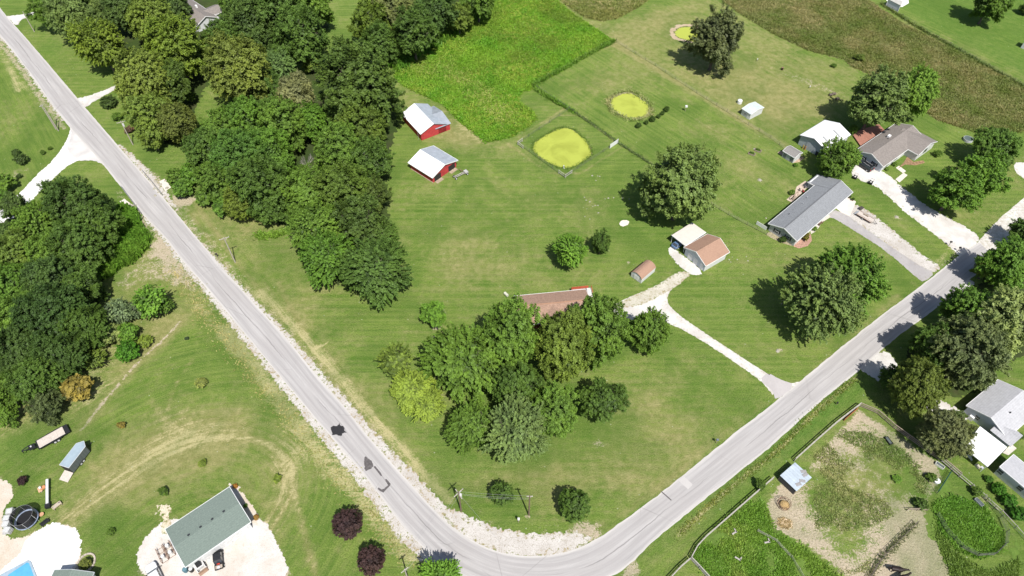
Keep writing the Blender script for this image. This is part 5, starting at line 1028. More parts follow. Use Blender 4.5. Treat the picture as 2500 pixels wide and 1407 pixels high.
MB().loft([[(-3.2, y, 0), (3.2, y, 0), (3.2, y, 2.4), (0, y, 3.6), (-3.2, y, 2.4)] for y in (-Wm / 2 - 2.0, -Wm / 2 + .5)]).build('porch_wall', BROWNW, hm.root)
MB().box((.6, Wm / 2 + .55, .6), (.3, 1.0, 1.2)).build('downspout_box', WTRIM, hm.root); MB().tube((-6.5, 2.2, 2.7), (-6.5, 2.2, 3.5), .07).build('vent_pipe', SHUT, hm.root)
dk = empty('deck', (hm.root.matrix_basis @ Vector((hm.L / 2 - .9, Wm / 2 + .4, 0)))[:], hm.root.rotation_euler.z); dk.location.z = 0; tag(dk, 'small red railed deck at the far corner of the brown roofed house', 'deck')
MB().box((-.3, .45, .85), (3.6, 1.4, .14)).build('floor', M('grey_deck', (.42, .37, .34), .8), dk); MB().box((1.9, -1.3, .85), (1.4, 5.0, .14)).build('floor', M('white_deck', (.62, .58, .55), .7), dk)
mb = MB(); mb.box((-.1, 1.15, 1.75), (4.0, .07, .1)); mb.box((-.1, 1.15, 1.35), (4.0, .05, .7)); mb.box((-2.1, .6, 1.75), (.07, 1.2, .1)); mb.box((2.6, -1.3, 1.75), (.07, 5.0, .1)); mb.box((2.6, -1.3, 1.3), (.05, 5.0, .08)); mb.build('railing', REDRAIL, dk)
for x, y in ((-2.1, 1.15), (0, 1.15), (2.6, 1.15), (2.6, -1.3), (2.6, -3.8)): MB().box((x, y, .9), (.1, .1, 1.78)).build('post', REDRAIL, dk)
e = empty('propane_tank', (*G((1236, 722)), 0), R(-50)); tag(e, 'small pale tank behind the left end of the brown roofed house', 'tank'); MB().tube((-.6, 0, .5), (.6, 0, .5), .35, n=12).build('tank', M('cream_tank', (.55, .55, .45), .5), e, smooth=False)
for x in (-.35, .35): MB().box((x, 0, .1), (.1, .5, .2)).build('leg', SHUT, e)
# white roofed house at the lower right, its wing, carport and the trailer home
n_ = House('white_roofed_house', 'pale roofed house at the right edge beside the white carport', 'house', (2458, 1071), (2535, 1003), (2352, 997), 2.4, .35, WH, PALE, SH_WT)
n_.walls(1.7); n_.gable(1.7, mats=(SH_WT, SH_WT)); n_.window('L', 1.6, 1.4, .9, 1.0); n_.window('L', -1.8, 1.4, .9, 1.0); MB().tube((-1, -1.5, 3.4), (-1, -1.5, 4.1), .12).build('vent_pipe', SHUT, n_.root); n_.window('A', 2.0, 1.4)
MB().box((-n_.hx - .3, 2.3, .6), (.6, .9, 1.1)).build('meter_box', WTRIM, n_.root)
a, c = Vector(G((2466, 1091), 2.3)), Vector(G((2498, 1065), 2.3)); uu = Vector((math.cos(n_.root.rotation_euler.z), math.sin(n_.root.rotation_euler.z))); vv = Vector((-uu.y, uu.x)); ll = [(Vector(p) - Vector(n_.root.location[:2])) for p in (a, c)]
wx0, wx1 = ll[0].dot(uu), ll[1].dot(uu); wy = ll[0].dot(vv) * .5 + ll[1].dot(vv) * .5; wm = (wx0 + wx1) / 2
MB().loft([[(wx0 + .3, y, 0), (wx1 - .3, y, 0), (wx1 - .3, y, 2.3), (wm, y, 3.1), (wx0 + .3, y, 2.3)] for y in (wy + .3, -2)]).build('wing_wall', WH, n_.root)
MB().slab([(wx0, wy, 2.4), (wm, wy, 3.3), (wm, -1.5, 3.3), (wx0, -1.5, 2.4)], .14).build('wing_roof', SH_WT, n_.root); MB().slab([(wm, wy, 3.3), (wx1, wy, 2.4), (wx1, -1.5, 2.4), (wm, -1.5, 3.3)], .14).build('wing_roof', SH_WT, n_.root)
def flatroof(name, label, cat, px, h, t, roof, wallm, enclosed=False):
    P = [Vector(G(p, h)) for p in px]; c = sum(P, Vector((0, 0))) / 4; u = (P[1] - P[0]).normalized(); e = empty(name, (c.x, c.y, 0), math.atan2(u.y, u.x)); tag(e, label, cat); ca, sa = u.x, -u.y
    Q = [((p - c).x * ca - (p - c).y * sa, (p - c).x * sa + (p - c).y * ca) for p in P]
    MB().prism(Q, h - t, h).build('roof', roof, e)
    for x, y in Q:
        MB().box((x * .93, y * .93, (h - t) / 2), (.12, .12, h - t)).build('post', wallm, e)
    if enclosed:
        MB().prism([(x * .92, y * .92) for x, y in Q], .0, h - t - .01).build('wall', wallm, e)
    return e, Q
e, Q = flatroof('carport', 'bright white flat roofed carport beside the pale roofed house', 'carport', [(2411.5, 1140.2), (2459, 1092), (2392.8, 1041), (2353.1, 1093)], 2.7, .16, METW, WTRIM)
MB().box((Q[1][0] * .92, Q[1][1] * .5 + Q[2][1] * .5, 1.2), (.08, 6, 2.3)).build('back_wall', WALLWY, e)
flat('carport_walk', [(2446, 1105), (2470, 1085), (2482, 1095), (2462, 1112)], CONCM, .03, .03)
m_ = House('trailer_home', 'grey roofed trailer home cut by the right edge, lower right', 'trailer home', (2440, 1141), (2530, 1216), (2473, 1110.5), 2.6, .15, WH, WH, SH_WT)
m_.walls(.35); m_.gable(.35, trim=WTRIM, mats=(SH_WT, SH_WT)); MB().box((1.5, 0, 3.15), (.6, .35, .3)).build('roof_vent', GREYS, m_.root); m_.window('A', -3, 1.6); m_.window('A', 1, 1.6)
# workshop
o_ = House('workshop', 'workshop with a green-grey shingle roof and four roof vents, bottom left', 'workshop', (453, 1385.7), (612.7, 1275.2), (402.1, 1294.6), 3.0, .35, WALLW, WALLWY, SH_GN)
o_.walls(.5); o_.gable(.5, trim=WTRIM)
for x in (-.27, -.09, .09, .27): MB().box((x * o_.L, .35, 3.68), (.42, .30, .16)).build('roof_vent', SHUT, o_.root)
f = o_.rect('garage_door', 'A', 1.6, 1.3, 3.4, 2.5, .05, M('white_door', (.64, .64, .64), .5)); f2 = o_.rect('garage_door', 'A', -2.6, 1.3, 3.0, 2.5, .05, MATS['white_door']); o_.door('A', 4.6)
for k in range(3): o_.rect('panel_line', 'A', 1.6, .6 + .6 * k, 3.4, .03, .01, GREYS, f, .05)
# partly visible houses
p_ = House('gabled_house', 'taupe roofed white house among the trees at the top left edge', 'house', (481, 67.5), (426, 6), 1, 2.5, .45, WH, WH, SH_TP)
rt = Vector(G((479.8, 65.4), 2.5)); lt = Vector(G((533.3, 43.2), 2.5)); u = (lt - rt).normalized(); Wp = (lt - rt).length; v = Vector((-u.y, u.x)); Lp = 18
c = (rt + lt) / 2 + v * Lp / 2; p_.L = Lp; p_.Wd = Wp; p_.hx, p_.hy = Lp / 2 - .45, Wp / 2 - .45; p_.root.location = (c.x, c.y, 0); p_.root.rotation_euler.z = math.atan2(-v.y, -v.x)
p_.walls(2.0); p_.gable(2.0)
for k, (x, sy, ln) in enumerate([(3.2, 1, 4.0), (4.6, -1, 2.6)]):
    y0, y1 = sy * Wp / 2 * .5, sy * (Wp / 2 + ln)
    mb = MB(); mb.loft([[(x - 3, y, 0), (x + 3, y, 0), (x + 3, y, 2.3), (x, y, 3.4), (x - 3, y, 2.3)] for y in (y0, y1 - sy * .5)]); mb.build('wing_wall', WH, p_.root)
    for sg in (-1, 1):
        q = [(x, y0, 3.7), (x, y1, 3.7), (x + sg * 3.4, y1, 2.45), (x + sg * 3.4, y0, 2.45)]
        if (sg * sy) > 0: q = q[::-1]
        MB().slab(q, .14).build('wing_roof', SH_TP, p_.root)
    MB().box((x + 3.42, (y0 + y1) / 2 + sy, 2.45), (.08, abs(y1 - y0) - 2, .2)).build('wing_trim', WTRIM, p_.root)
MB().box((0, 1.5, 4.3), (.8, .6, 1.0)).build('chimney', WTRIM, p_.root)
e, Q = flatroof('far_shed', 'pale grey roofed shed cut by the top edge, upper right', 'shed', [(2199.5, 14), (2204.5, 4), (2182, -8), (2168, -2)], 2.6, .15, M('pale_grey_roof', (.42, .41, .38), .8), WTRIM, True)
flat('shed_pad', [(2164, 2), (2202, 18), (2219, 8), (2216, -12), (2160, -14)], M('white_stone', (.66, .64, .60), .9, .05), .03, .02)
# green corner building and pool
e = House('grey_roofed_house', 'corner of a grey-green roofed house cut by the bottom edge, left', 'house', (140, 1440), (196, 1396), 1, 2.6, .2, WALLW, WALLWY, SH_GN)
pk = Vector(G((177, 1392), 3.4)); ps = Vector(G((196, 1409), 2.6)); pl = Vector(G((152, 1410), 2.6)); u = (ps - pk); u = u.normalized()
e.L, e.Wd = 9, 7; e.hx, e.hy = 4.3, 3.3; d1 = (Vector(G((177, 1392), 3.4)) - Vector(G((155, 1440), 3.4))).normalized(); e.root.rotation_euler.z = math.atan2(d1.y, d1.x) ; cc = pk - d1 * 4.5; e.root.location = (cc.x, cc.y, 0); e.walls(.9); e.gable(.9, trim=GREYS)
tag(structure(MB().prism([G(p) for p in [(68, 1369), (76, 1371), (92, 1412), (80, 1440), (-10, 1440), (0, 1405)]], .0, .16).build('pool_deck', M('pool_coping', (.30, .38, .45), .6))))
patch('pool_water', [(67, 1374), (72, 1376), (86, 1412), (80, 1430), (10, 1430), (22, 1404)], M('pool_water', (.10, .36, .58), .06, .08, .8, spec=.5), .17, .15, 0, smooth_it=0)
# ================================================================ THINGS
BLK = M('black_steel', (.022, .023, .026), .5, .1, 6); TYRE = M('tyre', (.02, .02, .02), .85, .1); RIM = M('wheel_rim', (.55, .55, .56), .4, .05, spec=.5); BOARD = M('trailer_boards', (.54, .48, .43), .85, .12, 4, ribs=(.2, 'Y', 'SIN'))
def grounded(name, p, q, label, cat, z=0.0):     # an empty at photo point p, its x axis pointing to photo point q
    a, b = G(p, z), G(q, z); e = empty(name, (a[0], a[1], 0), math.atan2(b[1] - a[1], b[0] - a[0])); tag(e, label, cat); return e, math.hypot(b[0] - a[0], b[1] - a[1])
def wheel(parent, x, y, r=.36, w=.22, name='wheel'):
    t = MB().tube((x, y - w / 2, r), (x, y + w / 2, r), r, n=16).build(name, TYRE, parent); MB().tube((x, y - w / 2 - .015, r), (x, y + w / 2 + .015, r), r * .62, n=12).build('rim', RIM, t); return t
def vehicle(name, p, q, label, cat, L, Wd, prof, body, h0=.28, cabin=None, mid=True):
    """body lofted along x from (x, half width, sill z, shoulder z); cabin from (x, half width, z)"""
    e, _ = grounded(name, p, q, label, cat)
    def sec(x, w, z0, z1, c=.12): return [(x, -w * .92, z0), (x, w * .92, z0), (x, w, z0 + .15), (x, w, z1 - c), (x, w * .90, z1), (x, -w * .90, z1), (x, -w, z1 - c), (x, -w, z0 + .15)]
    MB().loft([sec(*s) for s in prof]).build('body', body, e, smooth=False, bevel=.03)
    if cabin:
        lo = cabin['z0']; hi = cabin['z1']; st = cabin['st']; w0, w1 = cabin['w0'], cabin['w1']
        gl = MB(); x0, x1, x2, x3 = st; gl.add([(x0, -w0, lo), (x3, -w0, lo), (x3, w0, lo), (x0, w0, lo), (x1, -w1, hi), (x2, -w1, hi), (x2, w1, hi), (x1, w1, hi)], [(0, 3, 2, 1), (4, 5, 6, 7), (0, 1, 5, 4), (1, 2, 6, 5), (2, 3, 7, 6), (3, 0, 4, 7)])
        gl.build('window_glass', GLASS, e)
        MB().loft([[(x, -w1 * f, hi + a), (x, w1 * f, hi + a), (x, w1 * f * .96, hi + a + .06), (x, -w1 * f * .96, hi + a + .06)] for x, f, a in ((x1 - .05, .97, -.03), (x1 + .25, 1.02, .0), (x2 - .25, 1.02, 0), (x2 + .05, .97, -.03))]).build('roof', cabin.get('mat', body), e, bevel=.02)
        pl = MB()
        for sg in (-1, 1):
            for xa, xb in ((x0, x1), (x3, x2), ((x0 + x3) / 2, (x1 + x2) / 2)): pl.tube((xa, sg * w0, lo), (xb, sg * w1, hi), .045, n=5)
        pl.build('pillar', body, e)
    return e
# black minivan
CARB = M('black_paint', (.012, .013, .016), .22, .1, spec=.6); CARW = M('white_paint', (.66, .67, .68), .3, .03, spec=.5); CARBL = M('blue_paint', (.10, .17, .30), .25, .1, spec=.6)
e = vehicle('minivan', (2109, 409), (2082, 391), 'black minivan parked beside the taupe roofed house', 'car', 5, 1.9, [(-2.45, .80, .35, .95), (-2.3, .92, .28, 1.05), (1.2, .96, .26, 1.02), (2.2, .90, .28, .88), (2.5, .74, .35, .70)], CARB, cabin=dict(z0=.98, z1=1.66, st=(-2.35, -2.1, .7, 1.75), w0=.88, w1=.72))
for x in (-1.5, 1.6):
    for y in (-.86, .86): wheel(e, x, y, .35)
for y in (-.72, .72): MB().box((-2.42, y, .92), (.12, .22, .3)).build('tail_light', M('red_lamp', (.5, .02, .02), .3), e)
for y in (-.55, .55): MB().box((-.6, y, 1.77), (2.2, .05, .05)).build('roof_rail', RIM, e)
MB().box((-2.5, 0, .6), (.04, .5, .14)).build('number_plate', RIM, e)
# white pickup
e = vehicle('pickup_truck', (384, 1412), (368, 1378), 'white pickup truck cut by the bottom edge, left of the workshop', 'pickup truck', 5.8, 2, [(-2.9, .95, .4, 1.05), (-.9, .98, .38, 1.08), (.9, .98, .38, 1.12), (2.4, .95, .38, 1.05), (2.85, .78, .45, .9)], CARW, cabin=dict(z0=1.08, z1=1.8, st=(-1.0, -.85, .55, 1.35), w0=.90, w1=.76))
for x in (-1.8, 1.85):
    for y in (-.9, .9): wheel(e, x, y, .40, .26)
for y in (-1.1, 1.1): MB().box((.95, y, 1.15), (.14, .24, .18)).build('mirror', SHUT, e)
MB().box((-1.95, 0, 1.06), (1.7, 1.6, .08)).build('bed_cover', SHUT, e)
# blue car under the cream carport
e = vehicle('blue_car', (1657, 598), (1690, 574), 'blue car parked under the cream carport', 'car', 4.6, 1.8, [(-2.2, .78, .35, .85), (-1.9, .88, .28, .95), (1.0, .90, .28, .95), (2.2, .75, .32, .75)], CARBL, cabin=dict(z0=.9, z1=1.4, st=(-2.0, -1.4, .3, 1.1), w0=.82, w1=.64))
for x in (-1.4, 1.4):
    for y in (-.8, .8): wheel(e, x, y, .32)
# black open utility vehicle by the workshop
e = vehicle('utility_vehicle', (537, 1369), (535, 1346), 'black off-road buggy with a small open cargo bed by the workshop door', 'buggy', 3.6, 1.6, [(-1.1, .72, .45, .85), (.4, .76, .4, .85), (1.3, .74, .42, 1.0), (1.75, .55, .5, .85)], BLK, cabin=dict(z0=.86, z1=1.85, st=(-.75, -.55, .75, 1.1), w0=.70, w1=.66, mat=BLK))
for x in (-1.25, 1.2):
    for y in (-.68, .68): wheel(e, x, y, .36, .26)
c_ = MB(); c_.box((-1.45, 0, .78), (.95, 1.3, .06)); c_.build('cargo_bed', M('tan_bed', (.42, .36, .30), .8), e)
c_ = MB(); c_.box((-1.92, 0, .95), (.05, 1.35, .34)); c_.box((-1.45, .66, .95), (.95, .05, .34)); c_.box((-1.45, -.66, .95), (.95, .05, .34)); c_.build('bed_rail', BLK, e)
MB().box((-1.0, 0, 1.1), (.12, .5, .3)).build('red_jerrycan', M('red_plastic', (.5, .05, .03), .5), e); MB().tube((-1.55, .05, .82), (-1.55, .05, .98), .28, n=14).build('spare_bucket', RIM, e)
h = MB(); h.tube((1.9, 1.05, .05), (1.9, 1.05, .09), .38, n=18); s = MB()
x, y = G((516, 1361)); rg = MB()
for k in range(16):
    a, b2 = 2 * math.pi * k / 16, 2 * math.pi * (k + 1) / 16; rg.tube((.38 * math.cos(a), .38 * math.sin(a), .05), (.38 * math.cos(b2), .38 * math.sin(b2), .05), .035, n=5)
tag(rg.build('garden_hose', GREYS, None, (x, y, 0)), 'thin grey ring lying left of the black buggy', 'hoop')
# skid loader, drums and racks at the workshop
e, _ = grounded('skid_loader', (490, 1383), (497, 1395), 'white and black skid loader at the front of the workshop', 'loader')
MB().box((-.1, 0, .75), (1.6, 1.3, .8)).build('body', M('loader_white', (.62, .61, .60), .5), e, bevel=.05); MB().box((.05, 0, 1.45), (.95, .95, .75), taper=.9).build('cab', BLK, e, bevel=.03); MB().box((-.75, 0, 1.25), (.5, 1.1, .4)).build('engine_cover', MATS['loader_white'], e, bevel=.05)
for y in (-.72, .72):
    MB().box((.3, y, 1.05), (1.9, .12, .16), ry=.12).build('lift_arm', MATS['loader_white'], e)
    for x in (-.5, .45): wheel(e, x, y * 1.02, .34, .22)
bk = MB(); bk.box((1.45, 0, .25), (.5, 1.6, .06)); bk.box((1.25, 0, .5), (.06, 1.6, .5)); bk.build('bucket', M('rust_bucket', (.30, .20, .14), .8), e)
for p, c_, lb in (((454.6, 1394), (.08, .16, .20), 'blue-grey drum at the bottom corner of the workshop'), ((469, 1393), (.03, .03, .03), 'black tub with a white round lid beside the blue-grey drum')):
    x, y = G(p); e = empty('drum', (x, y, 0)); tag(e, lb, 'drum'); MB().tube((0, 0, 0), (0, 0, .85), .42, .44, 18).build('shell', M('drum_%d' % int(p[0]), c_, .5), e); MB().tube((0, 0, .85), (0, 0, .89), .33, n=18).build('lid', RIM if p[0] > 460 else M('drumlid', (.12, .22, .26), .5), e)
RUST = M('rusty_steel', (.24, .15, .11), .8, .25, 5)
for p, q, lb in (((398, 1356), (408, 1378), 'left rusty metal rack with a white tank, left of the workshop'), ((415, 1344), (425, 1366), 'right rusty metal rack with white tanks, against the workshop wall')):
    e, _ = grounded('steel_rack', p, q, lb, 'rack'); fr = MB()
    for y in (-.55, .55):
        for z in (.1, .9): fr.box((0, y, z), (3.0, .07, .07))
        for x in (-1.45, -.5, .5, 1.45): fr.box((x, y, .5), (.06, .06, 1.0))
    for x in (-1.45, -.5, .5, 1.45): fr.box((x, 0, .12), (.06, 1.1, .06))
    fr.build('frame', RUST, e)
    for x in ((.6,) if p[0] < 400 else (-.75, .75)): MB().tube((x, 0, .2), (x, 0, .95), .32, .30, 14).build('tank', M('white_poly', (.64, .64, .63), .5), e)
# gooseneck flatbed trailer
e, Lf = grounded('flatbed_trailer', (92, 1087), (156, 1051), 'black gooseneck flatbed trailer with a bare wooden deck on the west lawn', 'trailer', .8)
MB().box((Lf / 2, 0, .85), (Lf, 2.1, .08)).build('deck', BOARD, e); fr = MB()
for y in (-1.12, 1.12): fr.box((Lf / 2, y, .82), (Lf + .1, .14, .2))
fr.box((Lf + .45, 0, .8), (.8, 2.3, .12)); fr.box((0, 0, .8), (.2, 2.3, .3)); fr.build('frame', BLK, e)
nk = MB()
for y in (-.5, .5): nk.tube((0, y, .9), (-1.2, y * .8, 1.5), .10, n=6); nk.tube((-1.2, y * .8, 1.5), (-2.6, y * .2, 1.55), .10, n=6)
nk.box((-.9, 0, 1.15), (1.1, 1.2, .12)); nk.tube((-2.6, 0, 1.6), (-2.6, 0, .7), .08); nk.build('gooseneck', BLK, e); MB().tube((-1.0, .1, 1.25), (-1.0, .1, 1.4), .16, n=12).build('winch_drum', RIM, e)
for x in (Lf * .55, Lf * .68):
    for y in (-1.2, 1.2): wheel(e, x, y, .36, .2)
for y in (-1.22, 1.22): MB().box((Lf * .615, y, .78), (2.2, .3, .05)).build('fender', BLK, e)
# enclosed trailer with its ramp down
e, Lt = grounded('enclosed_trailer', (172, 1153), (212, 1101), 'grey enclosed box trailer with its rear ramp lowered onto the lawn', 'trailer', .0)
SIDE = M('charcoal_panel', (.11, .125, .13), .45, .08, 2, ribs=(.6, 'X', 'SIN'))
hw = 1.05; pts = [(0, -hw), (Lt, -hw), (Lt + .9, 0), (Lt, hw), (0, hw)]
MB().prism(pts, .45, 2.45).build('box', SIDE, e); MB().prism([(x * 1.0 + (0 if x else -.03), y * 1.03) for x, y in pts], 2.46, 2.53).build('roof', M('trailer_roof', (.30, .37, .42), .35, .08, 1, spec=.5), e)
tr = MB()
for a, b2 in zip(pts, pts[1:] + pts[:1]): tr.tube((a[0], a[1] * 1.03, 2.5), (b2[0], b2[1] * 1.03, 2.5), .05, n=5)
tr.build('trim', RIM, e); MB().box((-1.0, 0, .25), (1.9, 2.0, .06), ry=-.22).build('ramp', BOARD, e); MB().box((-.02, 0, 1.4), (.04, 1.9, 1.8)).build('doorway', DARKIN, e)
MB().prism([(Lt + .9, 0), (Lt + 1.7, -.08), (Lt + 1.7, .08)], .4, .5).build('tongue', BLK, e); MB().prism([(Lt + .02, -hw - .01), (Lt + .92, 0), (Lt + .86, 0), (Lt, -hw + .1)], .5, 2.3).build('nose_panel', BLK, e)
for x in (Lt * .42, Lt * .56):
    for y in (-hw - .02, hw + .02): wheel(e, x, y, .36, .2)
# folded conveyor, mower, bench, trampoline, tanks
e, Lc = grounded('conveyor', (120, 1237), (121, 1176), 'long white tube conveyor lying on the lawn', 'conveyor'); MB().tube((.3, 0, .7), (Lc, 0, .9), .26, n=12).build('tube', CARW, e)
MB().box((Lc * .5, 0, .95), (Lc * .9, .12, .08)).build('rail', RIM, e); st = MB(); st.box((0, 0, .4), (.9, .9, .7)); st.box((-.1, -1.2, .4), (.12, 1.8, .1)); st.build('hopper', BLK, e)
for x in (.8, Lc * .7):
    for sg in (-1, 1): MB().tube((x, 0, .7), (x, sg * .45, .0), .04).build('leg', BLK, e)
e, _ = grounded('riding_mower', (106, 1194), (113, 1190), 'orange riding mower left of the white conveyor tube', 'mower'); MB().box((.1, 0, .45), (1.1, .7, .4), taper=.85).build('body', M('orange_paint', (.55, .25, .12), .5), e, bevel=.05)
MB().box((-.45, 0, .35), (.7, 1.1, .2)).build('cutting_deck', M('tan_deck', (.55, .35, .22), .6), e, bevel=.03); MB().box((-.2, 0, .85), (.4, .45, .35)).build('seat', M('white_seat', (.6, .6, .58), .5), e, bevel=.05)
for x in (-.4, .55):
    for y in (-.42, .42): wheel(e, x, y, .22, .16)
e, _ = grounded('bench', (141, 1236), (150, 1229), 'pale wooden trough bench right of the conveyor foot', 'bench'); b_ = MB(); b_.box((0, .3, .45), (1.6, .12, .2)); b_.box((0, -.3, .45), (1.6, .12, .2)); b_.box((.78, 0, .45), (.1, .7, .2)); b_.box((-.78, 0, .45), (.1, .7, .2)); b_.build('frame', M('bench_wood', (.52, .43, .32), .8), e); MB().box((0, 0, .38), (1.5, .5, .05)).build('board', M('grey_board', (.4, .37, .33), .8), e)
for x in (-.7, .7): MB().box((x, -.2, .18), (.08, .6, .36)).build('leg', WOOD, e)
x, y = G((70, 1272)); e = empty('trampoline', (x, y, 0)); tag(e, 'round black trampoline with a safety net beside the white tanks', 'trampoline'); rr = 1.95; n = 28
ring = lambda r, z: [(r * math.cos(2 * math.pi * i / n), r * math.sin(2 * math.pi * i / n), z) for i in range(n)]
def annulus(mb, r0, r1, z0, z1):
    a, b2 = ring(r0, z0), ring(r1, z1); mb.add(a + b2, [(i, (i + 1) % n, n + (i + 1) % n, n + i) for i in range(n)]); return mb
annulus(annulus(MB(), rr - .28, rr + .12, .83, .83), rr + .12, rr + .12, .83, .72).build('pad', M('pad_blue_white', (.26, .31, .42), .6, .3, 1.2), e); MB().loft([ring(rr - .28, .8), ring(rr - .28, .78)]).build('mat', M('mat_black', (.015, .015, .018), .8), e)
tp = MB()
for i in range(n): a, b2 = ring(rr, 2.7)[i], ring(rr, 2.7)[(i + 1) % n]; tp.tube(a, b2, .035, n=5)
tp.build('top_hoop', M('hoop_grey', (.16, .16, .17), .5), e)
nm, nnt, nb = newmat('net_mesh'); nb.inputs['Base Color'].default_value = (.02, .02, .025, 1); tb = N(nnt, 'ShaderNodeBsdfTransparent'); mxs = N(nnt, 'ShaderNodeMixShader'); mxs.inputs[0].default_value = .86
nnt.links.new(tb.outputs[0], mxs.inputs[1]); nnt.links.new(nb.outputs[0], mxs.inputs[2]); nnt.links.new(mxs.outputs[0], nnt.nodes['Material Output'].inputs['Surface'])
annulus(MB(), rr - .02, rr - .02, .85, 2.68).build('net', nm, e)
for k in range(6): a = 2 * math.pi * k / 6; MB().tube((rr * math.cos(a), rr * math.sin(a), 0), (rr * math.cos(a), rr * math.sin(a), 2.7), .035).build('pole', RIM, e)
for k, (p, lb) in enumerate([((30, 1253), 'highest white cube tank in the row beside the trampoline'), ((23, 1270), 'second white cube tank beside the trampoline'), ((21, 1284), 'third white cube tank beside the trampoline'), ((24, 1298), 'lowest white cube tank in the row beside the trampoline')]):
    x, y = G(p); e = empty('tank_tote', (x, y, 0), .25 - .12 * k); tag(e, lb, 'tank', 'white cube tanks beside the trampoline'); MB().box((0, 0, .68), (1.08, .95, 1.0)).build('tank', M('tote_white', (.50, .51, .51), .6, .1, 3), e, bevel=.08); c_ = MB()
    for z in (.2, .55, .9, 1.18):
        for sg in (-1, 1): c_.box((0, sg * .5, z), (1.16, .03, .03)); c_.box((sg * .57, 0, z), (.03, 1.0, .03))
    for xx in (-.38, 0, .38): c_.box((xx, 0, 1.2), (.03, 1.0, .03))
    for xx in (-.57, -.2, .2, .57):
        for sg in (-1, 1): c_.box((xx, sg * .5, .68), (.03, .03, 1.05))
    c_.build('cage', RIM, e); MB().box((0, 0, .08), (1.15, 1.0, .14)).build('pallet', WOOD, e)
x, y = G((12, 1303)); tag(MB().box((0, 0, .15), (.7, .5, .3), taper=.8).build('feed_tub', M('tub_grey', (.4, .4, .4), .7), None, (x, y, 0)), 'small grey tub below the white cube tanks', 'tub')
x, y = G((104, 1258)); mb = MB(); mb.tube((0, 0, .38), (0, 0, .44), .42, n=20); tb_ = mb.build('table_top', M('orange_wood', (.50, .29, .17), .7), None, (0, 0, 0)); e = empty('spool_table', (x, y, 0)); tag(e, 'round orange wooden table beside the trampoline', 'table'); tb_.parent = e; MB().tube((0, 0, 0), (0, 0, .38), .12, n=10).build('leg', WOOD, e)
e, _ = grounded('grill', (113, 1279), (122, 1272), 'dark patio bench by the white limestone pad', 'bench'); MB().box((0, 0, .42), (1.5, .45, .06)).build('seat', BLK, e); MB().box((0, .25, .7), (1.5, .05, .5)).build('backrest', BLK, e); e.name = 'patio_bench'
for x in (-.6, .6): MB().box((x, 0, .2), (.06, .45, .4)).build('leg', BLK, e)
# stone ring bed
x, y = G((211, 1375)); rg = MB()
for k in range(18):
    a = 2 * math.pi * k / 18; rg.box((1.45 * math.cos(a), 1.6 * math.sin(a), .12), (.3, .48, .26), rz=a)
tag(rg.build('stone_ring', M('ring_stone', (.48, .42, .35), .9, .2, 3), None, (x, y, 0)), 'round stone bed edge beside the grey-green roofed house', 'garden bed')
# small utility trailer in front of the ranch house
e, Lu = grounded('utility_trailer', (2095, 520), (2131, 541), 'small flat wooden utility trailer on the ranch house gravel strip', 'trailer', .5); MB().box((Lu / 2, 0, .6), (Lu, 1.7, .07)).build('deck', BOARD, e); fr = MB()
for y in (-.9, .9): fr.box((Lu / 2, y, .62), (Lu, .07, .16)); fr.box((Lu / 2, y, .95), (Lu, .05, .05))
for x in (0, Lu * .5, Lu):
    for y in (-.9, .9): fr.box((x, y, .8), (.05, .05, .35))
fr.build('frame', RUST, e); tn = MB(); tn.tube((Lu, -.6, .55), (Lu + 1.2, 0, .5), .05); tn.tube((Lu, .6, .55), (Lu + 1.2, 0, .5), .05); tn.build('tongue', BLK, e); MB().box((-.4, .0, .35), (.7, 1.6, .05), ry=-.5).build('ramp', GREYS, e)
for y in (-.98, .98): wheel(e, Lu * .45, y, .32, .18)
MB().box((Lu * .45, .5, .78), (1.4, .35, .2)).build('load', WOOD, e)
e, _ = grounded('wheelbarrow', (2101, 512), (2108, 507), 'dark wheelbarrow behind the small utility trailer', 'wheelbarrow'); MB().box((0, 0, .5), (.9, .7, .32), taper=1.35).build('tray', M('dark_tray', (.07, .06, .055), .7), e); wheel(e, .65, 0, .2, .1)
for y in (-.25, .25): MB().tube((-1.0, y, .5), (.6, y * .3, .22), .025).build('handle', WOOD, e)
for p, q, lb in (((2086, 436), (2090, 428), 'dark cart with a white rag at the head of the neighbour drive'), ((2124, 449), (2130, 441), 'small black lawn cart standing alone on the edge of the neighbour drive')):
    e, _ = grounded('lawn_cart', p, q, lb, 'cart'); MB().box((0, 0, .5), (1.1, .9, .3), taper=1.15).build('tray', M('cart_black', (.02, .02, .022), .6), e); MB().box((.0, 0, .67), (.5, .4, .06)).build('load', M('white_rag', (.6, .58, .55), .8), e); hb = MB()
    for y in (-.4, .4): hb.tube((.5, y, .55), (1.25, y, .95), .03)
    hb.tube((1.25, -.4, .95), (1.25, .4, .95), .03); hb.build('handle', BLK, e)
    for y in (-.5, .5): wheel(e, -.1, y, .24, .14)
# playset / old farm implement beside the lower barn
e, _ = grounded('hay_elevator', (1112, 436), (1140, 423), 'pale weathered farm implement beside the lower red barn', 'farm implement'); b_ = MB()
for y in (-.28, .28): b_.box((1.6, y, .65), (3.8, .09, .14))
for k in range(8): b_.box((.1 + k * .45, 0, .62), (.08, .5, .05))
b_.build('frame', M('bleached_wood', (.48, .45, .42), .85, .15), e); MB().box((3.5, 0, .7), (.9, 1.2, .4)).build('hopper', M('grey_metal', (.42, .41, .40), .6), e); MB().tube((2.6, .2, .7), (2.8, 2.2, .5), .06).build('drawbar', RUST, e); MB().tube((3.3, .3, .8), (2.6, 2.0, .5), .06).build('drawbar', RUST, e)
for y in (-.6, .6): wheel(e, -.1, y, .38, .16)
for y in (-.75, .75): wheel(e, 3.5, y, .3, .16)
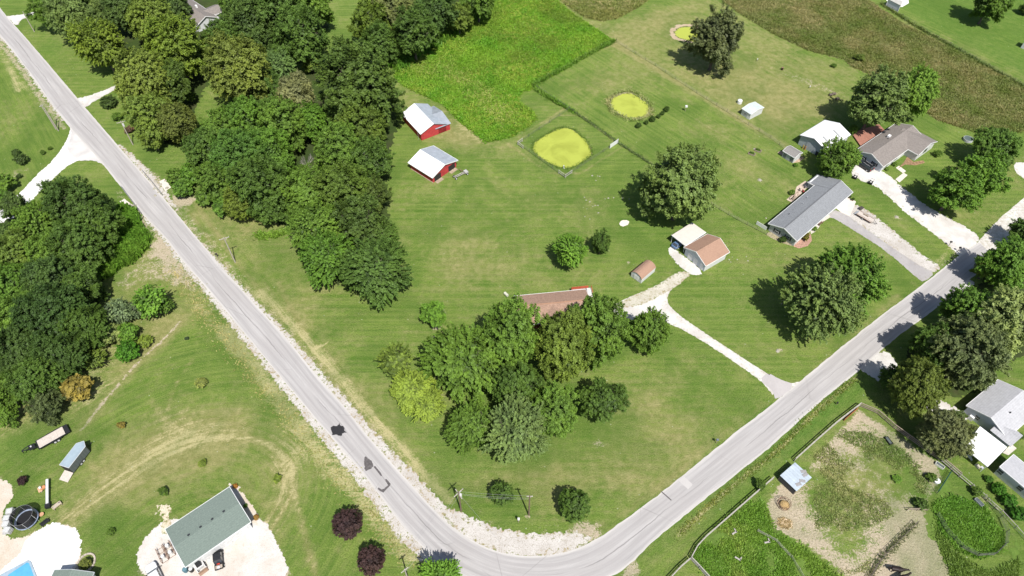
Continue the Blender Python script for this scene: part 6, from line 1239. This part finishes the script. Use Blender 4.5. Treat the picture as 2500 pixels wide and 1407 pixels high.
# stones scattered on the centre lawn
ST = M('pale_stone', (.34, .32, .26), .95, .15, 4)
def stone(x, y, r, label, group=None, h=.25):
    g = random; mb = MB(); mb.ball((0, 0, 0), r, 7, 4, h); v = [(a * (1 + g.uniform(-.2, .2)), b_ * (1 + g.uniform(-.2, .2)), c) for a, b_, c in mb.v]; mb.v = v; o = mb.build('stone', ST, None, (x, y, .01), g.uniform(0, 3)); tag(o, label, 'stone', group)
for k, p in enumerate([(1427, 482), (1431, 489), (1440, 493), (1447, 504), (1453, 502), (1460, 502), (1477, 486), (1485, 484), (1498, 483), (1520, 484), (1536, 486), (1428, 529), (1440, 535), (1461, 520), (1433, 510)]):
    x, y = G(p); stone(x, y, random.uniform(.12, .26), 'flat pale stone lying in the lawn left of the big lone maple', 'flat pale stones in the lawn')
for k, p in enumerate([(1446, 429), (1459, 430), (1464, 431), (1455, 441)]):
    x, y = G(p); stone(x, y, random.uniform(.14, .28), 'pale stone in the lawn just below the large pond', 'pale stones below the large pond')
for k, p in enumerate([(1780, 634), (1788, 628), (1800, 634), (1822, 627), (1826, 637), (1784, 640)]):
    x, y = G(p); stone(x, y, random.uniform(.12, .24), 'small pale stone in the lawn right of the brown roofed garage', 'small stones beside the garage')
for p, r, lb in (((1842, 364), .4, 'white stone on the lawn above the grey ranch house'), ((1899, 857), .5, 'broken pale stone on the lawn left of the big roadside maple'), ((1855, 440), .6, 'low stump in a bare ring on the ranch back lawn'), ((2189, 530), .5, 'stone cap in a pale ring on the ranch front lawn'), ((1870, 533), .25, 'tiny white stone left of the ranch house')):
    x, y = G(p); stone(x, y, r, lb, h=.4)
for k, p in enumerate([(2027, 234), (2035, 232), (2043, 244)]):
    x, y = G(p); e = empty('log_round', (x, y, 0)); tag(e, ['left cut log round beside the tree shadow in the pasture', 'middle cut log round beside the tree shadow in the pasture', 'right cut log round beside the tree shadow in the pasture'][k], 'log', 'cut logs in the pasture'); MB().tube((-.5, 0, .4), (.5, 0, .42), .4, n=12).build('log', BARK, e); MB().tube((.505, 0, .42), (.53, 0, .42), .37, n=12).build('cut_face', M('cut_wood', (.5, .33, .22), .8), e)
# pasture hut, tank, birdhouse posts
e = House('hut', 'little white hut with a pale patchy roof in the dry pasture', 'hut', (1812, 264), (1836, 281), 1, 2.0, .12, WH, WH, M('patchy_roof', (.40, .50, .48), .6, .12, 1.5, col2=(.52, .54, .53)))
A, B = (1833, 281), (1856, 259); a, b2 = Vector(G(A, 1.9)), Vector(G(B, 1.9)); 
e2 = Vector(G((1811, 267), 1.9)); u = (e2 - a).normalized(); Lh = (e2 - a).length; vv = Vector((-u.y, u.x)); wd_ = abs((b2 - a).dot(vv)); vv = vv * (1 if (b2 - a).dot(vv) > 0 else -1); c = a + u * Lh / 2 + vv * wd_ / 2
e.L, e.Wd = Lh, wd_; e.hx, e.hy = Lh / 2 - .12, wd_ / 2 - .12; e.root.location = (c.x, c.y, 0); e.root.rotation_euler.z = math.atan2(-u.y, -u.x) ; e.walls(.5); e.gable(.5); e.window('A', -.3, 1.1, .6, .5); e.door('A', .9, .8, 1.7)
e, _ = grounded('water_tank', (1805, 252), (1811, 249), 'round white tank beside the little hut in the pasture', 'tank'); MB().tube((0, 0, 0), (0, 0, 1.0), .75, .75, 18).build('tank', CARW, e); MB().ball((0, 0, 1.0), .72, 16, 6, .35).build('lid', CARW, e)
def box_on_post(name, p, label, cat, col, h=1.2, sz=(.5, .35, .35)):
    x, y = G(p); e = empty(name, (x, y, 0)); tag(e, label, cat); MB().box((0, 0, h / 2), (.1, .1, h)).build('post', WOOD, e); MB().box((0, 0, h + sz[2] / 2), sz).build('box', M('box_%s' % name + str(int(p[0])), col, .6), e, bevel=.03); return e
box_on_post('well_cap', (1673, 272), 'small white box on a post between middle pond and pasture', 'post box', (.66, .66, .64), 1.5, (.7, .6, .5)); box_on_post('mailbox', (2316, 600), 'dark mailbox at the corner of the ranch gravel strip', 'mailbox', (.05, .05, .05)); box_on_post('mailbox', (2338, 614), 'black mailbox beside the neighbour gravel drive mouth', 'mailbox', (.02, .02, .02))
box_on_post('mailbox', (1748, 1082), 'grey mailbox on the lawn side of the road', 'mailbox', (.15, .17, .2)); box_on_post('marker_post', (1976, 216), 'small white marker post in the pasture', 'post', (.66, .66, .66), .5, (.25, .25, .4)); box_on_post('marker_post', (1848, 150), 'white marker post right of the cottonwood', 'post', (.66, .66, .66), .6, (.25, .25, .4))
box_on_post('birdhouse', (1266, 1276), 'white box on a leaning yellow stake below the utility poles', 'birdhouse', (.66, .66, .66), 1.5, (.4, .4, .4)); box_on_post('mailbox', (532, 630), 'dark mailbox at the road edge left of the utility pole', 'mailbox', (.05, .04, .04)); box_on_post('marker_post', (2042, 988), 'dark stake on the verge above the paddock fence', 'post', (.03, .03, .03), .5, (.3, .3, .4))
e, _ = grounded('burn_barrel', (1909, 171), (1915, 171), 'dark rusty barrel in the dry pasture', 'barrel'); MB().tube((0, 0, 0), (0, 0, .9), .35, .35, 14).build('shell', M('burnt', (.05, .03, .02), .8), e); MB().tube((0, 0, .86), (0, 0, .91), .37, .37, 14).build('rim_band', RUST, e)
x, y = G((457, 828)); tg = MB().box((0, 0, .2), (.9, .5, .4)).box((.2, .1, .5), (.4, .3, .25)).build('valve_cover', M('dark_green_box', (.03, .05, .02), .7), None, (x, y, 0)); tag(tg, 'small dark green box on the west lawn', 'box')
# concrete ring with flower beds above the ranch house
for p, lb in (((1850, 369), 'raised planter with weeds on the ranch back lawn'), ((1835, 377), 'low flower trough on the ranch back lawn')):
    x, y = G(p); e = empty('planter', (x, y, 0), -.6); tag(e, lb, 'planter'); b_ = MB()
    for sx in (-1, 1): b_.box((sx * .9, 0, .2), (.1, 1.0, .4)); b_.box((0, sx * .5, .2), (1.9, .1, .4))
    b_.build('edge', WOOD, e); o = link('plants', PROTO['shrub1'], e, (0, 0, .35)); o.scale = (1.0, .6, .5); o.color = (*MD, 1)
# park bench and patio furniture of the ranch
e, _ = grounded('garden_bench', (2002, 548), (2011, 541), 'dark bench in front of the grey ranch house', 'bench'); MB().box((0, 0, .42), (1.6, .5, .06)).build('seat', RUST, e); MB().box((0, -.25, .7), (1.6, .06, .5)).build('backrest', RUST, e)
for x in (-.7, .7): MB().box((x, 0, .2), (.07, .5, .4)).build('leg', BLK, e)
e, _ = grounded('patio_swing', (1938, 486), (1953, 471), 'brown wooden swing frame on the patio behind the ranch house', 'swing'); fr = MB()
for x in (-1.1, 1.1):
    for y in (-.6, .6): fr.tube((x, y, 0), (x, 0, 1.9), .06)
fr.tube((-1.2, 0, 1.9), (1.2, 0, 1.9), .07); fr.build('frame', RUST, e); MB().box((0, 0, .5), (1.5, .5, .08)).build('seat', WOOD, e)
for p, c_, lb in (((1960, 470), (.50, .08, .08), 'red patio chair behind the ranch house'), ((1952, 466), (.5, .42, .38), 'pale patio chair behind the ranch house'), ((1965, 459), (.25, .25, .27), 'grey patio chair behind the ranch house near the wing')):
    e, _ = grounded('patio_chair', p, (p[0] + 5, p[1] - 2), lb, 'chair'); m_c = M('chair%d' % int(p[0]), c_, .6); MB().box((0, 0, .42), (.55, .55, .06)).build('seat', m_c, e); MB().box((-.26, 0, .75), (.05, .55, .6)).build('backrest', m_c, e)
    for sx in (-.22, .22):
        for sy in (-.22, .22): MB().box((sx, sy, .2), (.05, .05, .4)).build('leg', BLK, e)
for p, lb in (((2073, 484), 'first dark potted plant by the ranch garage'), ((2081, 490), 'second dark potted plant by the ranch garage')):
    x, y = G(p); e = empty('plant_pot', (x, y, 0)); tag(e, lb, 'plant pot'); MB().tube((0, 0, 0), (0, 0, .4), .22, .3, 12).build('pot', RUST, e); o = link('plant', PROTO['shrub2'], e, (0, 0, .6)); o.scale = (.5, .5, .5); o.color = (*DK, 1)
e, _ = grounded('boat', (2357, 1107), (2370, 1123), 'white kayaks lying beside the white carport', 'boat'); MB().loft([[(x, -w_2, .35), (x, -w_2 * .5, .02), (x, w_2 * .5, .02), (x, w_2, .35)] for x, w_2 in ((-1.7, .05), (-1.1, .3), (0, .4), (1.1, .3), (1.7, .05))]).build('hull', CARW, e)
e.name = 'kayak'; e['label'] = 'long white kayak lying beside the white carport'; e2, _ = grounded('kayak', (2362, 1102), (2374, 1116), 'shorter white kayak between the long one and the white carport', 'kayak'); MB().loft([[(x, -w_2, .3), (x, -w_2 * .5, .02), (x, w_2 * .5, .02), (x, w_2, .3)] for x, w_2 in ((-1.2, .05), (-.8, .22), (0, .3), (.8, .22), (1.2, .05))]).build('hull', CARW, e2); e['category'] = 'kayak'
for o_2 in (e, e2): MB().box((0, 0, .33), (1.0, .32, .05)).build('cockpit', BLK, o_2)
e, _ = grounded('hose_reel', (2385, 1140), (2390, 1146), 'pale junk crate at the foot of the white carport', 'crate'); e.name = 'crate'; b_ = MB(); b_.box((0, 0, .25), (.9, .6, .5)); b_.build('box', M('crate_pale', (.5, .47, .4), .8), e); MB().box((.5, .6, .2), (.5, .5, .4)).build('side_box', GREYS, e)
# satellite dish / silver tank at the right
e, _ = grounded('stock_tank', (2362, 343), (2370, 340), 'round pale stock tank half hidden by the far right tree', 'tank'); MB().tube((0, 0, 0), (0, 0, .7), 1.35, 1.35, 22).build('tank', M('galv', (.45, .46, .47), .5, .1), e); MB().tube((0, 0, .6), (0, 0, .71), 1.25, 1.25, 22).build('water', M('tank_water', (.10, .13, .12), .1), e)
# tin shelter in the paddock
e, Q = flatroof('animal_shelter', 'tin roofed animal shelter on the paddock fence', 'shelter', [(1945, 1199.5), (1982, 1166), (1941, 1129), (1904.5, 1161)], 2.0, .10, M('pale_tin', (.42, .48, .54), .45, .10, .8, ribs=(.6, 'X', 'SIN'), stain=.4), WOOD)
xs = [q[0] for q in Q]; ys = [q[1] for q in Q]; MB().box((min(xs) * .94, 0, .95), (.06, (max(ys) - min(ys)) * .9, 1.85)).build('side_wall', M('dark_boards', (.06, .06, .065), .8), e); MB().box((0, max(ys) * .94, .95), ((max(xs) - min(xs)) * .9, .06, 1.85)).build('back_wall', MATS['dark_boards'], e)
for k, (px_, r_2) in enumerate([((1950, 1183), .3), ((1959, 1175), -.2), ((1966, 1160), .5), ((1962, 1152), .1)]):
    x, y = G(px_, 2.02); tag(MB().box((0, 0, 2.03), (1.1, .5, .03)).box((0, .3, 2.06), (1.1, .08, .03)).build('board', M('grey_plank', (.30, .29, .29), .8), None, (x, y, 0), r_2), ['lowest loose board on the tin shelter roof', 'second loose board on the tin shelter roof', 'third loose board on the tin shelter roof', 'highest loose board on the tin shelter roof'][k], 'board', 'loose boards on the tin shelter roof')
# hay feeder and spilled hay
HAY = M('hay', (.42, .29, .13), .95, .25, 3, bmp=.8); x, y = G((1912, 1233)); e = empty('hay_feeder', (x, y, 0)); tag(e, 'round steel hay feeder with a half eaten bale in the paddock', 'hay feeder'); fr = MB()
for z in (.15, .75, 1.2):
    for i in range(20): a, b2 = 2 * math.pi * i / 20, 2 * math.pi * (i + 1) / 20; fr.tube((1.15 * math.cos(a), 1.15 * math.sin(a), z), (1.15 * math.cos(b2), 1.15 * math.sin(b2), z), .04, n=5)
for i in range(10): a = 2 * math.pi * i / 10; fr.tube((1.15 * math.cos(a), 1.15 * math.sin(a), 0), (1.15 * math.cos(a), 1.15 * math.sin(a), 1.2), .035, n=5)
fr.build('hoop_frame', RUST, e); MB().ball((.12, -.12, .3), .95, 14, 6, .55).build('hay', HAY, e)
patch('hay_litter', grow([(1900, 1268), (1915, 1264), (1930, 1272), (1934, 1285), (1922, 1292), (1908, 1288), (1897, 1278)], 1.0), gravel_mat('straw_litter', (.52, .40, .28), (.60, .49, .36), (.3, .22, .14), .7), .02, .12, .35, 1.4, relief=(.3, 1.6, .8))
tufts('hay_pile', grow([(1900, 1268), (1915, 1264), (1930, 1272), (1934, 1285), (1922, 1292), (1908, 1288), (1897, 1278)], .9), 400, .18, .12, [(.26, .20, .13), (.32, .26, .18), (.24, .18, .12)], 'pale spilled hay on the ground below the hay feeder', 'hay', seed=21)
for p, q, lb, c_ in (((2168, 1078), (2174, 1086), 'black water trough near the top of the paddock', (.03, .03, .03)), ((2388, 1228), (2400, 1240), 'grey feed trough at the top of the oval pen', (.25, .26, .28)), ((2293, 1138), (2299, 1142), 'white trough under the right paddock fence', (.6, .6, .55))):
    e, _ = grounded('trough', p, q, lb, 'trough'); b_ = MB(); m_t = M('trough%d' % int(p[0]), c_, .6)
    for sx in (-1, 1): b_.box((sx * .8, 0, .25), (.08, .7, .5)); b_.box((0, sx * .33, .25), (1.6, .07, .5))
    b_.build('shell', m_t, e); MB().box((0, 0, .36), (1.5, .6, .04)).build('water', M('trough_water', (.10, .12, .12), .1), e)
x, y = G((2285, 1177)); e = empty('feed_tub', (x, y, 0)); tag(e, 'white round feed tub beside the paddock gate', 'tub'); MB().tube((0, 0, 0), (0, 0, .6), .5, .6, 18).build('shell', CARW, e); MB().tube((0, 0, .5), (0, 0, .56), .52, n=18).build('filling', M('dark_fill', (.1, .09, .08), .9), e)
# ---------------------------------------------------------------- fences
def fence(name, label, px, kind='board', h=1.3, step=2.4, mat=WOOD, cat='fence', pmat=None):
    pts = W(px); x0, y0 = pts[0]; root = empty(name, (x0, y0, 0)); tag(root, label, cat); rail = MB(); q = []
    for (a, b2) in zip(pts[:-1], pts[1:]):
        L = math.hypot(b2[0] - a[0], b2[1] - a[1]); n = max(1, round(L / step)); an = math.atan2(b2[1] - a[1], b2[0] - a[0]); cx, cy = (a[0] + b2[0]) / 2 - x0, (a[1] + b2[1]) / 2 - y0
        for k in range(n): q.append((a[0] + (b2[0] - a[0]) * k / n - x0, a[1] + (b2[1] - a[1]) * k / n - y0, an))
        if kind == 'board':
            for z in (.3, .75, h - .08): rail.box((cx, cy, z), (L, .05, .2), rz=an)
            rail.box((cx, cy, h + .03), (L, .16, .04), rz=an)
        elif kind == 'rail':
            for z in (.45, h - .1): rail.tube((a[0] - x0, a[1] - y0, z), (b2[0] - x0, b2[1] - y0, z), .06, n=6)
        elif kind == 'panel': rail.box((cx, cy, h / 2 + .05), (L, .06, h - .1), rz=an)
        elif kind == 'pipe':
            for z in (.3, .6, .9, h - .05): rail.tube((a[0] - x0, a[1] - y0, z), (b2[0] - x0, b2[1] - y0, z), .035, n=5)
        else:
            for z in (.35, .7, h - .1): rail.tube((a[0] - x0, a[1] - y0, z), (b2[0] - x0, b2[1] - y0, z), .022, n=4)
    q.append((pts[-1][0] - x0, pts[-1][1] - y0, 0)); rail.build('wires' if kind == 'wire' else 'rails', mat, root)
    pm = bpy.data.meshes.new('post'); mb = MB(); r = .05 if kind in ('wire', 'pipe') else .07
    mb.tube((0, 0, 0), (0, 0, h + .12), r, r * .9, 6); pm.from_pydata(mb.v, [], mb.f); pm.materials.append(pmat or mat)
    for x, y, an in q[:98]: link('post', pm, root, (x, y, 0))
    return root
GREYW = M('silvered_wood', (.40, .37, .34), .85, .15, 3); WIREM = M('fence_wire', (.30, .26, .22), .7); TPOST = M('steel_post', (.12, .12, .10), .7)
fence('board_fence', 'silvery board fence between the road verge and the paddock', [(1685, 1366), (1700, 1338), (1722, 1314), (1770, 1272), (1850, 1202), (1885, 1172)], 'board', 1.35, 2.4, GREYW)
fence('board_fence', 'silvery board fence above the tin shelter to the top paddock corner', [(1938, 1127), (1990, 1080), (2040, 1036), (2097, 992)], 'board', 1.35, 2.4, GREYW)
fence('board_fence', 'board fence running down from the bend corner to the bottom edge', [(1685, 1366), (1706, 1388), (1735, 1420)], 'board', 1.3, 2.4, GREYW)
fence('board_fence', 'board fence piece at the bottom edge by the road verge', [(1630, 1420), (1660, 1388), (1682, 1369)], 'board', 1.3, 2.4, GREYW)
fence('paddock_fence', 'weathered fence along the top right side of the paddock', [(2097, 992), (2140, 1010), (2180, 1045), (2215, 1070), (2270, 1110), (2300, 1128), (2340, 1162)], 'board', 1.3, 2.4, WOOD)
fence('log_wall', 'dark stacked timbers along the paddock fence under the grey-green tree', [(2195, 1052), (2235, 1080)], 'panel', .7, 2.4, M('dark_timber', (.09, .085, .08), .9, .2, 2))
fence('pipe_fence', 'grey pipe fence right of the oval pen', [(2401, 1218), (2440, 1252), (2475, 1290), (2510, 1330)], 'rail', 1.2, 2.6, GREYW)
fence('lane_fence', 'rail fence along the grassy lane below the white carport', [(2297, 1128), (2340, 1165), (2400, 1215)], 'rail', 1.2, 2.4, GREYW)
fence('pen_fence', 'curved mesh fence round the oval pen', [(2285, 1258), (2308, 1298), (2345, 1338), (2385, 1358), (2425, 1356), (2452, 1330), (2455, 1300), (2440, 1265), (2405, 1222)], 'pipe', 1.4, 2.0, M('pen_wire', (.12, .13, .10), .7))
fence('divider_fence', 'dark overgrown fence crossing the dusty yard diagonally', [(2235, 1280), (2200, 1315), (2165, 1350), (2140, 1380), (2115, 1425)], 'pipe', 1.5, 2.0, M('old_pipe', (.13, .11, .09), .8))
tufts('fence_weeds', [(2235, 1280), (2200, 1315), (2165, 1350), (2140, 1380), (2115, 1425)], 300, .3, .12, [(.09, .11, .055), (.16, .16, .10), (.2, .18, .13)], 'grey-green weeds grown into the diagonal divider fence', 'weeds', seed=31, width=.3)
fence('gate', 'dark green steel gate by the white feed tub', [(2286, 1205), (2302, 1180), (2318, 1155)], 'pipe', 1.3, 3, M('green_gate', (.02, .08, .06), .6), 'gate')
fence('wooden_rail', 'brown rail between the paddock and the lower yard', [(2213, 1247), (2262, 1247)], 'rail', 1.1, 2.5, WOOD)
fence('panel_gate', 'orange painted fence panel at the top corner of the paddock', [(2060, 1028), (2092, 1000)], 'panel', .8, 2, M('orange_panel', (.40, .13, .06), .7, .2, 2), 'fence panel')
fence('wire_fence', 'wire fence in the lush weeds at the bottom', [(1848, 1298), (1893, 1322), (1930, 1362), (1968, 1425)], 'wire', 1.1, 3, GREYW)
fence('wire_fence', 'wire fence dividing the ponds from the dry pasture', [(1505, 104), (1600, 162), (1700, 228), (1800, 290), (1880, 338), (1925, 372)], 'wire', 1.1, 4.5, WIREM, pmat=TPOST)
fence('wire_fence', 'wire fence from the bright field corner past the large pond', [(1310, 215), (1400, 275), (1505, 350), (1602, 412)], 'wire', 1.1, 4.5, TPOST)
fence('wire_fence', 'wire fence from the lone maple to the ranch house', [(1735, 500), (1800, 538), (1871, 574)], 'wire', 1.1, 3.2, WIREM, pmat=TPOST)
fence('wire_fence', 'wire fence round the left side of the large pond', [(1504, 352), (1378, 434), (1265, 352), (1390, 268)], 'wire', 1.2, 5, M('pond_fence_wire', (.16, .17, .12), .7))
fence('wire_fence', 'wire fence along the far bright lawn', [(2150, 8), (2260, 78), (2380, 145), (2510, 218)], 'wire', 1.1, 5, TPOST)
BRC = M('bleached_rail', (.46, .44, .40), .8, .1)
fence('corner_brace', 'bleached wooden corner brace below the large pond', [(1364, 424), (1380, 435), (1396, 424)], 'rail', 1.25, 2, BRC, 'fence brace'); fence('corner_brace', 'bleached wooden corner brace left of the large pond', [(1275, 346), (1264, 354), (1277, 364)], 'rail', 1.25, 2, BRC, 'fence brace')
fence('white_gate', 'solid white panel gate right of the large pond', [(1489, 363), (1508, 350)], 'panel', 1.5, 2.5, CARW, 'gate')
x, y = G((1376, 411)); tag(MB().tube((0, 0, 0), (.0, 0, 1.0), .09, .12, 10).tube((0, 0, 0), (.45, -.1, .05), .05, .05, 6).build('pond_gauge', CARW, None, (x, y, 0)), 'white post standing in the lower rim of the large pond', 'post')
# guard rails of the culvert bridge
fence('guard_rail', 'guard rail on the east side of the culvert bridge', [(350, 421), (372, 447), (397, 478)], 'board', .75, 1.6, M('dark_rail', (.22, .22, .22), .6), 'guard rail'); fence('guard_rail', 'guard rail on the west side of the culvert bridge', [(298, 460), (322, 492), (346, 524)], 'board', .75, 1.6, MATS['dark_rail'], 'guard rail')
# rocks of the culvert
for k in range(26):
    side = k % 2; p = (random.uniform(375, 408), random.uniform(440, 480)) if side else (random.uniform(300, 335), random.uniform(495, 535)); x, y = G(p)
    stone(x, y, random.uniform(.25, .6), 'riprap rock on the east side of the culvert bridge' if side else 'riprap rock on the west side of the culvert bridge', 'riprap rocks east of the bridge' if side else 'riprap rocks west of the bridge', .5)
# ---------------------------------------------------------------- utility poles and lines
PW = M('pole_wood', (.40, .36, .31), .9, .15, 4); PD = M('dark_pole_wood', (.17, .12, .09), .9, .15, 4); INS = M('insulator', (.62, .62, .63), .4)
def pole(p, h, label, arm=2.2, arm_ang=0, mat=PW, trans=0, two=False):
    x, y = G(p); e = empty('utility_pole', (x, y, 0), 0); tag(e, label, 'utility pole'); MB().tube((0, 0, 0), (0, 0, h), .16, .11, 10).build('pole', mat, e)
    a = R(arm_ang); c, s = math.cos(a), math.sin(a)
    if arm:
        for k in range(2 if two else 1):
            z = h - .35 - .5 * k; aa = a + k * R(80); MB().box((0, 0, z), (arm, .13, .13), rz=aa).build('crossarm', mat if mat is PW else PW, e); MB().tube((0, 0, z - .7), (math.cos(aa) * arm * .3, math.sin(aa) * arm * .3, z - .05), .025).build('brace', INS, e)
            for t in (-.46, -.2, .2, .46): MB().tube((math.cos(aa) * arm * t, math.sin(aa) * arm * t, z + .07), (math.cos(aa) * arm * t, math.sin(aa) * arm * t, z + .27), .05, .03, 6).build('insulator', INS, e)
    for k in range(trans):
        MB().tube((.32 * (1 if k == 0 else -1), -.05, h - 1.7), (.32 * (1 if k == 0 else -1), -.05, h - .9), .22, n=12).build('transformer', INS, e)
    return e
pole((574.5, 641), 8.8, 'plain wooden pole with one crossarm beside the west road', 2.3, 27); pole((325, 354), 8.3, 'wooden pole with a crossarm and one transformer beside the olive trees', 2.3, 27, trans=1)
pole((137, 316), 8.6, 'pale wooden pole on the field beside the road fork', 1.2, 50); pole((143, 320), 8.3, 'second pale pole beside the one at the road fork', 0); pole((84, 78), 7.4, 'thin pole beside the top left gravel driveway', 0)
pole((1126, 1248), 8.6, 'dark pole with double crossarms at the left of the bend', 2.2, 45, PD, 1, True); pole((1291, 1258), 8.9, 'brown pole with a small crossarm right of the dark one at the bend', 1.1, 0, PD)
pole((1908, 742), 8.6, 'pale pole against the shaded side of the big roadside maple', 1.0, -30); pole((1002, 1430), 8.6, 'pole with a short crossarm at the bottom edge by the bend', 1.4, 40)
def wire(label, P, Q, sag=.6, r=.012):
    (p, zp), (q, zq) = P, Q; a, b2 = G(p), G(q); pts = []
    for i in range(13): t = i / 12; pts.append((a[0] + (b2[0] - a[0]) * t, a[1] + (b2[1] - a[1]) * t, zp + (zq - zp) * t - sag * 4 * t * (1 - t)))
    tag(MB().path(pts, r, 5).build('power_line', M('cable', (.34, .34, .33), .5)), label, 'power line')
wire('upper cable between the two poles at the bend', ((1127, 1246), 8.5), ((1290, 1257), 8.6), .3); wire('middle cable between the two poles at the bend', ((1124, 1249), 8.3), ((1291, 1259), 8.0), .5); wire('lower cable between the two poles at the bend', ((1127, 1250), 8.0), ((1292, 1258), 7.4), .7)
wire('left cable crossing the road bend to the bottom pole', ((1122, 1249), 8.4), ((1000, 1431), 8.4)); wire('right cable crossing the road bend to the bottom pole', ((1129, 1251), 8.4), ((1006, 1433), 8.4))
wire('stay cable running down to the lower right of the dark pole', ((1128, 1248), 7.6), ((1230, 1335), .1), .2, .012)
# ---------------------------------------------------------------- horses in the dusty yard
def horse(p, q, label, coat, face, bodylen=1.0, head_down=.3):
    e, _ = grounded('horse', p, q, label, 'horse'); k = bodylen
    J = {'pelvis': (-.62, 0, 1.32, .32, .30), 'belly': (-.1, 0, 1.20, .36, .34), 'chest': (.45, 0, 1.24, .33, .34), 'withers': (.62, 0, 1.38, .24, .28), 'neck1': (.95, .03, 1.55, .17, .22), 'neck2': (1.22, .06, 1.68 - head_down * .4, .13, .16), 'poll': (1.42, .08, 1.74 - head_down * .6, .12, .13), 'muzzle': (1.78, .12, 1.46 - head_down, .075, .085), 'rump': (-.88, 0, 1.22, .22, .24)}
    names = list(J); V = [J[n][:3] for n in names]; Rr = [J[n][3:] for n in names]; E = [(0, 1), (1, 2), (2, 3), (3, 4), (4, 5), (5, 6), (6, 7), (0, 8)]
    def chain(start, pts):
        prev = names.index(start)
        for x, y, z, r in pts: V.append((x, y, z)); Rr.append((r, r)); E.append((prev, len(V) - 1)); prev = len(V) - 1
    for sy, o1, o2 in ((.2, .10, -.08), (-.2, -.10, .12)):
        chain('chest', [(.52 + o1 * .3, sy, .95, .14), (.54 + o1, sy, .55, .075), (.50 + o1, sy, .16, .055), (.56 + o1, sy, .04, .075)])
        chain('rump', [(-.72 + o2 * .3, sy, .98, .19), (-.66 + o2 * .5, sy, .78, .13), (-.92 + o2, sy, .55, .08), (-.84 + o2, sy, .17, .055), (-.78 + o2, sy, .04, .075)])
    me = bpy.data.meshes.new('body'); me.from_pydata([(x * k, y * k, z * k) for x, y, z in V], E, []); me.update(); o = link('body', me, e); me.materials.append(coat)
    sk = o.modifiers.new('skin', 'SKIN'); sv = me.skin_vertices[0].data
    for i, (a, b2) in enumerate(Rr): sv[i].radius = (a * k * 1.2, b2 * k * 1.1)
    for i in range(len(V)): sv[i].use_root = (i == 0)
    sb = o.modifiers.new('sub', 'SUBSURF'); sb.levels = 2; sb.render_levels = 2
    tl = MB(); tl.loft([[(x * k + r * math.cos(a), y * k + r * math.sin(a), z * k) for a in (0, 1.57, 3.14, 4.71)] for x, y, z, r in ((-1.05, 0, 1.30, .07), (-1.32, .04, 1.15, .12), (-1.50, .08, .8, .11), (-1.55, .1, .45, .03))]); tl.build('tail', M('horse_hair', (.03, .022, .018), .9), e)
    mn = MB(); mn.loft([[(x * k, (y - .05) * k, z * k), (x * k, (y + .05) * k, z * k), (x * k, (y + .16) * k, (z - .22) * k)] for x, y, z in ((.62, 0, 1.68), (.95, .03, 1.79), (1.22, .06, 1.88 - head_down * .4), (1.44, .08, 1.90 - head_down * .6))]); mn.build('mane', MATS['horse_hair'], e)
    MB().loft([[(x * k, (y + s * w) * k, z * k) for s in (-1, -.3, .3, 1)] for x, y, z, w in ((1.47, .08, 1.885 - head_down * .65, .05), (1.62, .10, 1.73 - head_down * .85, .065), (1.80, .12, 1.56 - head_down, .06))], cap=False).build('blaze', face, e)
    for s in (-1, 1): MB().tube((1.40 * k, (.08 + s * .07) * k, (1.86 - head_down * .6) * k), (1.41 * k, (.08 + s * .09) * k, (2.0 - head_down * .6) * k), .04, .01, 6).build('ear', coat, e)
    for s in (-1, 1): MB().ball((1.55 * k, (.09 + s * .095) * k, (1.70 - head_down * .78) * k), .022, 6, 4).build('eye', BLK, e)
COAT = M('dark_bay_coat', (.022, .014, .013), .55, .2, 2); BLZ = M('white_blaze', (.62, .60, .56), .7)
horse((2186, 1396), (2206, 1400), 'dark horse with a white face standing in the dusty yard, the upper one', COAT, BLZ, 1.08, .25); horse((2196, 1416), (2212, 1409), 'dark horse with a white face cut by the bottom edge', COAT, BLZ, 1.08, .1)
# small white thing and post at the right edge
e, _ = grounded('small_shed', (2506, 118), (2512, 112), 'white walled shed cut by the right edge on the far lawn', 'shed'); MB().box((0, 0, 1.1), (2.6, 3.0, 2.2)).build('wall', WH, e); MB().slab([(-1.5, -1.7, 2.3), (1.5, -1.7, 2.3), (1.5, 1.7, 2.8), (-1.5, 1.7, 2.8)], .1).build('roof', METW, e)

e, _ = grounded('golf_cart', (556, 1325), (570, 1316), 'small white cart with red seats parked against the workshop wall', 'cart')
MB().box((0, 0, .4), (1.9, 1.0, .35), taper=.9).build('body', CARW, e, bevel=.05); MB().box((-.2, 0, .65), (.6, .9, .2)).build('seat', M('red_seat', (.5, .03, .06), .5), e, bevel=.03); MB().box((-.5, 0, .85), (.12, .9, .35)).build('backrest', MATS['red_seat'], e)
for x in (-.65, .65):
    for y in (-.48, .48): wheel(e, x, y, .24, .16)
for p, a, lb in (((1792, 1303), .5, 'upper bleached board lying in the lush weeds'), ((1800, 1366), -.6, 'lower grey board lying in the lush weeds'), ((1872, 1326), .2, 'small grey board lying in the weeds near the wire fence')):
    x, y = G(p); tag(MB().box((0, 0, .4), (1.1, .28, .06)).box((.45, .3, .4), (.2, .7, .06)).build('scrap_board', GREYW, None, (x, y, 0), a), lb, 'board')
